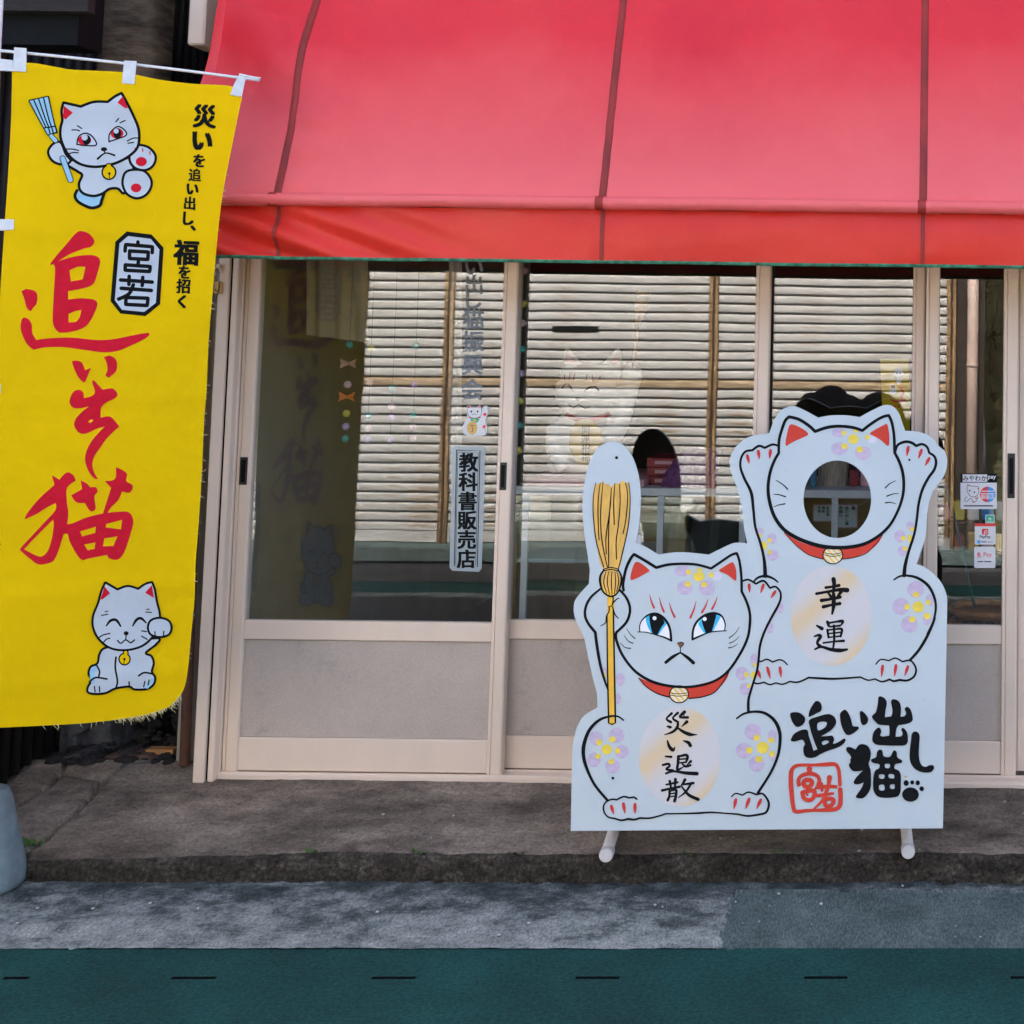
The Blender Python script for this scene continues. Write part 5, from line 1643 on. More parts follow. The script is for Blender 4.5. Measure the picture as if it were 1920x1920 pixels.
# ================================================================== the yellow banner
ban_c = Vector((onY(230, 640, -0.70).x, -0.70, 0))
BU = Vector((math.cos(R(25)), math.sin(R(25)), 0))
BN = Vector((math.sin(R(25)), -math.cos(R(25)), 0))
def ripple(s, t):
    d = 0.010 * math.sin(5.2 * s + 1.1 * t + 0.6) + 0.006 * noise.noise((s * 3.2, t * 1.6, 2)) * 1.6 + 0.0045 * math.sin(2.4 * t + 9 * s)
    d += 0.0015 * noise.noise((s * 11, t * 11, 5))
    for ft in (0.27, -0.70, -0.93, 0.62, -0.18):
        d += 0.0025 * math.exp(-((t - ft - 0.012 * s) / 0.026) ** 2)
    d += 0.02 * max(0, -0.72 - t) * math.sin(7 * s + 1)
    return d
def on_banner(px, py, lift=0.0):
    p = hit(px, py, ban_c, BN)
    s, t = (p - ban_c).dot(BU), p.z - 1.53
    return p + BN * (ripple(s, t) + lift)
bn_root = empty('banner_flag', (onZ(-60, 1640, 0.03)))
tag(bn_root, 'tall yellow cloth banner with two cats and red brush lettering, hung on a pole', 'banner')
ledge = smooth([(22, 135), (20, 220), (12, 350), (3, 480), (-4, 600), (-14, 750), (-22, 900), (-30, 1050), (-38, 1200), (-45, 1368)], False, 3)
redge = smooth([(454, 181), (440, 250), (417, 370), (406, 469), (401, 530), (392, 634), (388, 725), (383, 790), (379, 882), (372, 990), (367, 1055), (365, 1120), (359, 1185), (353, 1250), (347, 1285), (338, 1304)], False, 3)
tedge = smooth([(22, 135), (49, 118), (109, 127), (138, 132), (230, 137), (255, 142), (307, 152), (365, 158), (435, 162), (454, 181)], False, 3)
bedge = smooth([(-45, 1368), (0, 1365.6), (78, 1362), (167, 1356), (255, 1344), (286, 1336.5), (318, 1324), (338, 1304)], False, 3)
def along(c, t):
    L_ = [0.0]
    for i in range(1, len(c)):
        L_.append(L_[-1] + math.hypot(c[i][0] - c[i - 1][0], c[i][1] - c[i - 1][1]))
    x = t * L_[-1]
    for i in range(1, len(c)):
        if L_[i] >= x - 1e-9:
            u = (x - L_[i - 1]) / ((L_[i] - L_[i - 1]) or 1)
            return (c[i - 1][0] + (c[i][0] - c[i - 1][0]) * u, c[i - 1][1] + (c[i][1] - c[i - 1][1]) * u)
    return c[-1]
nu, nv = 84, 230
Lp, Rp = [along(ledge, j / nv) for j in range(nv + 1)], [along(redge, j / nv) for j in range(nv + 1)]
Tp, Bp = [along(tedge, i / nu) for i in range(nu + 1)], [along(bedge, i / nu) for i in range(nu + 1)]
V, Fc = [], []
for j in range(nv + 1):
    v = j / nv
    for i in range(nu + 1):
        u = i / nu
        q = [(1 - v) * Tp[i][d] + v * Bp[i][d] + (1 - u) * Lp[j][d] + u * Rp[j][d]
             - ((1 - u) * (1 - v) * Tp[0][d] + u * (1 - v) * Tp[nu][d] + (1 - u) * v * Bp[0][d] + u * v * Bp[nu][d]) for d in (0, 1)]
        V.append(on_banner(q[0], q[1]))
for j in range(nv):
    for i in range(nu):
        a = j * (nu + 1) + i
        Fc.append([a, a + nu + 1, a + nu + 2, a + 1])
cloth = build('cloth', V, Fc, 'banner', bn_root, smooth=True)

bi = Ink(on_banner, both=True, lmax=4.0, lift0=0.0009, dl=0.0000015)
V1 = lambda: bi.view(0, 0, S5)
V2 = lambda: bi.view(0, 400, S5)
V3 = lambda: bi.view(0, 860, S5)
# red brush lettering
V2(); bi.hold()
bi.fill('r', [(360, 370), (400, 310), (470, 230), (545, 145), (590, 128), (645, 150), (680, 200), (655, 240), (600, 255), (500, 295), (425, 340)])
bi.fill('r', [(385, 365), (430, 340), (540, 310), (650, 300), (705, 315), (722, 350), (700, 440), (670, 510), (600, 540), (490, 560, 1), (490, 620, 1), (580, 612), (670, 620), (702, 650), (680, 720), (640, 790), (590, 830), (500, 855), (425, 860, 1), (380, 790), (385, 600), (395, 400)],
    [[(500, 410, 1), (560, 385), (615, 385, 1), (605, 440), (595, 475, 1), (510, 490, 1)], [(493, 725, 1), (540, 705), (585, 695, 1), (575, 745), (545, 780), (493, 785, 1)]])
bi.fill('r', [(150, 560, 1), (185, 543, 1), (240, 555), (265, 585), (262, 645), (235, 680), (218, 702), (190, 680), (170, 610)])
bi.fill('r', [(160, 755), (200, 760), (225, 800), (230, 860), (258, 912, 1), (350, 900), (520, 895), (700, 912), (820, 905), (950, 880), (1060, 860), (1078, 870), (1050, 900), (960, 945), (850, 990), (740, 1000), (620, 985), (470, 965), (330, 965), (240, 983, 1), (195, 945), (160, 880), (145, 820)])
bi.hold()
bi.fill('r', [(518, 1065, 1), (550, 1060), (590, 1075), (612, 1130, 1), (655, 1112, 1), (640, 1150), (615, 1210), (600, 1215), (565, 1180), (535, 1120)])
bi.fill('r', [(750, 1035, 1), (790, 1025), (830, 1045), (845, 1090), (835, 1140), (800, 1170), (785, 1182), (762, 1165), (775, 1130), (770, 1080)])
bi.hold()
bi.fill('r', [(670, 1200), (690, 1215), (740, 1270, 1), (810, 1260), (848, 1300), (830, 1330), (770, 1360), (730, 1400), (725, 1470, 1), (790, 1462), (830, 1495), (860, 1535, 1), (820, 1570), (770, 1620), (720, 1690), (680, 1750), (665, 1810), (680, 1870), (706, 1912, 1), (680, 1908), (640, 1860), (615, 1790), (620, 1720), (660, 1640), (720, 1570), (755, 1535, 1),
    (700, 1550), (620, 1585), (570, 1580), (535, 1530), (545, 1480), (590, 1430), (640, 1390, 1), (560, 1405), (515, 1390), (502, 1345), (530, 1285), (570, 1270), (600, 1290), (605, 1330, 1), (660, 1315), (685, 1285), (665, 1220)], [[(635, 1500), (655, 1485), (672, 1490), (650, 1508)]])
V3(); bi.hold()
bi.fill('r', [(372, 120, 1), (425, 152, 1), (480, 100), (525, 118), (545, 158, 1), (482, 212), (480, 310), (490, 390), (480, 480), (455, 550), (420, 660), (385, 735), (330, 760), (270, 762), (210, 720), (140, 660, 1), (160, 630), (300, 480), (395, 375), (400, 320, 1), (340, 350), (260, 400), (175, 440, 1), (190, 400), (280, 290), (390, 190, 1)],
    [[(380, 440, 1), (385, 480), (370, 580), (345, 660), (310, 700), (270, 705), (170, 655, 1), (250, 570)]])
bi.fill('r', [(580, 155, 1), (625, 180), (650, 205), (690, 205), (702, 240), (680, 270), (688, 350), (680, 372), (650, 378), (610, 320, 1), (550, 315), (510, 265, 1), (590, 220, 1)])
bi.fill('r', [(835, 60, 1), (880, 80), (915, 110), (910, 160), (950, 185), (955, 215), (930, 245), (880, 235, 1), (850, 300), (800, 350), (772, 395, 1), (738, 405, 1), (800, 210, 1), (755, 160, 1), (810, 155), (835, 130)])
bi.fill('r', [(510, 470), (620, 425), (740, 395), (860, 382), (930, 388), (960, 450), (940, 540), (900, 660), (860, 720), (820, 730), (780, 715), (770, 695, 1), (640, 720), (590, 732), (550, 690), (500, 600), (485, 545), (455, 545, 1), (480, 470, 1)],
    [[(575, 525, 1), (690, 490, 1), (685, 535, 1), (590, 562, 1)], [(765, 470, 1), (880, 440, 1), (870, 510, 1), (760, 495, 1)], [(605, 620, 1), (685, 605, 1), (680, 650, 1), (630, 662, 1)], [(750, 575, 1), (845, 560, 1), (815, 630, 1), (740, 632, 1)]])
bi.free()
bi.make('red_character', 'r', 'ban_red', cloth, None, True)
# place plate
V2()
bi.fill('k', [(915, 132), (1095, 155), (1180, 250), (1155, 655), (1050, 740), (868, 722), (797, 632), (832, 205)], smo=False)
bi.make('plate_border', 'k', 'ban_black', cloth)
bi.fill('b', [(925, 165), (1088, 186), (1150, 262), (1124, 645), (1040, 710), (880, 695), (828, 625), (862, 218)], smo=False)
bi.make('name_plate', 'b', 'ban_white', cloth)
bi.hold()
for pts in ([(995, 208), (994, 232)], [(902, 272), (906, 226, 1), (1100, 242, 1), (1098, 284)], [(935, 272, 1), (1070, 280, 1), (1066, 334, 1), (934, 326, 1), (935, 272, 1)], [(1000, 335), (996, 368)], [(904, 372, 1), (1084, 384, 1), (1080, 420, 1), (902, 410, 1), (904, 372, 1)],
            [(870, 480), (1098, 496)], [(932, 454), (930, 512)], [(1030, 462), (1026, 520)], [(874, 540), (1092, 556)], [(962, 515), (930, 580), (856, 618)], [(910, 606, 1), (1068, 612, 1), (1062, 664, 1), (906, 656, 1), (910, 606, 1)]):
    if pts[0] == (870, 480):
        bi.hold()
    bi.line('k', pts, 27)
bi.free()
bi.make('place_character', 'k', 'ban_black', cloth, None, True)
# slogan column
V1()
for s, x, y, sz, bo in (('災', 1475, 840, 190, .035), ('い', 1458, 1018, 185, .05), ('を', 1435, 1160, 112, .04), ('追', 1405, 1262, 104, .03), ('い', 1388, 1365, 110, .045), ('出', 1368, 1465, 108, .035), ('し', 1358, 1575, 118, .045), ('、', 1392, 1645, 130, .04), ('福', 1342, 1821, 205, .04), ('を', 1330, 1961, 112, .04), ('招', 1322, 2061, 118, .035), ('く', 1312, 2172, 112, .045)):
    bi.text('k', s, x, y, sz * 0.93, bo * 1.35, 0.95, 0.05)
for k, s in enumerate('全国商工会連合会会長賞受賞'):
    bi.text('k', s, -40 - k * 7, 3925 + k * 86, 92, .03, 0.9, 0.02)
bi.make('slogan_character', 'k', 'ban_black', cloth, None, True)

# broom kitten
def stage(nm, key, m):
    bi.make(nm, key, m, cloth)
V1()
def cat_shape(pts, w=24, fillk='b', closed=True):
    bi.fill(fillk, pts)
    bi.line('k', pts, w * 0.82, closed=True)
cat_shape([(480, 1180), (560, 1235), (592, 1262), (570, 1320), (578, 1370), (615, 1400), (680, 1412), (740, 1395), (790, 1362), (850, 1360), (900, 1390), (960, 1250), (940, 1140), (800, 1180), (560, 1150)])
bi.line('k', [(555, 1372), (540, 1410), (560, 1450), (620, 1485), (670, 1498), (720, 1480), (735, 1440), (752, 1392)], 22)
bi.fill('p', [(555, 1372), (542, 1410), (560, 1450), (620, 1485), (670, 1496), (720, 1478), (735, 1440), (750, 1395), (680, 1416), (610, 1404)])
bi.make('kitten_outline', 'k', 'ban_black', cloth); bi.make('kitten_body', 'b', 'ban_white', cloth); bi.make('kitten_foot', 'p', 'ban_paleblue', cloth)
for pts in ([(905, 1245), (960, 1225), (1040, 1235), (1088, 1290), (1090, 1350), (1050, 1408), (985, 1430), (920, 1402), (890, 1350), (885, 1300)], [(935, 1110), (950, 1065), (1010, 1048), (1080, 1070), (1123, 1130), (1105, 1195), (1050, 1228), (980, 1215), (940, 1170)],
            [(360, 1060), (400, 1025), (440, 1030), (475, 1110), (510, 1155), (480, 1182), (420, 1180), (370, 1150), (346, 1100)]):
    cat_shape(pts, 22)
bi.make('paw_outline', 'k', 'ban_black', cloth, None, True); bi.make('paw', 'b', 'ban_white', cloth, None, True)
bi.ell('r', 982, 1355, 38, 32); bi.ell('r', 1020, 1167, 40, 33)
for q in ((975, 1080), (1030, 1085), (1082, 1105)):
    bi.line('r', [(q[0], q[1] - 10), (q[0], q[1] + 10)], 8)
cat_shape([(460, 742, 1), (585, 772, 1), (680, 740), (780, 740, 1), (830, 702), (880, 677, 1), (920, 750), (960, 830), (1000, 930), (1004, 1020), (980, 1085), (900, 1148), (800, 1188), (680, 1203), (570, 1178), (490, 1110), (442, 1010), (436, 930), (450, 870), (446, 800)], 24)
bi.make('paw_pad', 'r', 'ban_red', cloth, None, True); bi.make('head_outline', 'k', 'ban_black', cloth); bi.make('head', 'b', 'ban_white', cloth)
bi.fill('r', [(462, 765, 1), (528, 815, 1), (475, 862, 1), (455, 850, 1)]); bi.fill('r', [(888, 700, 1), (925, 785, 1), (905, 785), (850, 745, 1)])
bi.fill('w', [(555, 1038), (572, 985), (620, 966), (668, 990), (694, 1045), (610, 1048)]); bi.fill('w', [(790, 1022), (796, 965), (850, 920), (900, 945), (910, 976), (850, 1000)])
bi.make('inner_ear', 'r', 'ban_red', cloth, None, True); bi.make('eye_white', 'w', 'ban_white', cloth, None, True)
bi.ell('r', 612, 1012, 48, 36); bi.ell('r', 846, 965, 46, 38)
bi.make('iris', 'r', 'ban_red', cloth, None, True)
bi.ell('k', 626, 1010, 30, 36); bi.ell('k', 848, 965, 28, 38)
bi.line('k', [(555, 1042), (570, 985), (620, 962), (670, 988), (696, 1047), (610, 1050), (555, 1040)], 10); bi.line('k', [(788, 1026), (794, 965), (850, 916), (902, 943), (912, 978), (850, 1004), (788, 1024)], 10)
for pts in ([(520, 938), (555, 938), (575, 945)], [(560, 908), (590, 928)], [(868, 890), (905, 872)], [(838, 882), (858, 858)], [(470, 1075), (520, 1075), (568, 1085)], [(490, 1110), (530, 1100), (565, 1102)], [(920, 1020), (960, 1000), (998, 998)], [(925, 1036), (965, 1030)]):
    bi.line('k', pts, 9)
bi.ell('k', 752, 1078, 23, 15); bi.line('k', [(706, 1146), (762, 1106), (828, 1122)], [16, 10, 14]); bi.line('k', [(752, 1088), (760, 1106)], 9)
bi.make('face_lines', 'k', 'ban_black', cloth)
bi.ell('w', 612, 992, 22); bi.ell('w', 840, 948, 18)
bi.make('eye_light', 'w', 'ban_white', cloth, None, True)
# broom and bell
bi.line('k', [(210, 725, 1), (350, 697, 1), (385, 860), (412, 955, 1), (345, 972, 1), (270, 840)], 12, closed=True)
bi.line('k', [(370, 980), (402, 1015)], 40); bi.line('k', [(452, 1142), (508, 1295)], 46)
bi.make('broom_outline', 'k', 'ban_black', cloth)
bi.fill('p', [(214, 728, 1), (346, 700, 1), (382, 860), (405, 950, 1), (345, 968, 1), (274, 840)]); bi.line('p', [(370, 980), (400, 1012)], 28); bi.line('p', [(452, 1142), (508, 1295)], 34)
bi.make('broom', 'p', 'ban_paleblue', cloth, None, True)
for pts in ([(245, 722), (300, 850), (330, 915)], [(280, 714), (325, 850), (350, 912)], [(316, 707), (350, 850), (370, 908)], [(320, 922), (400, 910)], [(352, 925), (362, 965)], [(375, 922), (385, 958)]):
    bi.line('k', pts, 10)
bi.ell('k', 787, 1243, 55, 56); bi.ell('k', 786, 1196, 24, 20)
bi.make('broom_lines', 'k', 'ban_black', cloth)
bi.ell('y', 787, 1243, 43, 45); bi.ell('y', 786, 1198, 15, 14)
bi.make('bell', 'y', 'banner', cloth)
bi.ell('k', 790, 1252, 9); bi.line('k', [(790, 1252), (792, 1285)], 6)
bi.make('bell_slot', 'k', 'ban_black', cloth)
# smiling kitten
V3()
cat_shape([(755, 1365), (715, 1410), (700, 1475), (652, 1500), (637, 1550), (658, 1595), (632, 1645), (632, 1683), (680, 1695), (760, 1688), (830, 1655), (930, 1640), (970, 1660), (1060, 1655), (1108, 1620), (1118, 1570), (1095, 1530), (1108, 1470), (1090, 1420), (1050, 1398), (1120, 1340), (1150, 1295), (1060, 1300), (900, 1340)], 20)
bi.make('kitten_outline', 'k', 'ban_black', cloth); bi.make('kitten_body', 'b', 'ban_white', cloth)
bi.line('p', [(668, 1600), (664, 1540), (690, 1510)], 34); bi.line('p', [(1060, 1640), (1098, 1590)], 26)
cat_shape([(757, 892, 1), (845, 942, 1), (920, 917), (995, 937, 1), (1045, 902), (1095, 887, 1), (1115, 940), (1130, 1030), (1150, 1110), (1148, 1180), (1110, 1268), (1040, 1338), (950, 1373), (850, 1378), (770, 1353), (702, 1290), (667, 1210), (670, 1130), (705, 1040), (727, 960)], 20)
bi.make('shading', 'p', 'ban_paleblue', cloth, None, True); bi.make('head_outline', 'k', 'ban_black', cloth); bi.make('head', 'b', 'ban_white', cloth)
bi.fill('r', [(752, 920, 1), (792, 970, 1), (735, 1016, 1), (722, 1012, 1)]); bi.fill('r', [(1095, 907, 1), (1045, 965, 1), (1108, 1002, 1)])
bi.make('inner_ear', 'r', 'ban_red', cloth, None, True)
cat_shape([(1065, 1215), (1085, 1165), (1150, 1145), (1215, 1165), (1236, 1215), (1215, 1265), (1150, 1283), (1085, 1265)], 20)
for pts, w in (([(765, 1205), (795, 1168), (835, 1163), (868, 1207)], [10, 20, 20, 12]), ([(955, 1205), (982, 1162), (1015, 1150), (1052, 1182)], [10, 20, 20, 10]), ([(845, 1310), (870, 1330), (905, 1305), (940, 1325), (968, 1305)], 10), ([(908, 1270), (905, 1305)], 9),
    ([(705, 1295), (740, 1272), (790, 1260)], 9), ([(740, 1330), (765, 1302), (790, 1295)], 9), ([(1020, 1240), (1055, 1245)], 9), ([(1020, 1278), (1060, 1300)], 9), ([(730, 1130), (775, 1122)], 8), ([(755, 1105), (775, 1100)], 7), ([(1050, 1105), (1090, 1107)], 8), ([(1055, 1085), (1075, 1085)], 7),
    ([(835, 1430), (830, 1500), (846, 1600), (835, 1652)], 13), ([(645, 1606), (690, 1576), (770, 1586)], 13), ([(1000, 1560), (1040, 1537), (1095, 1545)], 13), ([(690, 1480), (716, 1530), (710, 1572)], 12), ([(930, 1605), (932, 1645)], 11), ([(680, 1640), (684, 1680)], 9), ([(715, 1640), (718, 1680)], 9), ([(1045, 1600), (1035, 1640)], 9), ([(1075, 1590), (1068, 1625)], 9)):
    bi.line('f', pts, w)
bi.ell('f', 908, 1258, 18, 15); bi.ell('f', 897, 1443, 45, 46); bi.ell('f', 905, 1398, 22, 24)
bi.make('paw_outline', 'k', 'ban_black', cloth, None, True); bi.make('paw', 'b', 'ban_white', cloth, None, True)
bi.make('face_lines', 'f', 'ban_black', cloth)
bi.line('k', [(1115, 1245), (1118, 1278)], 9); bi.line('k', [(1180, 1240), (1178, 1275)], 9)
bi.ell('y', 897, 1443, 35, 36); bi.ell('y', 905, 1400, 13, 15)
bi.make('bell', 'y', 'banner', cloth)
bi.ell('k', 896, 1443, 9); bi.line('k', [(896, 1443), (892, 1478)], 6)
bi.make('bell_slot', 'k', 'ban_black', cloth)
# frayed edge
thr = []
for k in range(150):
    if k < 46:
        q = along(redge, random.uniform(0.12, 0.98))
        ln, dr = random.uniform(2, 9), (random.uniform(0.5, 1), random.uniform(-.5, .8))
    else:
        q = along(bedge, random.uniform(0.66, 1.0) if random.random() < .9 else random.uniform(0.3, .7))
        ln, dr = random.uniform(3, 15), (random.uniform(-.1, .9), random.uniform(0.3, 1))
    a = (q[0] - dr[0] * 2, q[1] - dr[1] * 2)
    b = (q[0] + dr[0] * ln, q[1] + dr[1] * ln)
    m_ = ((a[0] + b[0]) / 2 + random.uniform(-2, 2), (a[1] + b[1]) / 2 + random.uniform(-2, 2))
    thr.append(geo_tube([on_banner(a[0], a[1]), on_banner(m_[0], m_[1], random.uniform(-.004, .006)), on_banner(b[0], b[1], random.uniform(-.008, .01))], [0.0008, 0.0007, 0.0003], 4))
g = join(*thr)
M['thread'] = mat('loose_thread', (0.70, 0.62, 0.32), 0.9, 0, 0.2, 50)
stuff(build('frayed_threads', g[0], g[1], 'thread', bn_root))
# pole, cross rod and tabs
pole_b = onZ(-62, 1640, 0.05)
pole_t = on_banner(1, 60) - BN * 0.0
prod = on_banner(-6, 92) - BN * 0.014
tube('pole', [(pole_b.x, pole_b.y, 0.02), prod + Vector((-0.004, 0, 0)), prod + (prod - pole_b).normalized() * 0.35], 0.0105, 'pole', bn_root, 14)
r0, r1 = prod, on_banner(486, 150)
rod = [r0.lerp(r1, k / 10) + Vector((0, 0, 0.004 * math.sin(k / 10 * math.pi))) for k in range(11)]
tube('cross_rod', rod, 0.0042, 'pole', bn_root, 10)
e_ = on_banner(448, 141)
tube('rod_loop', [r1 + Vector((0, 0, -0.001)), r1 + Vector((0.003, 0, 0.006)), r1.lerp(e_, .35) + Vector((0, 0, 0.004)), e_ + Vector((0, 0, 0.003))], 0.0032, 'pole', bn_root, 8)
def tab(pts, nm='tab'):
    P_ = [on_banner(x, y, 0.004) for x, y in pts]
    Q_ = [on_banner(x, y, -0.006) for x, y in pts]
    n = len(P_)
    Fc = [list(range(n)), list(range(2 * n - 1, n - 1, -1))] + [[i, n + i, n + (i + 1) % n, (i + 1) % n] for i in range(n)]
    fixn(build(nm, P_ + Q_, Fc, 'tab', bn_root))
tab([(27, 89), (50, 91), (49, 135), (24, 133)])
tab([(-18, 108), (24, 113), (24, 133), (-20, 131)])
tab([(234, 116), (257, 117), (253, 160), (230, 158)])
tab([(448, 141), (461, 145), (453, 182), (432, 178), (438, 160)])
tab([(-14, 410), (25, 411), (25, 430), (2, 432), (-16, 428)])
tab([(-20, 720), (1, 721), (0, 738), (-22, 737)])
# its weight block
wc = Vector((pole_b.x, pole_b.y, 0.0))
rb = abs(onZ(33, 1662, 0.02).x - pole_b.x)
g = geo_lathe([(rb * 0.93, 0.0), (rb, 0.012), (rb, 0.035), (rb * 0.97, 0.06), (rb * 0.68, 0.235), (rb * 0.62, 0.255), (0.02, 0.258)], (0, 0, 0.012), 40)
M['weight'] = mat('grey_cast_weight', (0.20, 0.27, 0.29), 0.75, 0, 0.15, 20, 0.3, 160)
V = [wc + v for v in g[0]]
build('weight_base', V, g[1], 'weight', bn_root, smooth=True)

# ================================================================== stickers and lettering on the glass
def flat_place(y):
    return lambda px, py, lift=0.0: onY(px, py, y - lift)
GA, GB, GC = YA + 0.015, YB + 0.015, YC + 0.015
# faded vertical lettering, cut in film, on the inner face of the first pane
li = Ink(flat_place(GA - 0.0002), lift0=0.0003)
for s, y, sz in (('い', 500, 40), ('出', 533, 38), ('し', 562, 40), ('猫', 598, 42), ('振', 640, 42), ('興', 684, 42), ('会', 730, 42)):
    li.text('t', s, 889 - (y - 500) * 0.018, y, sz, .035)
o = li.make('window_lettering', 't', 'film_letter', None)
tag(o, 'faded grey vertical kanji lettering on the glass above the small lucky cat sticker', 'lettering')
# bookshop sticker
def sticker(name, label, cat, y, outline_fn, parts, group=None):
    i_ = Ink(flat_place(y), lift0=0.0004)
    outline_fn(i_)
    root = i_.make(name, 'base', parts[0], None)
    tag(root, label, cat, group)
    return i_, root
i_ = Ink(flat_place(GA - 0.0002), lift0=0.0004)
i_.fill('base', [(849, 836), (905, 837), (910, 842), (909, 900), (903, 1066), (898, 1072), (848, 1070), (843, 1064), (846, 940), (847, 842)], smo=False)
st = i_.make('shop_sticker', 'base', 'film_sticker', None)
tag(st, 'long white sticker with bold black vertical kanji on the first pane', 'sticker')
i_.line('k', [(856, 844, 1), (900, 845, 1), (895, 1063, 1), (852, 1061, 1), (856, 844, 1)], 1.6, smo=False)
i_.line('k', [(858, 848, 1), (897, 849, 1), (892, 1059, 1), (854.5, 1057, 1), (858, 848, 1)], 0.9, smo=False)
for k, s in enumerate('教科書販売店'):
    i_.text('k', s, 878.5 - k * 0.9, 867 + k * 36.2, 37, .045, 0.97)
i_.make('lettering', 'k', 'black', st)
# little lucky cat sticker
def cat_sticker(ox, oy, sc, y, label, m_body='paper'):
    i_ = Ink(flat_place(y), lift0=0.0004)
    i_.view(ox, oy, sc)
    i_.fill('base', [(30, 5), (45, 14), (75, 14), (90, 3), (96, 25), (110, 8), (128, 15), (130, 45), (118, 80), (116, 150), (20, 152), (4, 130), (8, 100), (26, 70), (22, 40)])
    r = i_.make('cat_sticker', 'base', m_body, None)
    tag(r, label, 'sticker')
    i_.line('k', [(26, 40), (30, 8, 1), (46, 18), (76, 18), (92, 6, 1), (97, 40), (88, 62), (60, 70), (35, 62), (26, 40)], 1.8)
    i_.line('k', [(95, 35), (104, 15), (122, 14), (128, 40), (118, 75), (112, 110), (116, 148)], 1.6)
    i_.ell('k', 46, 38, 4, 5); i_.ell('k', 76, 38, 4, 5); i_.line('k', [(50, 54), (60, 50), (72, 54)], 2)
    i_.line('r', [(36, 66), (60, 74), (90, 66)], 5); i_.ell('r', 112, 52, 8, 8); i_.ell('r', 108, 112, 8, 8); i_.ell('r', 34, 16, 4, 6); i_.ell('r', 88, 14, 4, 6)
    i_.fill('g', [(42, 72), (84, 72), (76, 90), (62, 96), (50, 90)])
    i_.ell('y', 50, 118, 25, 32); i_.ell('y', 62, 82, 8, 8)
    i_.line('k2', [(42, 104), (58, 108)], 3); i_.line('k2', [(48, 112), (54, 128), (46, 138)], 3)
    for key, m, nm in (('k', 'black', 'outline'), ('r', 'redsticker', 'red_marks'), ('g', 'green', 'bib'), ('y', 'gold', 'gold_coin'), ('k2', 'black', 'coin_marks')):
        i_.make(nm, key, m, r)
cat_sticker(866, 757, 0.385, GA - 0.0002, 'small white lucky cat sticker above the long kanji sticker')
# payment stickers
YD = GB - 0.0002
i_ = Ink(flat_place(YD), lift0=0.0004)
i_.rect('base', 1801, 888, 1869, 954.5, 2)
r = i_.make('local_pay_sticker', 'base', 'paper', None)
tag(r, 'white sticker with a cat and a red and blue disc under a black heading strip', 'sticker', 'payment stickers')
i_.rect('h', 1801, 888, 1869, 905); i_.rect('w', 1805, 889.5, 1851, 903.5)
i_.text('t', 'みやわか', 1828, 896.7, 11.5, .02)
i_.text('wt', 'pay', 1860, 896, 11, .03)
n_ = 20
i_.fill('rd', [(1852 + 14.4 * math.cos(R(90 + 180 * k / n_)), 927 + 14.6 * math.sin(R(90 + 180 * k / n_))) for k in range(n_ + 1)], smo=False)
i_.fill('bl', [(1852 + 14.4 * math.cos(R(-90 + 180 * k / n_)), 927 + 14.6 * math.sin(R(-90 + 180 * k / n_))) for k in range(n_ + 1)], smo=False)
i_.text('wt', '取扱店', 1852, 932, 8.5, .03); i_.line('wt', [(1841, 921), (1863, 921)], 2); i_.line('wt', [(1840, 926), (1864, 926)], 2)
i_.line('k', [(1813, 920), (1814, 908, 1), (1819, 911), (1830, 912), (1835, 913, 1), (1835, 924), (1829, 931), (1819, 930), (1813, 920)], 0.9)
i_.line('k', [(1813, 931), (1808, 938), (1814, 940), (1820, 934), (1826, 942), (1831, 938), (1834, 931)], 0.9)
i_.ell('k', 1818, 920, 1.5); i_.ell('k', 1827, 923, 1.5); i_.ell('rd', 1817, 910, 1.5); i_.ell('rd', 1834, 916, 1.5); i_.ell('rd', 1825, 941, 1.6); i_.ell('rd', 1830, 934, 1.6)
i_.line('k', [(1808, 948.5), (1861, 948.5)], 2.2)
for key, m, nm in (('h', 'black', 'heading_strip'), ('w', 'paper', 'heading_field'), ('t', 'black', 'heading_letters'), ('rd', 'redsticker', 'red_marks'), ('bl', 'bluesticker', 'blue_half_disc'), ('wt', 'paper', 'white_letters'), ('k', 'black', 'outline')):
    i_.make(nm, key, m, r)
i_ = Ink(flat_place(YD), lift0=0.0004)
i_.rect('base', 1847.5, 965, 1865, 981, 1)
r = i_.make('green_sticker', 'base', 'paper', None)
tag(r, 'tiny square green sticker with a white emblem between the payment stickers', 'sticker', 'payment stickers')
i_.rect('g', 1848.8, 966.2, 1863.6, 979.6)
i_.make('green_field', 'g', 'green', r)
i_.fill('w', [(1853, 974), (1855, 971), (1857, 970), (1858, 972), (1860, 974)], smo=False); i_.line('w', [(1851, 977.3), (1861, 977.3)], 1.1)
i_.make('emblem', 'w', 'paper', r)
i_ = Ink(flat_place(YD), lift0=0.0004)
i_.rect('base', 1827.5, 981.5, 1867, 1021, 2)
r = i_.make('code_pay_sticker', 'base', 'paper', None)
tag(r, 'white payment sticker with a red top edge and a red P emblem', 'sticker', 'payment stickers')
i_.rect('r', 1827.5, 981.5, 1867, 986.8)
i_.rect('r', 1841, 991.5, 1853, 1002.5, 1.5)
i_.make('red_marks', 'r', 'redsticker', r)
i_.line('w', [(1845, 1002), (1847, 995, 1), (1850, 994.5), (1851, 997), (1849, 999.5), (1846.5, 999)], 1.3)
i_.make('emblem', 'w', 'paper', r)
i_.text('k', 'PayPay', 1847, 1007, 7.5, .03)
i_.make('letters', 'k', 'black', r)
i_.rect('b', 1832, 1013, 1838, 1019, 1)
i_.make('blue_mark', 'b', 'bluesticker', r)
i_.line('g', [(1840, 1016), (1849, 1016)], 1.8); i_.line('g', [(1852, 1016.5), (1862, 1016.5)], 1.0)
i_.make('small_print', 'g', 'handle', r)
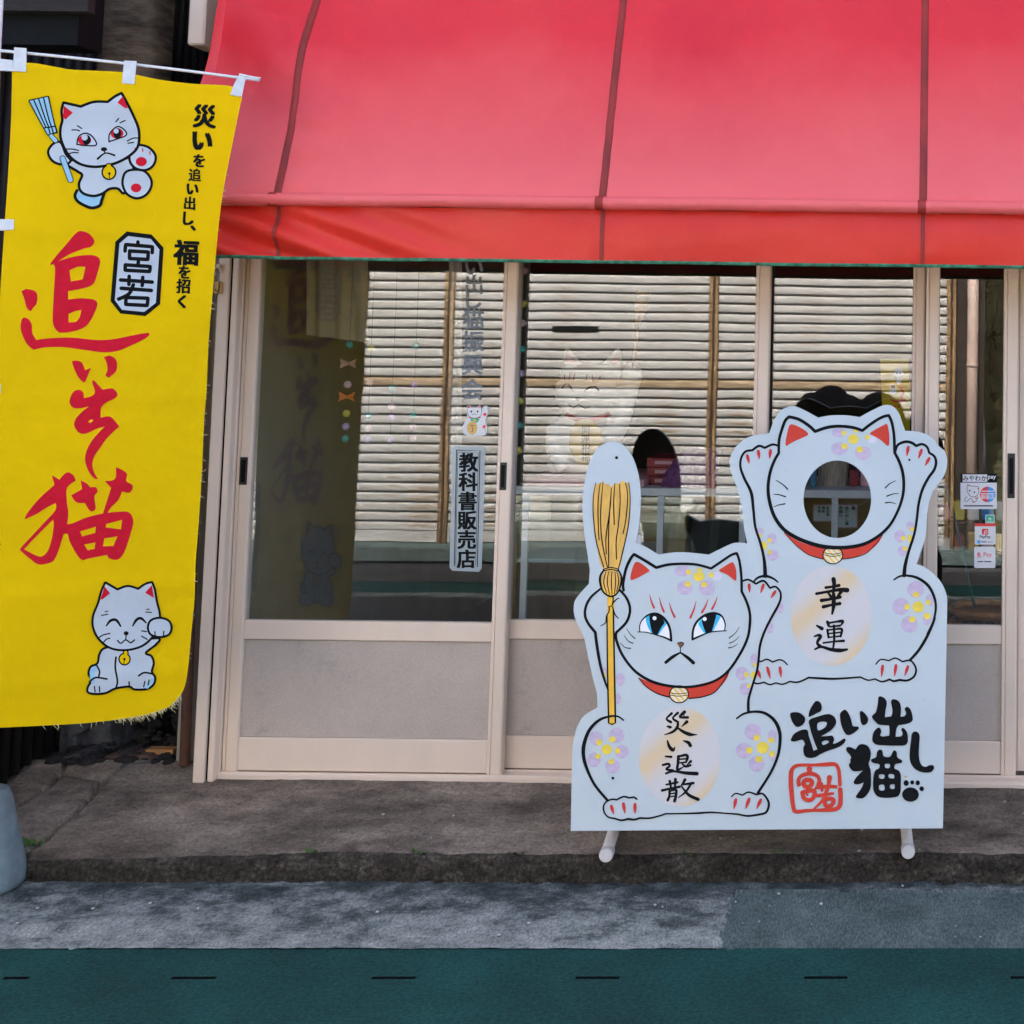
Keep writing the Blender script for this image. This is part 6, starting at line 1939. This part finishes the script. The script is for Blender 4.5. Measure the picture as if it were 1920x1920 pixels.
i_ = Ink(flat_place(YD), lift0=0.0004)
i_.rect('base', 1826.5, 1025, 1866.5, 1065, 3)
r = i_.make('card_pay_sticker', 'base', 'paper', None)
tag(r, 'white rounded sticker reading R Pay in thin red letters', 'sticker', 'payment stickers')
i_.text('r', 'R', 1836, 1040, 11.5, .03); i_.line('r', [(1832.5, 1046.2), (1839, 1045)], 0.9)
i_.text('r', 'Pay', 1852, 1041, 12.0, .0)
i_.make('letters', 'r', 'redsticker', r)
i_.line('g', [(1834, 1053), (1843, 1053)], 2); i_.line('g', [(1846, 1053), (1858, 1053)], 2)
i_.make('small_print', 'g', 'handle', r)

# ================================================================== inside the shop
CY = 0.50                                                        # display case front
def P_(px, py, y):
    return onY(px, py, y)
ctop = P_(1300, 916, CY).z
cedge = P_(1300, 931, CY).z
cx0, cx1 = P_(962, 920, CY).x, P_(1690, 920, CY).x
fz = SILL_Z - 0.01
case = empty('display_case', ((cx0 + cx1) / 2, CY + 0.25, fz))
tag(case, 'glass fronted display case with a white top inside the shop', 'display case')
box('top', (cx0, CY, cedge), (cx1, CY + 0.5, ctop), 'case_white', case, 0.002)
for px in (985, 1238, 1392, 1565, 1684):
    x = P_(px, 960, CY).x
    box('post', (x - 0.011, CY + 0.002, fz + 0.06), (x + 0.011, CY + 0.022, cedge), 'case_white', case)
box('back_panel', (cx0, CY + 0.48, fz + 0.06), (cx1, CY + 0.495, cedge), 'cardbrown', case)
box('side_panel', (cx0, CY + 0.024, fz + 0.06), (cx0 + 0.015, CY + 0.478, cedge), 'cardbrown', case)
box('base', (cx0, CY + 0.004, fz), (cx1, CY + 0.49, fz + 0.06), 'cardboard_dark', case)
zs = P_(1300, 1060, CY).z
box('shelf', (cx0 + 0.016, CY + 0.026, zs), (cx1 - 0.016, CY + 0.475, zs + 0.012), 'case_white', case)
box('glass_front', (cx0 + 0.002, CY + 0.006, fz + 0.062), (cx1 - 0.002, CY + 0.010, cedge - 0.002), 'caseglass', case)
# cabinets in the case
x0, x1 = P_(1238, 990, CY + .1).x, P_(1289, 990, CY + .1).x
cab = box('carton', (x0, CY + 0.06, zs + 0.0125), (x1, CY + 0.3, P_(1260, 946, CY + .1).z), 'cardbrown', None, 0.003)
tag(cab, 'plain brown carton standing in the display case', 'carton')
x0, x1 = P_(1296, 990, CY + .1).x, P_(1385, 990, CY + .1).x
tag(box('dark_carton', (x0, CY + 0.08, zs + 0.0125), (x1, CY + 0.3, P_(1340, 965, CY + .1).z), 'cardboard_dark', None, 0.003), 'dark carton in the display case beside the brown one', 'carton')
# notice cards behind the hole
def card(px0, py0, px1, py1, y, label, cols):
    i2 = Ink(flat_place(y), lift0=0.0004)
    i2.rect('base', px0, py0, px1, py1)
    r2 = i2.make('notice_card', 'base', 'paper', None)
    tag(r2, label, 'card', 'notice cards in the display case')
    i2.line('r', [(px0 + 1, py0 + 1, 1), (px1 - 1, py0 + 1, 1), (px1 - 1, py1 - 1, 1), (px0 + 1, py1 - 1, 1), (px0 + 1, py0 + 1, 1)], 1.3, smo=False)
    i2.make('red_border', 'r', 'redsticker', r2)
    for x, t_, sz in cols:
        for k, s in enumerate(t_):
            i2.text('k', s, x, py0 + 7 + k * sz * 1.05, sz, .03)
    i2.make('letters', 'k', 'black', r2)
card(1524, 945, 1561, 978, CY + 0.12, 'pale notice card with a red border left of the case post', [(1552, '追出猫', 6), (1544, '猫紙', 6), (1536, '招福', 6)])
card(1568, 945, 1608, 990, CY + 0.12, 'pale notice card with a red border right of the case post', [(1600, '猫', 8), (1588, '追い出し猫', 7), (1577, '厄除け', 7)])
gl = []
for k in range(26):
    c = P_(random.uniform(1520, 1630), random.uniform(965, 1000), CY + 0.2) + Vector((0, random.uniform(-.08, .12), 0))
    c.z = zs + 0.0125 + random.uniform(0.012, 0.035)
    g_ = geo_ell((0, 0, 0), (0.03, 0.025, 0.022), 8, 6)
    gl.append(([Vector((v.x * (1 + .4 * noise.noise(v * 60 + Vector((k, 0, 0)))), v.y, v.z * (1 + .5 * noise.noise(v * 50 + Vector((0, k, 0)))))) + c for v in g_[0]], g_[1]))
g = join(*gl)
o = stuff(build('wrapped_sweets', g[0], g[1], 'foilgold'))
o['label'] = 'heap of shiny gold wrapped sweets on the case shelf'
# red boxes and purple cloth
zt = ctop
for k, (py0, py1) in enumerate(((914, 899), (898.5, 884), (883.5, 868))):
    a, b = P_(1214, py0, CY + 0.12), P_(1292, py1, CY + 0.12)
    h = 0.032
    bx_ = box('gift_box', (a.x, CY + 0.1, zt + k * (h + .001)), (b.x, CY + 0.32, zt + k * (h + .001) + h), 'redbox', None, 0.002)
    tag(bx_, ['dark red flat gift box at the bottom of the stack on the case', 'dark red flat gift box in the middle of the stack on the case', 'dark red flat gift box on top of the stack on the case'][k], 'box', 'stacked gift boxes')
    box('label_strip', (a.x + 0.03, CY + 0.0985, zt + k * (h + .001) + 0.010), (b.x - 0.06, CY + 0.0995, zt + k * (h + .001) + 0.022), 'pink', bx_)
a, b = P_(1243, 915, CY + 0.04), P_(1345, 915, CY + 0.04)
nx_, nz_ = 26, 14
V, Fc = [], []
for j in range(nz_ + 1):
    t = j / nz_
    for i in range(nx_ + 1):
        s = i / nx_
        x = a.x + (b.x - a.x) * s
        hh = 0.135 * min(1, s * 2.0 + 0.35) * (1 - 0.2 * max(0, s - .6))
        y = CY + 0.012 + 0.07 * math.sin(t * math.pi * .5) ** 2 * t + 0.006 * math.sin(s * 24 + t * 3)
        V.append((x, y, zt + 0.002 + hh * math.sin(t * math.pi / 2)))
for j in range(nz_):
    for i in range(nx_):
        q = j * (nx_ + 1) + i
        Fc.append([q, q + 1, q + nx_ + 2, q + nx_ + 1])
n0 = len(V)
V += [(v[0], v[1] + 0.03 + 0.02 * (k // (nx_ + 1)) / nz_, v[2]) for k, v in enumerate(V[:n0])]
Fc += [[q + n0 for q in f[::-1]] for f in Fc[:]]
tag(build('purple_cloth', V, Fc, 'purple', smooth=True), 'speckled purple cloth draped on the display case beside the red boxes', 'cloth')
# pink cloth and the ceramic lucky cat
a, b = P_(985, 905, CY + 0.03), P_(1240, 880, CY + 0.1)
pk = build('pink_cloth', *geo_box((a.x, CY + 0.015, zt + 0.0005), (P_(1210, 905, CY + .03).x, CY + 0.42, zt + 0.03), 0.008, 2), 'pink')
tag(pk, 'folded pink cloth under the ceramic cat', 'cloth')
SY = CY + 0.20
sc_ = F_PX / (4.5 + SY)
def S_(px, py, dy=0.0):
    return onY(px, py, SY + dy)
stat = empty('lucky_cat_statue', (S_(1100, 885).x, SY, zt + 0.03))
tag(stat, 'large cream ceramic lucky cat with a raised paw inside the shop', 'statue')
parts_ = []
hc = S_(1107, 735)
r_ = lambda px: px / sc_
parts_.append(geo_ell(hc, (r_(66), r_(54), r_(54))))
bc = S_(1090, 830)
parts_.append(geo_ell(bc, (r_(62), r_(52), r_(66))))
parts_.append(geo_ell(S_(1055, 872), (r_(30), r_(34), r_(20)), 14, 10))
parts_.append(geo_ell(S_(1130, 872), (r_(34), r_(34), r_(22)), 14, 10))
parts_.append(geo_tube([S_(1140, 830, -.03), S_(1165, 780, -.04), S_(1185, 700, -.045), S_(1188, 688, -.05)], [r_(24), r_(20), r_(19), r_(14)], 12))
parts_.append(geo_ell(S_(1186, 703, -.05), (r_(20), r_(16), r_(24)), 14, 10))
parts_.append(geo_tube([S_(1045, 800, -.03), S_(1040, 840, -.06), S_(1062, 880, -.075)], [r_(20), r_(18), r_(16)], 12))
for sg, (ex, ey) in ((-1, (1062, 652)), (1, (1160, 652))):
    bx_, bz = (1076 if sg < 0 else 1145), 705
    parts_.append(geo_tube([S_(bx_, bz), S_((bx_ + ex) / 2, (bz + ey) / 2), S_(ex, ey)], [r_(28), r_(17), r_(3)], 10))
g = join(*parts_)
tmp = build('body', g[0], g[1], 'cream', stat, smooth=True)
md = tmp.modifiers.new('r', 'REMESH')
md.mode = 'VOXEL'
md.voxel_size = 0.006
md.use_smooth_shade = True
ms = tmp.modifiers.new('s', 'SMOOTH')
ms.iterations = 4
dg = bpy.context.evaluated_depsgraph_get()
me2 = bpy.data.meshes.new_from_object(tmp.evaluated_get(dg))
tmp.modifiers.clear()
tmp.data = me2
if not me2.materials:
    me2.materials.append(M['cream'])
def face_y(px, py):
    """front surface of the head ellipsoid at a pixel"""
    p = S_(px, py)
    u = (p.x - hc.x) / r_(66)
    w = (p.z - hc.z) / r_(54)
    k = max(0.0, 1 - u * u - w * w)
    return Vector((p.x, hc.y - r_(54) * math.sqrt(k) - 0.002, p.z))
def st_line(nm, pts, rad, m):
    tube(nm, [face_y(x, y) for x, y in pts], rad, m, stat, 6)
st_line('eye', [(1064, 727), (1070, 719), (1078, 719), (1088, 731)], 0.003, 'black')
st_line('eye', [(1109, 731), (1118, 724), (1128, 723), (1135, 731)], 0.003, 'black')
st_line('mouth', [(1078, 757), (1086, 763), (1097, 756), (1108, 763), (1118, 760)], 0.002, 'black')
build('nose', *geo_ell(face_y(1097, 746), (0.011, 0.006, 0.007), 10, 8), 'brownp', stat, smooth=True)
for q in ((1066, 702, 1068, 711), (1077, 699, 1078, 710), (1087, 700, 1087, 711), (1111, 701, 1111, 712), (1121, 701, 1122, 713), (1135, 704, 1131, 715)):
    st_line('brow_mark', [(q[0], q[1]), (q[2], q[3])], 0.0022, 'claw')
for (q0, q1, q2) in (((1062, 657), (1057, 682), (1082, 680)), ((1157, 660), (1142, 680), (1164, 688))):
    V = [S_(*q, -r_(15) - .006 + .018 * (q[1] < 665)) for q in (q0, q1, q2)]
    V2 = [v + Vector((0, 0.012, 0)) for v in V]
    fixn(build('inner_ear', V + V2, [[0, 1, 2], [5, 4, 3], [0, 3, 4, 1], [1, 4, 5, 2], [2, 5, 3, 0]], 'pink', stat))
tube('collar', [S_(1062, 778, -.075), S_(1080, 786, -.10), S_(1100, 788, -.108), S_(1122, 785, -.10), S_(1142, 776, -.075)], 0.009, 'claw', stat, 10)
V = []
pr = smooth([(1098, 786), (1120, 796), (1130, 830), (1120, 862), (1098, 872), (1078, 862), (1067, 830), (1076, 796)], True, 5)
n_ = len(pr)
V = [S_(x, y, -.135) for x, y in pr] + [S_(x, y, -.10) for x, y in pr]
fixn(build('gold_plate', V, [list(range(n_)), list(range(2 * n_ - 1, n_ - 1, -1))] + [[k, (k + 1) % n_, n_ + (k + 1) % n_, n_ + k] for k in range(n_)], 'gold', stat))
i2 = Ink(flat_place(SY - .136), lift0=0.0005)
for k, s in enumerate('開運招福'):
    i2.text('k', s, 1098, 806 + k * 17, 17, .03)
i2.make('plate_letters', 'k', 'black', stat)
tube('broom_stick', [S_(1186, 705, -.07), S_(1192, 650, -.07), S_(1196, 610, -.07)], 0.006, 'slat_wood', stat, 8)
V, Fc = geo_tube([S_(1196, 612, -.07), S_(1200, 585, -.07), S_(1206, 545, -.07)], [0.008, 0.02, 0.03], 12)
build('broom_head', V, Fc, 'slat_wood', stat, smooth=True)
# things seen through the face hole
a, b = P_(1531, 918, CY + .12), P_(1590, 868, CY + .12)
rr_ = (b.x - a.x) / 2
g = geo_lathe([(rr_ * .98, 0), (rr_, 0.01), (rr_, 0.10), (rr_ * .97, b.z - zt), (rr_ * .6, b.z - zt + .001), (0.001, b.z - zt + .001)], (a.x + rr_, CY + .12 + rr_, zt + .0005), 32)
tag(build('bark_drum', g[0], g[1], 'basket', smooth=False), 'pale bark covered drum on the case behind the face hole', 'drum')
a = P_(1525, 918, CY + .1)
g = geo_lathe([(.011, 0), (.012, .004), (.012, .075), (.006, .088), (.006, .1), (0.001, .1)], (a.x, CY + .1, zt + .0005), 16)
tag(build('blue_bottle', g[0], g[1], 'bottle', smooth=True), 'slim blue bottle beside the bark drum', 'bottle')
for k, (px, dx, m, lab) in enumerate(((1602, 0, 'redbox', 'small dark red packet beside the bark drum'), (1622, 0, 'pink', 'small pink packet near the bark drum'), (1640, 0, 'cream', 'small cream packet right of the pink one'))):
    a = P_(px, 918, CY + .16)
    tag(build('sweet_packet', *geo_box((a.x - .017, CY + .14, zt + .0005), (a.x + .017, CY + .19, zt + .06 + .01 * k), 0.006, 2), m), lab, 'packet', 'packets on the display case')
# small yellow flag hanging inside
fl = Ink(flat_place(0.25), both=True, lift0=0.0008)
fl.fill('base', [(1650, 674), (1672, 673), (1704, 672), (1706, 760), (1706, 892), (1656, 896), (1654, 760)], smo=False)
M['flagcloth'] = m_cloth('small_flag_cloth', (0.66, 0.47, 0.02), 0.3, 0.15, 9, 0.2, 200)
r = fl.make('small_flag', 'base', 'flagcloth', None)
tag(r, 'small yellow flag with a cat print hanging inside the glass', 'flag')
fl.ell('w', 1685, 700, 9, 8); fl.ell('w', 1685, 714, 5, 6); fl.rect('w', 1668, 720, 1681, 738, 4)
fl.ell('k', 1682, 700, 1.6); fl.ell('k', 1688, 700, 1.6); fl.rect('k', 1670, 722, 1679, 728, 2)
fl.line('r', [(1688, 728), (1694, 736), (1690, 746), (1697, 750)], 5); fl.line('r', [(1670, 749), (1680, 753), (1699, 752)], [2, 4, 2]); fl.ell('r', 1677, 762, 2); fl.ell('r', 1685, 762, 2)
for key, m, nm in (('w', 'paper', 'cat_print'), ('k', 'black', 'cat_marks'), ('r', 'ban_red', 'red_letters')):
    fl.make(nm, key, m, r)
# lace curtain, hanging sheet, garlands behind the first pane
def curtain(name, px0, px1, py0, py1, y, m, label, cat, waves, amp):
    nx_, nz_ = 60, 20
    V, Fc = [], []
    for j in range(nz_ + 1):
        for i in range(nx_ + 1):
            s, t = i / nx_, j / nz_
            p = onY(px0 + (px1 - px0) * s, py0 + (py1[0] + (py1[1] - py1[0]) * s - py0) * t, y)
            V.append(p + Vector((0, amp * math.sin(s * waves * 6.283) * (0.4 + t * .6), 0)))
    for j in range(nz_):
        for i in range(nx_):
            q = j * (nx_ + 1) + i
            Fc.append([q, q + 1, q + nx_ + 2, q + nx_ + 1])
    return tag(build(name, V, Fc, m, smooth=True), label, cat)
curtain('lace_curtain', 575, 690, 380, (628, 642), 0.22, 'lace', 'short pale lace curtain at the top of the first pane', 'curtain', 3, 0.012)
curtain('hanging_sheet', 842, 866, 400, (892, 890), 0.30, 'sheet', 'narrow white sheet hanging behind the first pane', 'sheet', 1, 0.008)
zc = 2.6
def garland(px, items, y, label):
    x = onY(px, 700, y).x
    gr = empty('bead_garland', (x, y, onY(px, items[-1][1], y).z))
    tag(gr, label, 'garland', 'bead garlands behind the glass')
    tube('string', [(x, y, onY(px, items[-1][1] + 6, y).z), (x, y, zc)], 0.0006, 'wire', gr, 4)
    for kind, py, m in items:
        c = onY(px, py, y)
        c.x = x
        if kind == 'o':
            build('bead', *geo_ell(c, (0.0125, 0.0125, 0.0125), 14, 10), m, gr, smooth=True)
        else:
            w = 0.028
            for sg in (-1, 1):
                V = [c + Vector((0, -.003, .003)), c + Vector((sg * w, -.006, .018)), c + Vector((sg * w * .8, -.008, 0)), c + Vector((sg * w, -.006, -.016)), c + Vector((0, -.003, -.003))]
                V2 = [v + Vector((0, 0.008, 0)) for v in V]
                fixn(build('bow_wing', V + V2, [[0, 1, 2, 3, 4], [9, 8, 7, 6, 5]] + [[k, k + 5, (k + 1) % 5 + 5, (k + 1) % 5] for k in range(5)], m, gr))
            build('bow_knot', *geo_ell(c, (0.006, 0.008, 0.007), 10, 8), m, gr, smooth=True)
M['bead_teal'] = mat('teal_bead', (0.03, 0.40, 0.36), 0.5)
M['bead_pink'] = mat('pink_bead', (0.70, 0.45, 0.50), 0.5)
M['bead_yel'] = mat('yellow_bead', (0.75, 0.62, 0.10), 0.5)
M['bead_lil'] = mat('lilac_bead', (0.55, 0.36, 0.62), 0.5)
M['bow_or'] = mat('orange_ribbon', (0.68, 0.18, 0.04), 0.6)
M['bow_tan'] = mat('tan_ribbon', (0.50, 0.30, 0.20), 0.6)
garland(653, [('o', 646, 'bead_teal'), ('b', 682, 'bow_tan'), ('o', 721, 'bead_pink'), ('b', 744, 'bow_or'), ('o', 775, 'bead_yel'), ('o', 800, 'bead_lil'), ('o', 823, 'bead_teal')], 0.16, 'bead and ribbon garland with an orange bow beside the banner reflection')
garland(694, [('o', 652, 'bead_yel'), ('o', 717, 'bead_pink'), ('o', 780, 'bead_teal'), ('o', 803, 'bead_pink'), ('o', 824, 'bead_lil')], 0.16, 'bead garland without bows, next to the one with an orange bow')
garland(737, [('o', 728, 'bead_teal'), ('o', 762, 'bead_pink'), ('o', 783, 'bead_lil'), ('o', 825, 'bead_lil')], 0.16, 'bead garland with lilac beads at its middle behind the first pane')
garland(778, [('o', 648, 'bead_teal'), ('o', 721, 'bead_lil'), ('o', 778, 'bead_teal'), ('o', 801, 'bead_pink'), ('o', 822, 'bead_pink')], 0.16, 'bead garland hanging nearest to the narrow white sheet')
garland(977, [('o', 508, 'bead_pink'), ('o', 570, 'bead_yel'), ('o', 606, 'bead_pink'), ('o', 655, 'bead_teal'), ('o', 700, 'bead_lil'), ('o', 752, 'bead_yel'), ('o', 798, 'bead_teal'), ('o', 845, 'bead_yel')], 0.10, 'long bead garland beside the post between the first two panes')
# right pane: rattan stool, leaning stick, shelf of snack packs
sz0 = P_(1840, 1142, 0.30).z
scx = P_(1848, 1140, 0.30).x
rs = empty('rattan_stool', (scx, 0.30, fz))
tag(rs, 'round brown rattan stool inside the right hand door', 'stool')
RR = 0.115
def torus(c, R0, r0, n=40):
    return [Vector((c[0] + R0 * math.cos(2 * math.pi * k / n), c[1] + R0 * math.sin(2 * math.pi * k / n), c[2])) for k in range(n + 1)]
tube('rim', torus((scx, 0.30, sz0), RR, .012), 0.013, 'rattan', rs, 10)
tube('rim', torus((scx, 0.30, sz0 - .045), RR * 1.0, .012), 0.012, 'rattan', rs, 10)
g = geo_lathe([(RR * .99, -.006), (RR * .99, .0), (.001, .004)], (scx, .30, sz0 - .012), 30)
build('seat', g[0], g[1], 'rattan', rs, smooth=True)
for k in range(16):
    a = 2 * math.pi * k / 16
    tube('spindle', [(scx + RR * math.cos(a), .30 + RR * math.sin(a), sz0 - .05), (scx + RR * 1.05 * math.cos(a + .2), .30 + RR * 1.05 * math.sin(a + .2), fz + .012)], 0.006, 'rattan', rs, 6)
tube('base_ring', torus((scx, .30, fz + .012), RR * 1.06, .012), 0.011, 'rattan', rs, 8)
sk = empty('leaning_stick', P_(1829, 1142, 0.36))
tag(sk, 'teal handled stick leaning inside the right hand door', 'stick')
tube('shaft', [P_(1830, 1146, 0.40), P_(1780, 930, 0.30)], 0.0045, 'teal', sk, 8)
tube('grip', [P_(1788, 968, 0.315), P_(1772, 910, 0.29)], 0.008, 'teal', sk, 10)
a, b = P_(1754, 922, .29), P_(1776, 905, .29)
build('handle_head', *geo_box((a.x, .275, a.z), (b.x, .305, b.z), 0.004, 2), 'teal', sk)
sh = empty('snack_shelf', (P_(1800, 1000, .8).x, .8, fz))
tag(sh, 'low wooden shelf of snack packs inside the right hand door', 'shelf')
xa, xb = P_(1745, 1000, .8).x, P_(1930, 1000, .8).x
zl = [P_(1800, y, .8).z for y in (1036, 1006, 978)]
for x in (xa, xb - .02):
    box('upright', (x, .8, fz), (x + .02, 1.0, zl[2] + .12), 'darkwood', sh)
for z in zl[:1] + zl[2:]:
    box('board', (xa + .0205, .8, z - .015), (xb - .0205, 1.0, z), 'darkwood', sh)
pk_cols = ['cream', 'redbox', 'foilgold', 'pink', 'yellowp', 'cream', 'bluesticker']
names_ = ['cream', 'dark red', 'gold', 'pink', 'yellow', 'white', 'blue']
for row, z in enumerate((zl[0], zl[2])):
    for k in range(6):
        x = xa + .03 + k * .055
        m = pk_cols[(k + row * 3) % 7]
        o = build('snack_pack', *geo_box((x, .83, z + .0006), (x + .045, .88, z + .05 + .012 * ((k * 7 + row) % 3)), 0.01, 2), m)
        tag(o, '%s snack pack on the %s board of the wooden shelf' % (names_[(k + row * 3) % 7], ('lower', 'upper')[row]), 'snack', 'snack packs on the shelf')

# ================================================================== across the street (seen in the glass)
OY = OPP_Y
oh = empty('shuttered_house', (-3.0, OY - 2.5, 0))
tag(oh, 'weathered house with closed roller shutters across the street, mirrored in the glass', 'building')
pz_ = 0.0705
ztop = 2.36
posts = [refl(p, 800, OY).x for p in (322, 842, 1333, 1782)]
bot_z = 0.05
V0, F0 = None, None
def slat_mesh(w, nm):
    prof = [(-0.016, 0.0), (0.006, 0.0), (0.0125, 0.003), (0.0145, 0.010), (0.0155, 0.026), (0.0140, 0.044), (0.0115, 0.054), (0.005, 0.0585), (-0.002, 0.0595), (-0.016, 0.060), (-0.016, pz_)]
    V = []
    for x in (-w / 2, w / 2):
        V += [Vector((x, p[0], p[1])) for p in prof]
    n = len(prof)
    Fc = [[i, i + 1, n + i + 1, n + i] for i in range(n - 1)]
    me = bpy.data.meshes.new(nm)
    me.from_pydata(V, [], Fc)
    me.materials.append(M['shutter'])
    for p in me.polygons:
        p.use_smooth = True
    return me
z_rust = refl(1100, 716, OY).z
for bay in range(3):
    xa, xb = posts[bay] + 0.035, posts[bay + 1] - 0.035
    sh_ = empty('roller_shutter', ((xa + xb) / 2, OY + 0.02, 0.03))
    tag(sh_, ['closed grey roller shutter across the street, mirrored beside the banner', 'closed grey roller shutter with a letter slot, mirrored behind the ceramic cat', 'closed grey roller shutter next to the pink downpipe across the street'][bay], 'shutter', 'roller shutters across the street')
    me = slat_mesh(xb - xa, 'slat')
    me_r = me.copy()
    me_r.materials[0] = M['rustband']
    k = 0
    z = 0.03 + 0.075
    while z < ztop:
        rusty = abs(z + pz_ / 2 - z_rust) < pz_ / 2
        o = bpy.data.objects.new('slat', me_r if rusty else me)
        COL.objects.link(o)
        o.parent = sh_
        o.location = (0, random.uniform(-.0015, .0015), z - 0.03)
        o.rotation_euler = (random.uniform(-.012, .012), random.uniform(-.0008, .0008), random.uniform(-.0006, .0006))
        z += pz_
    box('bottom_bar', (xa, OY + 0.012, 0.025), (xb, OY + 0.034, 0.104), 'shutter', sh_, 0.003)
    if bay == 1:
        c = refl(1077, 617, OY)
        box('letter_slot', (c.x - .17, OY + .035, c.z - .022), (c.x + .17, OY + .042, c.z + .022), 'black', sh_, 0.003)
for k, x in enumerate(posts):
    q = box('post', (x - 0.035, OY - 0.02, 0.02), (x + 0.035, OY + 0.055, ztop), 'rustpost', oh, 0.004)
    box('guide_rail', (x - 0.006, OY + 0.0555, 0.02), (x + 0.006, OY + 0.066, ztop), 'opp_wood', q)
box('lintel', (posts[0] - .2, OY - 0.02, ztop), (posts[3] + .035, OY + .09, ztop + .35), 'opp_wood', oh)
box('wall', (posts[0] - .2, OY - .12, ztop + .35), (posts[3] + .035, OY + .02, 3.1), 'opp_wood', oh)
box('wall', (posts[0] - 3.5, OY - .12, 0), (posts[0] - .2, OY + .02, 3.1), 'opp_wood', oh)
box('side_wall', (posts[3] - .02, OY - 5, 0), (posts[3] + .035, OY - .125, 3.1), 'opp_wood', oh)
box('inner_wall', (posts[0] - .2, OY - .5, 0), (posts[3] - .03, OY - .45, 3.1), 'opp_wood', oh)
box('roof', (posts[0] - 4, OY - 5.2, 3.1), (posts[3] + .25, OY + .5, 3.2), 'rooftile', oh)
c = refl(1824, 700, OY + .06)
dp = empty('downpipe', (c.x, OY + .06, 0.02))
tag(dp, 'pinkish downpipe on the corner of the shuttered house across the street', 'pipe')
tube('pipe', [(c.x, OY + .06, 0.02), (c.x, OY + .06, 3.05)], 0.042, 'downpipe', dp, 18)
for z in (refl(1824, 684, OY).z, 0.5, 2.3):
    tube('bracket', [(c.x, OY + .06, z - .012), (c.x, OY + .06, z + .012)], 0.047, 'downpipe', dp, 18)
box('corner_wall', (posts[3] + .036, OY - .12, 0.02), (c.x + .09, OY + .012, 3.1), 'opp_wood', oh)
# bank with hedge beyond the house
bx0, bx1 = c.x + 0.14, 9.0
nx_, ny_ = 60, 24
V, Fc = [], []
for j in range(ny_ + 1):
    for i in range(nx_ + 1):
        x = bx0 + (bx1 - bx0) * i / nx_
        t = j / ny_
        y = OY + 0.15 - 3.4 * t
        V.append((x, y, 0.02 + 2.3 * (t ** 0.8) + 0.08 * noise.noise((x * 2, t * 5, 0))))
for j in range(ny_):
    for i in range(nx_):
        q = j * (nx_ + 1) + i
        Fc.append([q, q + 1, q + nx_ + 2, q + nx_ + 1])
M['earth'] = mat('bank_earth', (0.06, 0.042, 0.024), 0.95, 0, 0.4, 8, 0.7, 40, var2=(0.05, 0.055, 0.02))
struct(build('earth_bank', V, Fc, 'earth', smooth=True))
for k in range(9):
    x = bx0 + .02 + k * .62
    w = .6
    o = build('edging_stone', *geo_box((x, OY + .16, 0.015), (x + w, OY + .42, .14 + .02 * noise.noise((k * 3.3, 0, 0))), 0.02, 2), 'opp_stone')
    tag(o, 'rough edging stone at the foot of the hedge bank across the street', 'stone', 'edging stones below the bank')
rnd = random.Random(3)
V, Fc = [], []
for k in range(7000):
    x = rnd.uniform(bx0 + .02, bx1)
    t = rnd.random() ** 0.8
    y = OY + 0.05 - 3.2 * t + rnd.uniform(-.1, .1)
    zb = 0.05 + 2.3 * (t ** .8)
    z = zb + rnd.uniform(0, 0.55) * (0.6 + .5 * noise.noise((x * 1.5, y * 1.5, 2)))
    c_ = Vector((x, y, z))
    a = Vector((rnd.uniform(-1, 1), rnd.uniform(-1, 1), rnd.uniform(-.3, 1))).normalized() * rnd.uniform(.03, .075)
    b = a.cross(Vector((rnd.uniform(-1, 1), rnd.uniform(-1, 1), rnd.uniform(-1, 1)))).normalized() * rnd.uniform(.008, .022)
    n = len(V)
    V += [c_ - a, c_ + b, c_ + a, c_ - b]
    Fc.append([n, n + 1, n + 2, n + 3])
hd = empty('hedge_bush', (bx0 + 1.5, OY - 1, 0.4))
tag(hd, 'straggly olive hedge on the bank across the street, mirrored at the right', 'hedge')
stuff(build('foliage', V, Fc, 'leaf', hd))
tw = []
for k in range(90):
    x = rnd.uniform(bx0 + .05, bx1 * .6)
    t = rnd.random() * .5
    y = OY + 0.05 - 3.2 * t
    z = 2.3 * (t ** .8)
    d = Vector((rnd.uniform(-.4, .4), rnd.uniform(-.1, .35), rnd.uniform(.3, .8)))
    tw.append(geo_tube([(x, y, z), Vector((x, y, z)) + d * .5 + Vector((rnd.uniform(-.05, .05), 0, 0)), Vector((x, y, z)) + d], [.008, .006, .002], 5))
g = join(*tw)
stuff(build('twigs', g[0], g[1], 'bark', hd))

# unidentified dark lumps, added to keep the shutters' reflection out of the face hole
TY = OY + 0.75
def T_(px, py):
    return refl(px, py, TY)
parts_ = []
sct = F_PX / (4.5 + 2 * GLASS_Y - TY)
for (px, top, rp) in ((1517, 736, 22), (1556, 722, 38), (1592, 741, 20), (1648, 735, 40)):
    c = T_(px, top)
    r0 = rp / sct
    parts_.append(geo_ell((c.x, TY, c.z - r0), (r0, 0.16, r0), 20, 12))
    parts_.append(geo_tube([(c.x, TY, c.z - r0), (c.x, TY, 0.5), (c.x, TY, 0.02)], [r0, r0 * 1.15, r0 * 1.35], 16))
g = join(*parts_)
tmp = build('blocker_heap', g[0], g[1], 'blocker', smooth=True)
md = tmp.modifiers.new('r', 'REMESH')
md.mode = 'VOXEL'
md.voxel_size = 0.014
md.use_smooth_shade = True
ms = tmp.modifiers.new('s', 'SMOOTH')
ms.iterations = 1
dg = bpy.context.evaluated_depsgraph_get()
me2 = bpy.data.meshes.new_from_object(tmp.evaluated_get(dg))
tmp.modifiers.clear()
tmp.data = me2
if not me2.materials:
    me2.materials.append(M['blocker'])
tag(tmp, 'lumpy black heap of unknown kind, added across the street to block the mirrored shutters', 'heap')
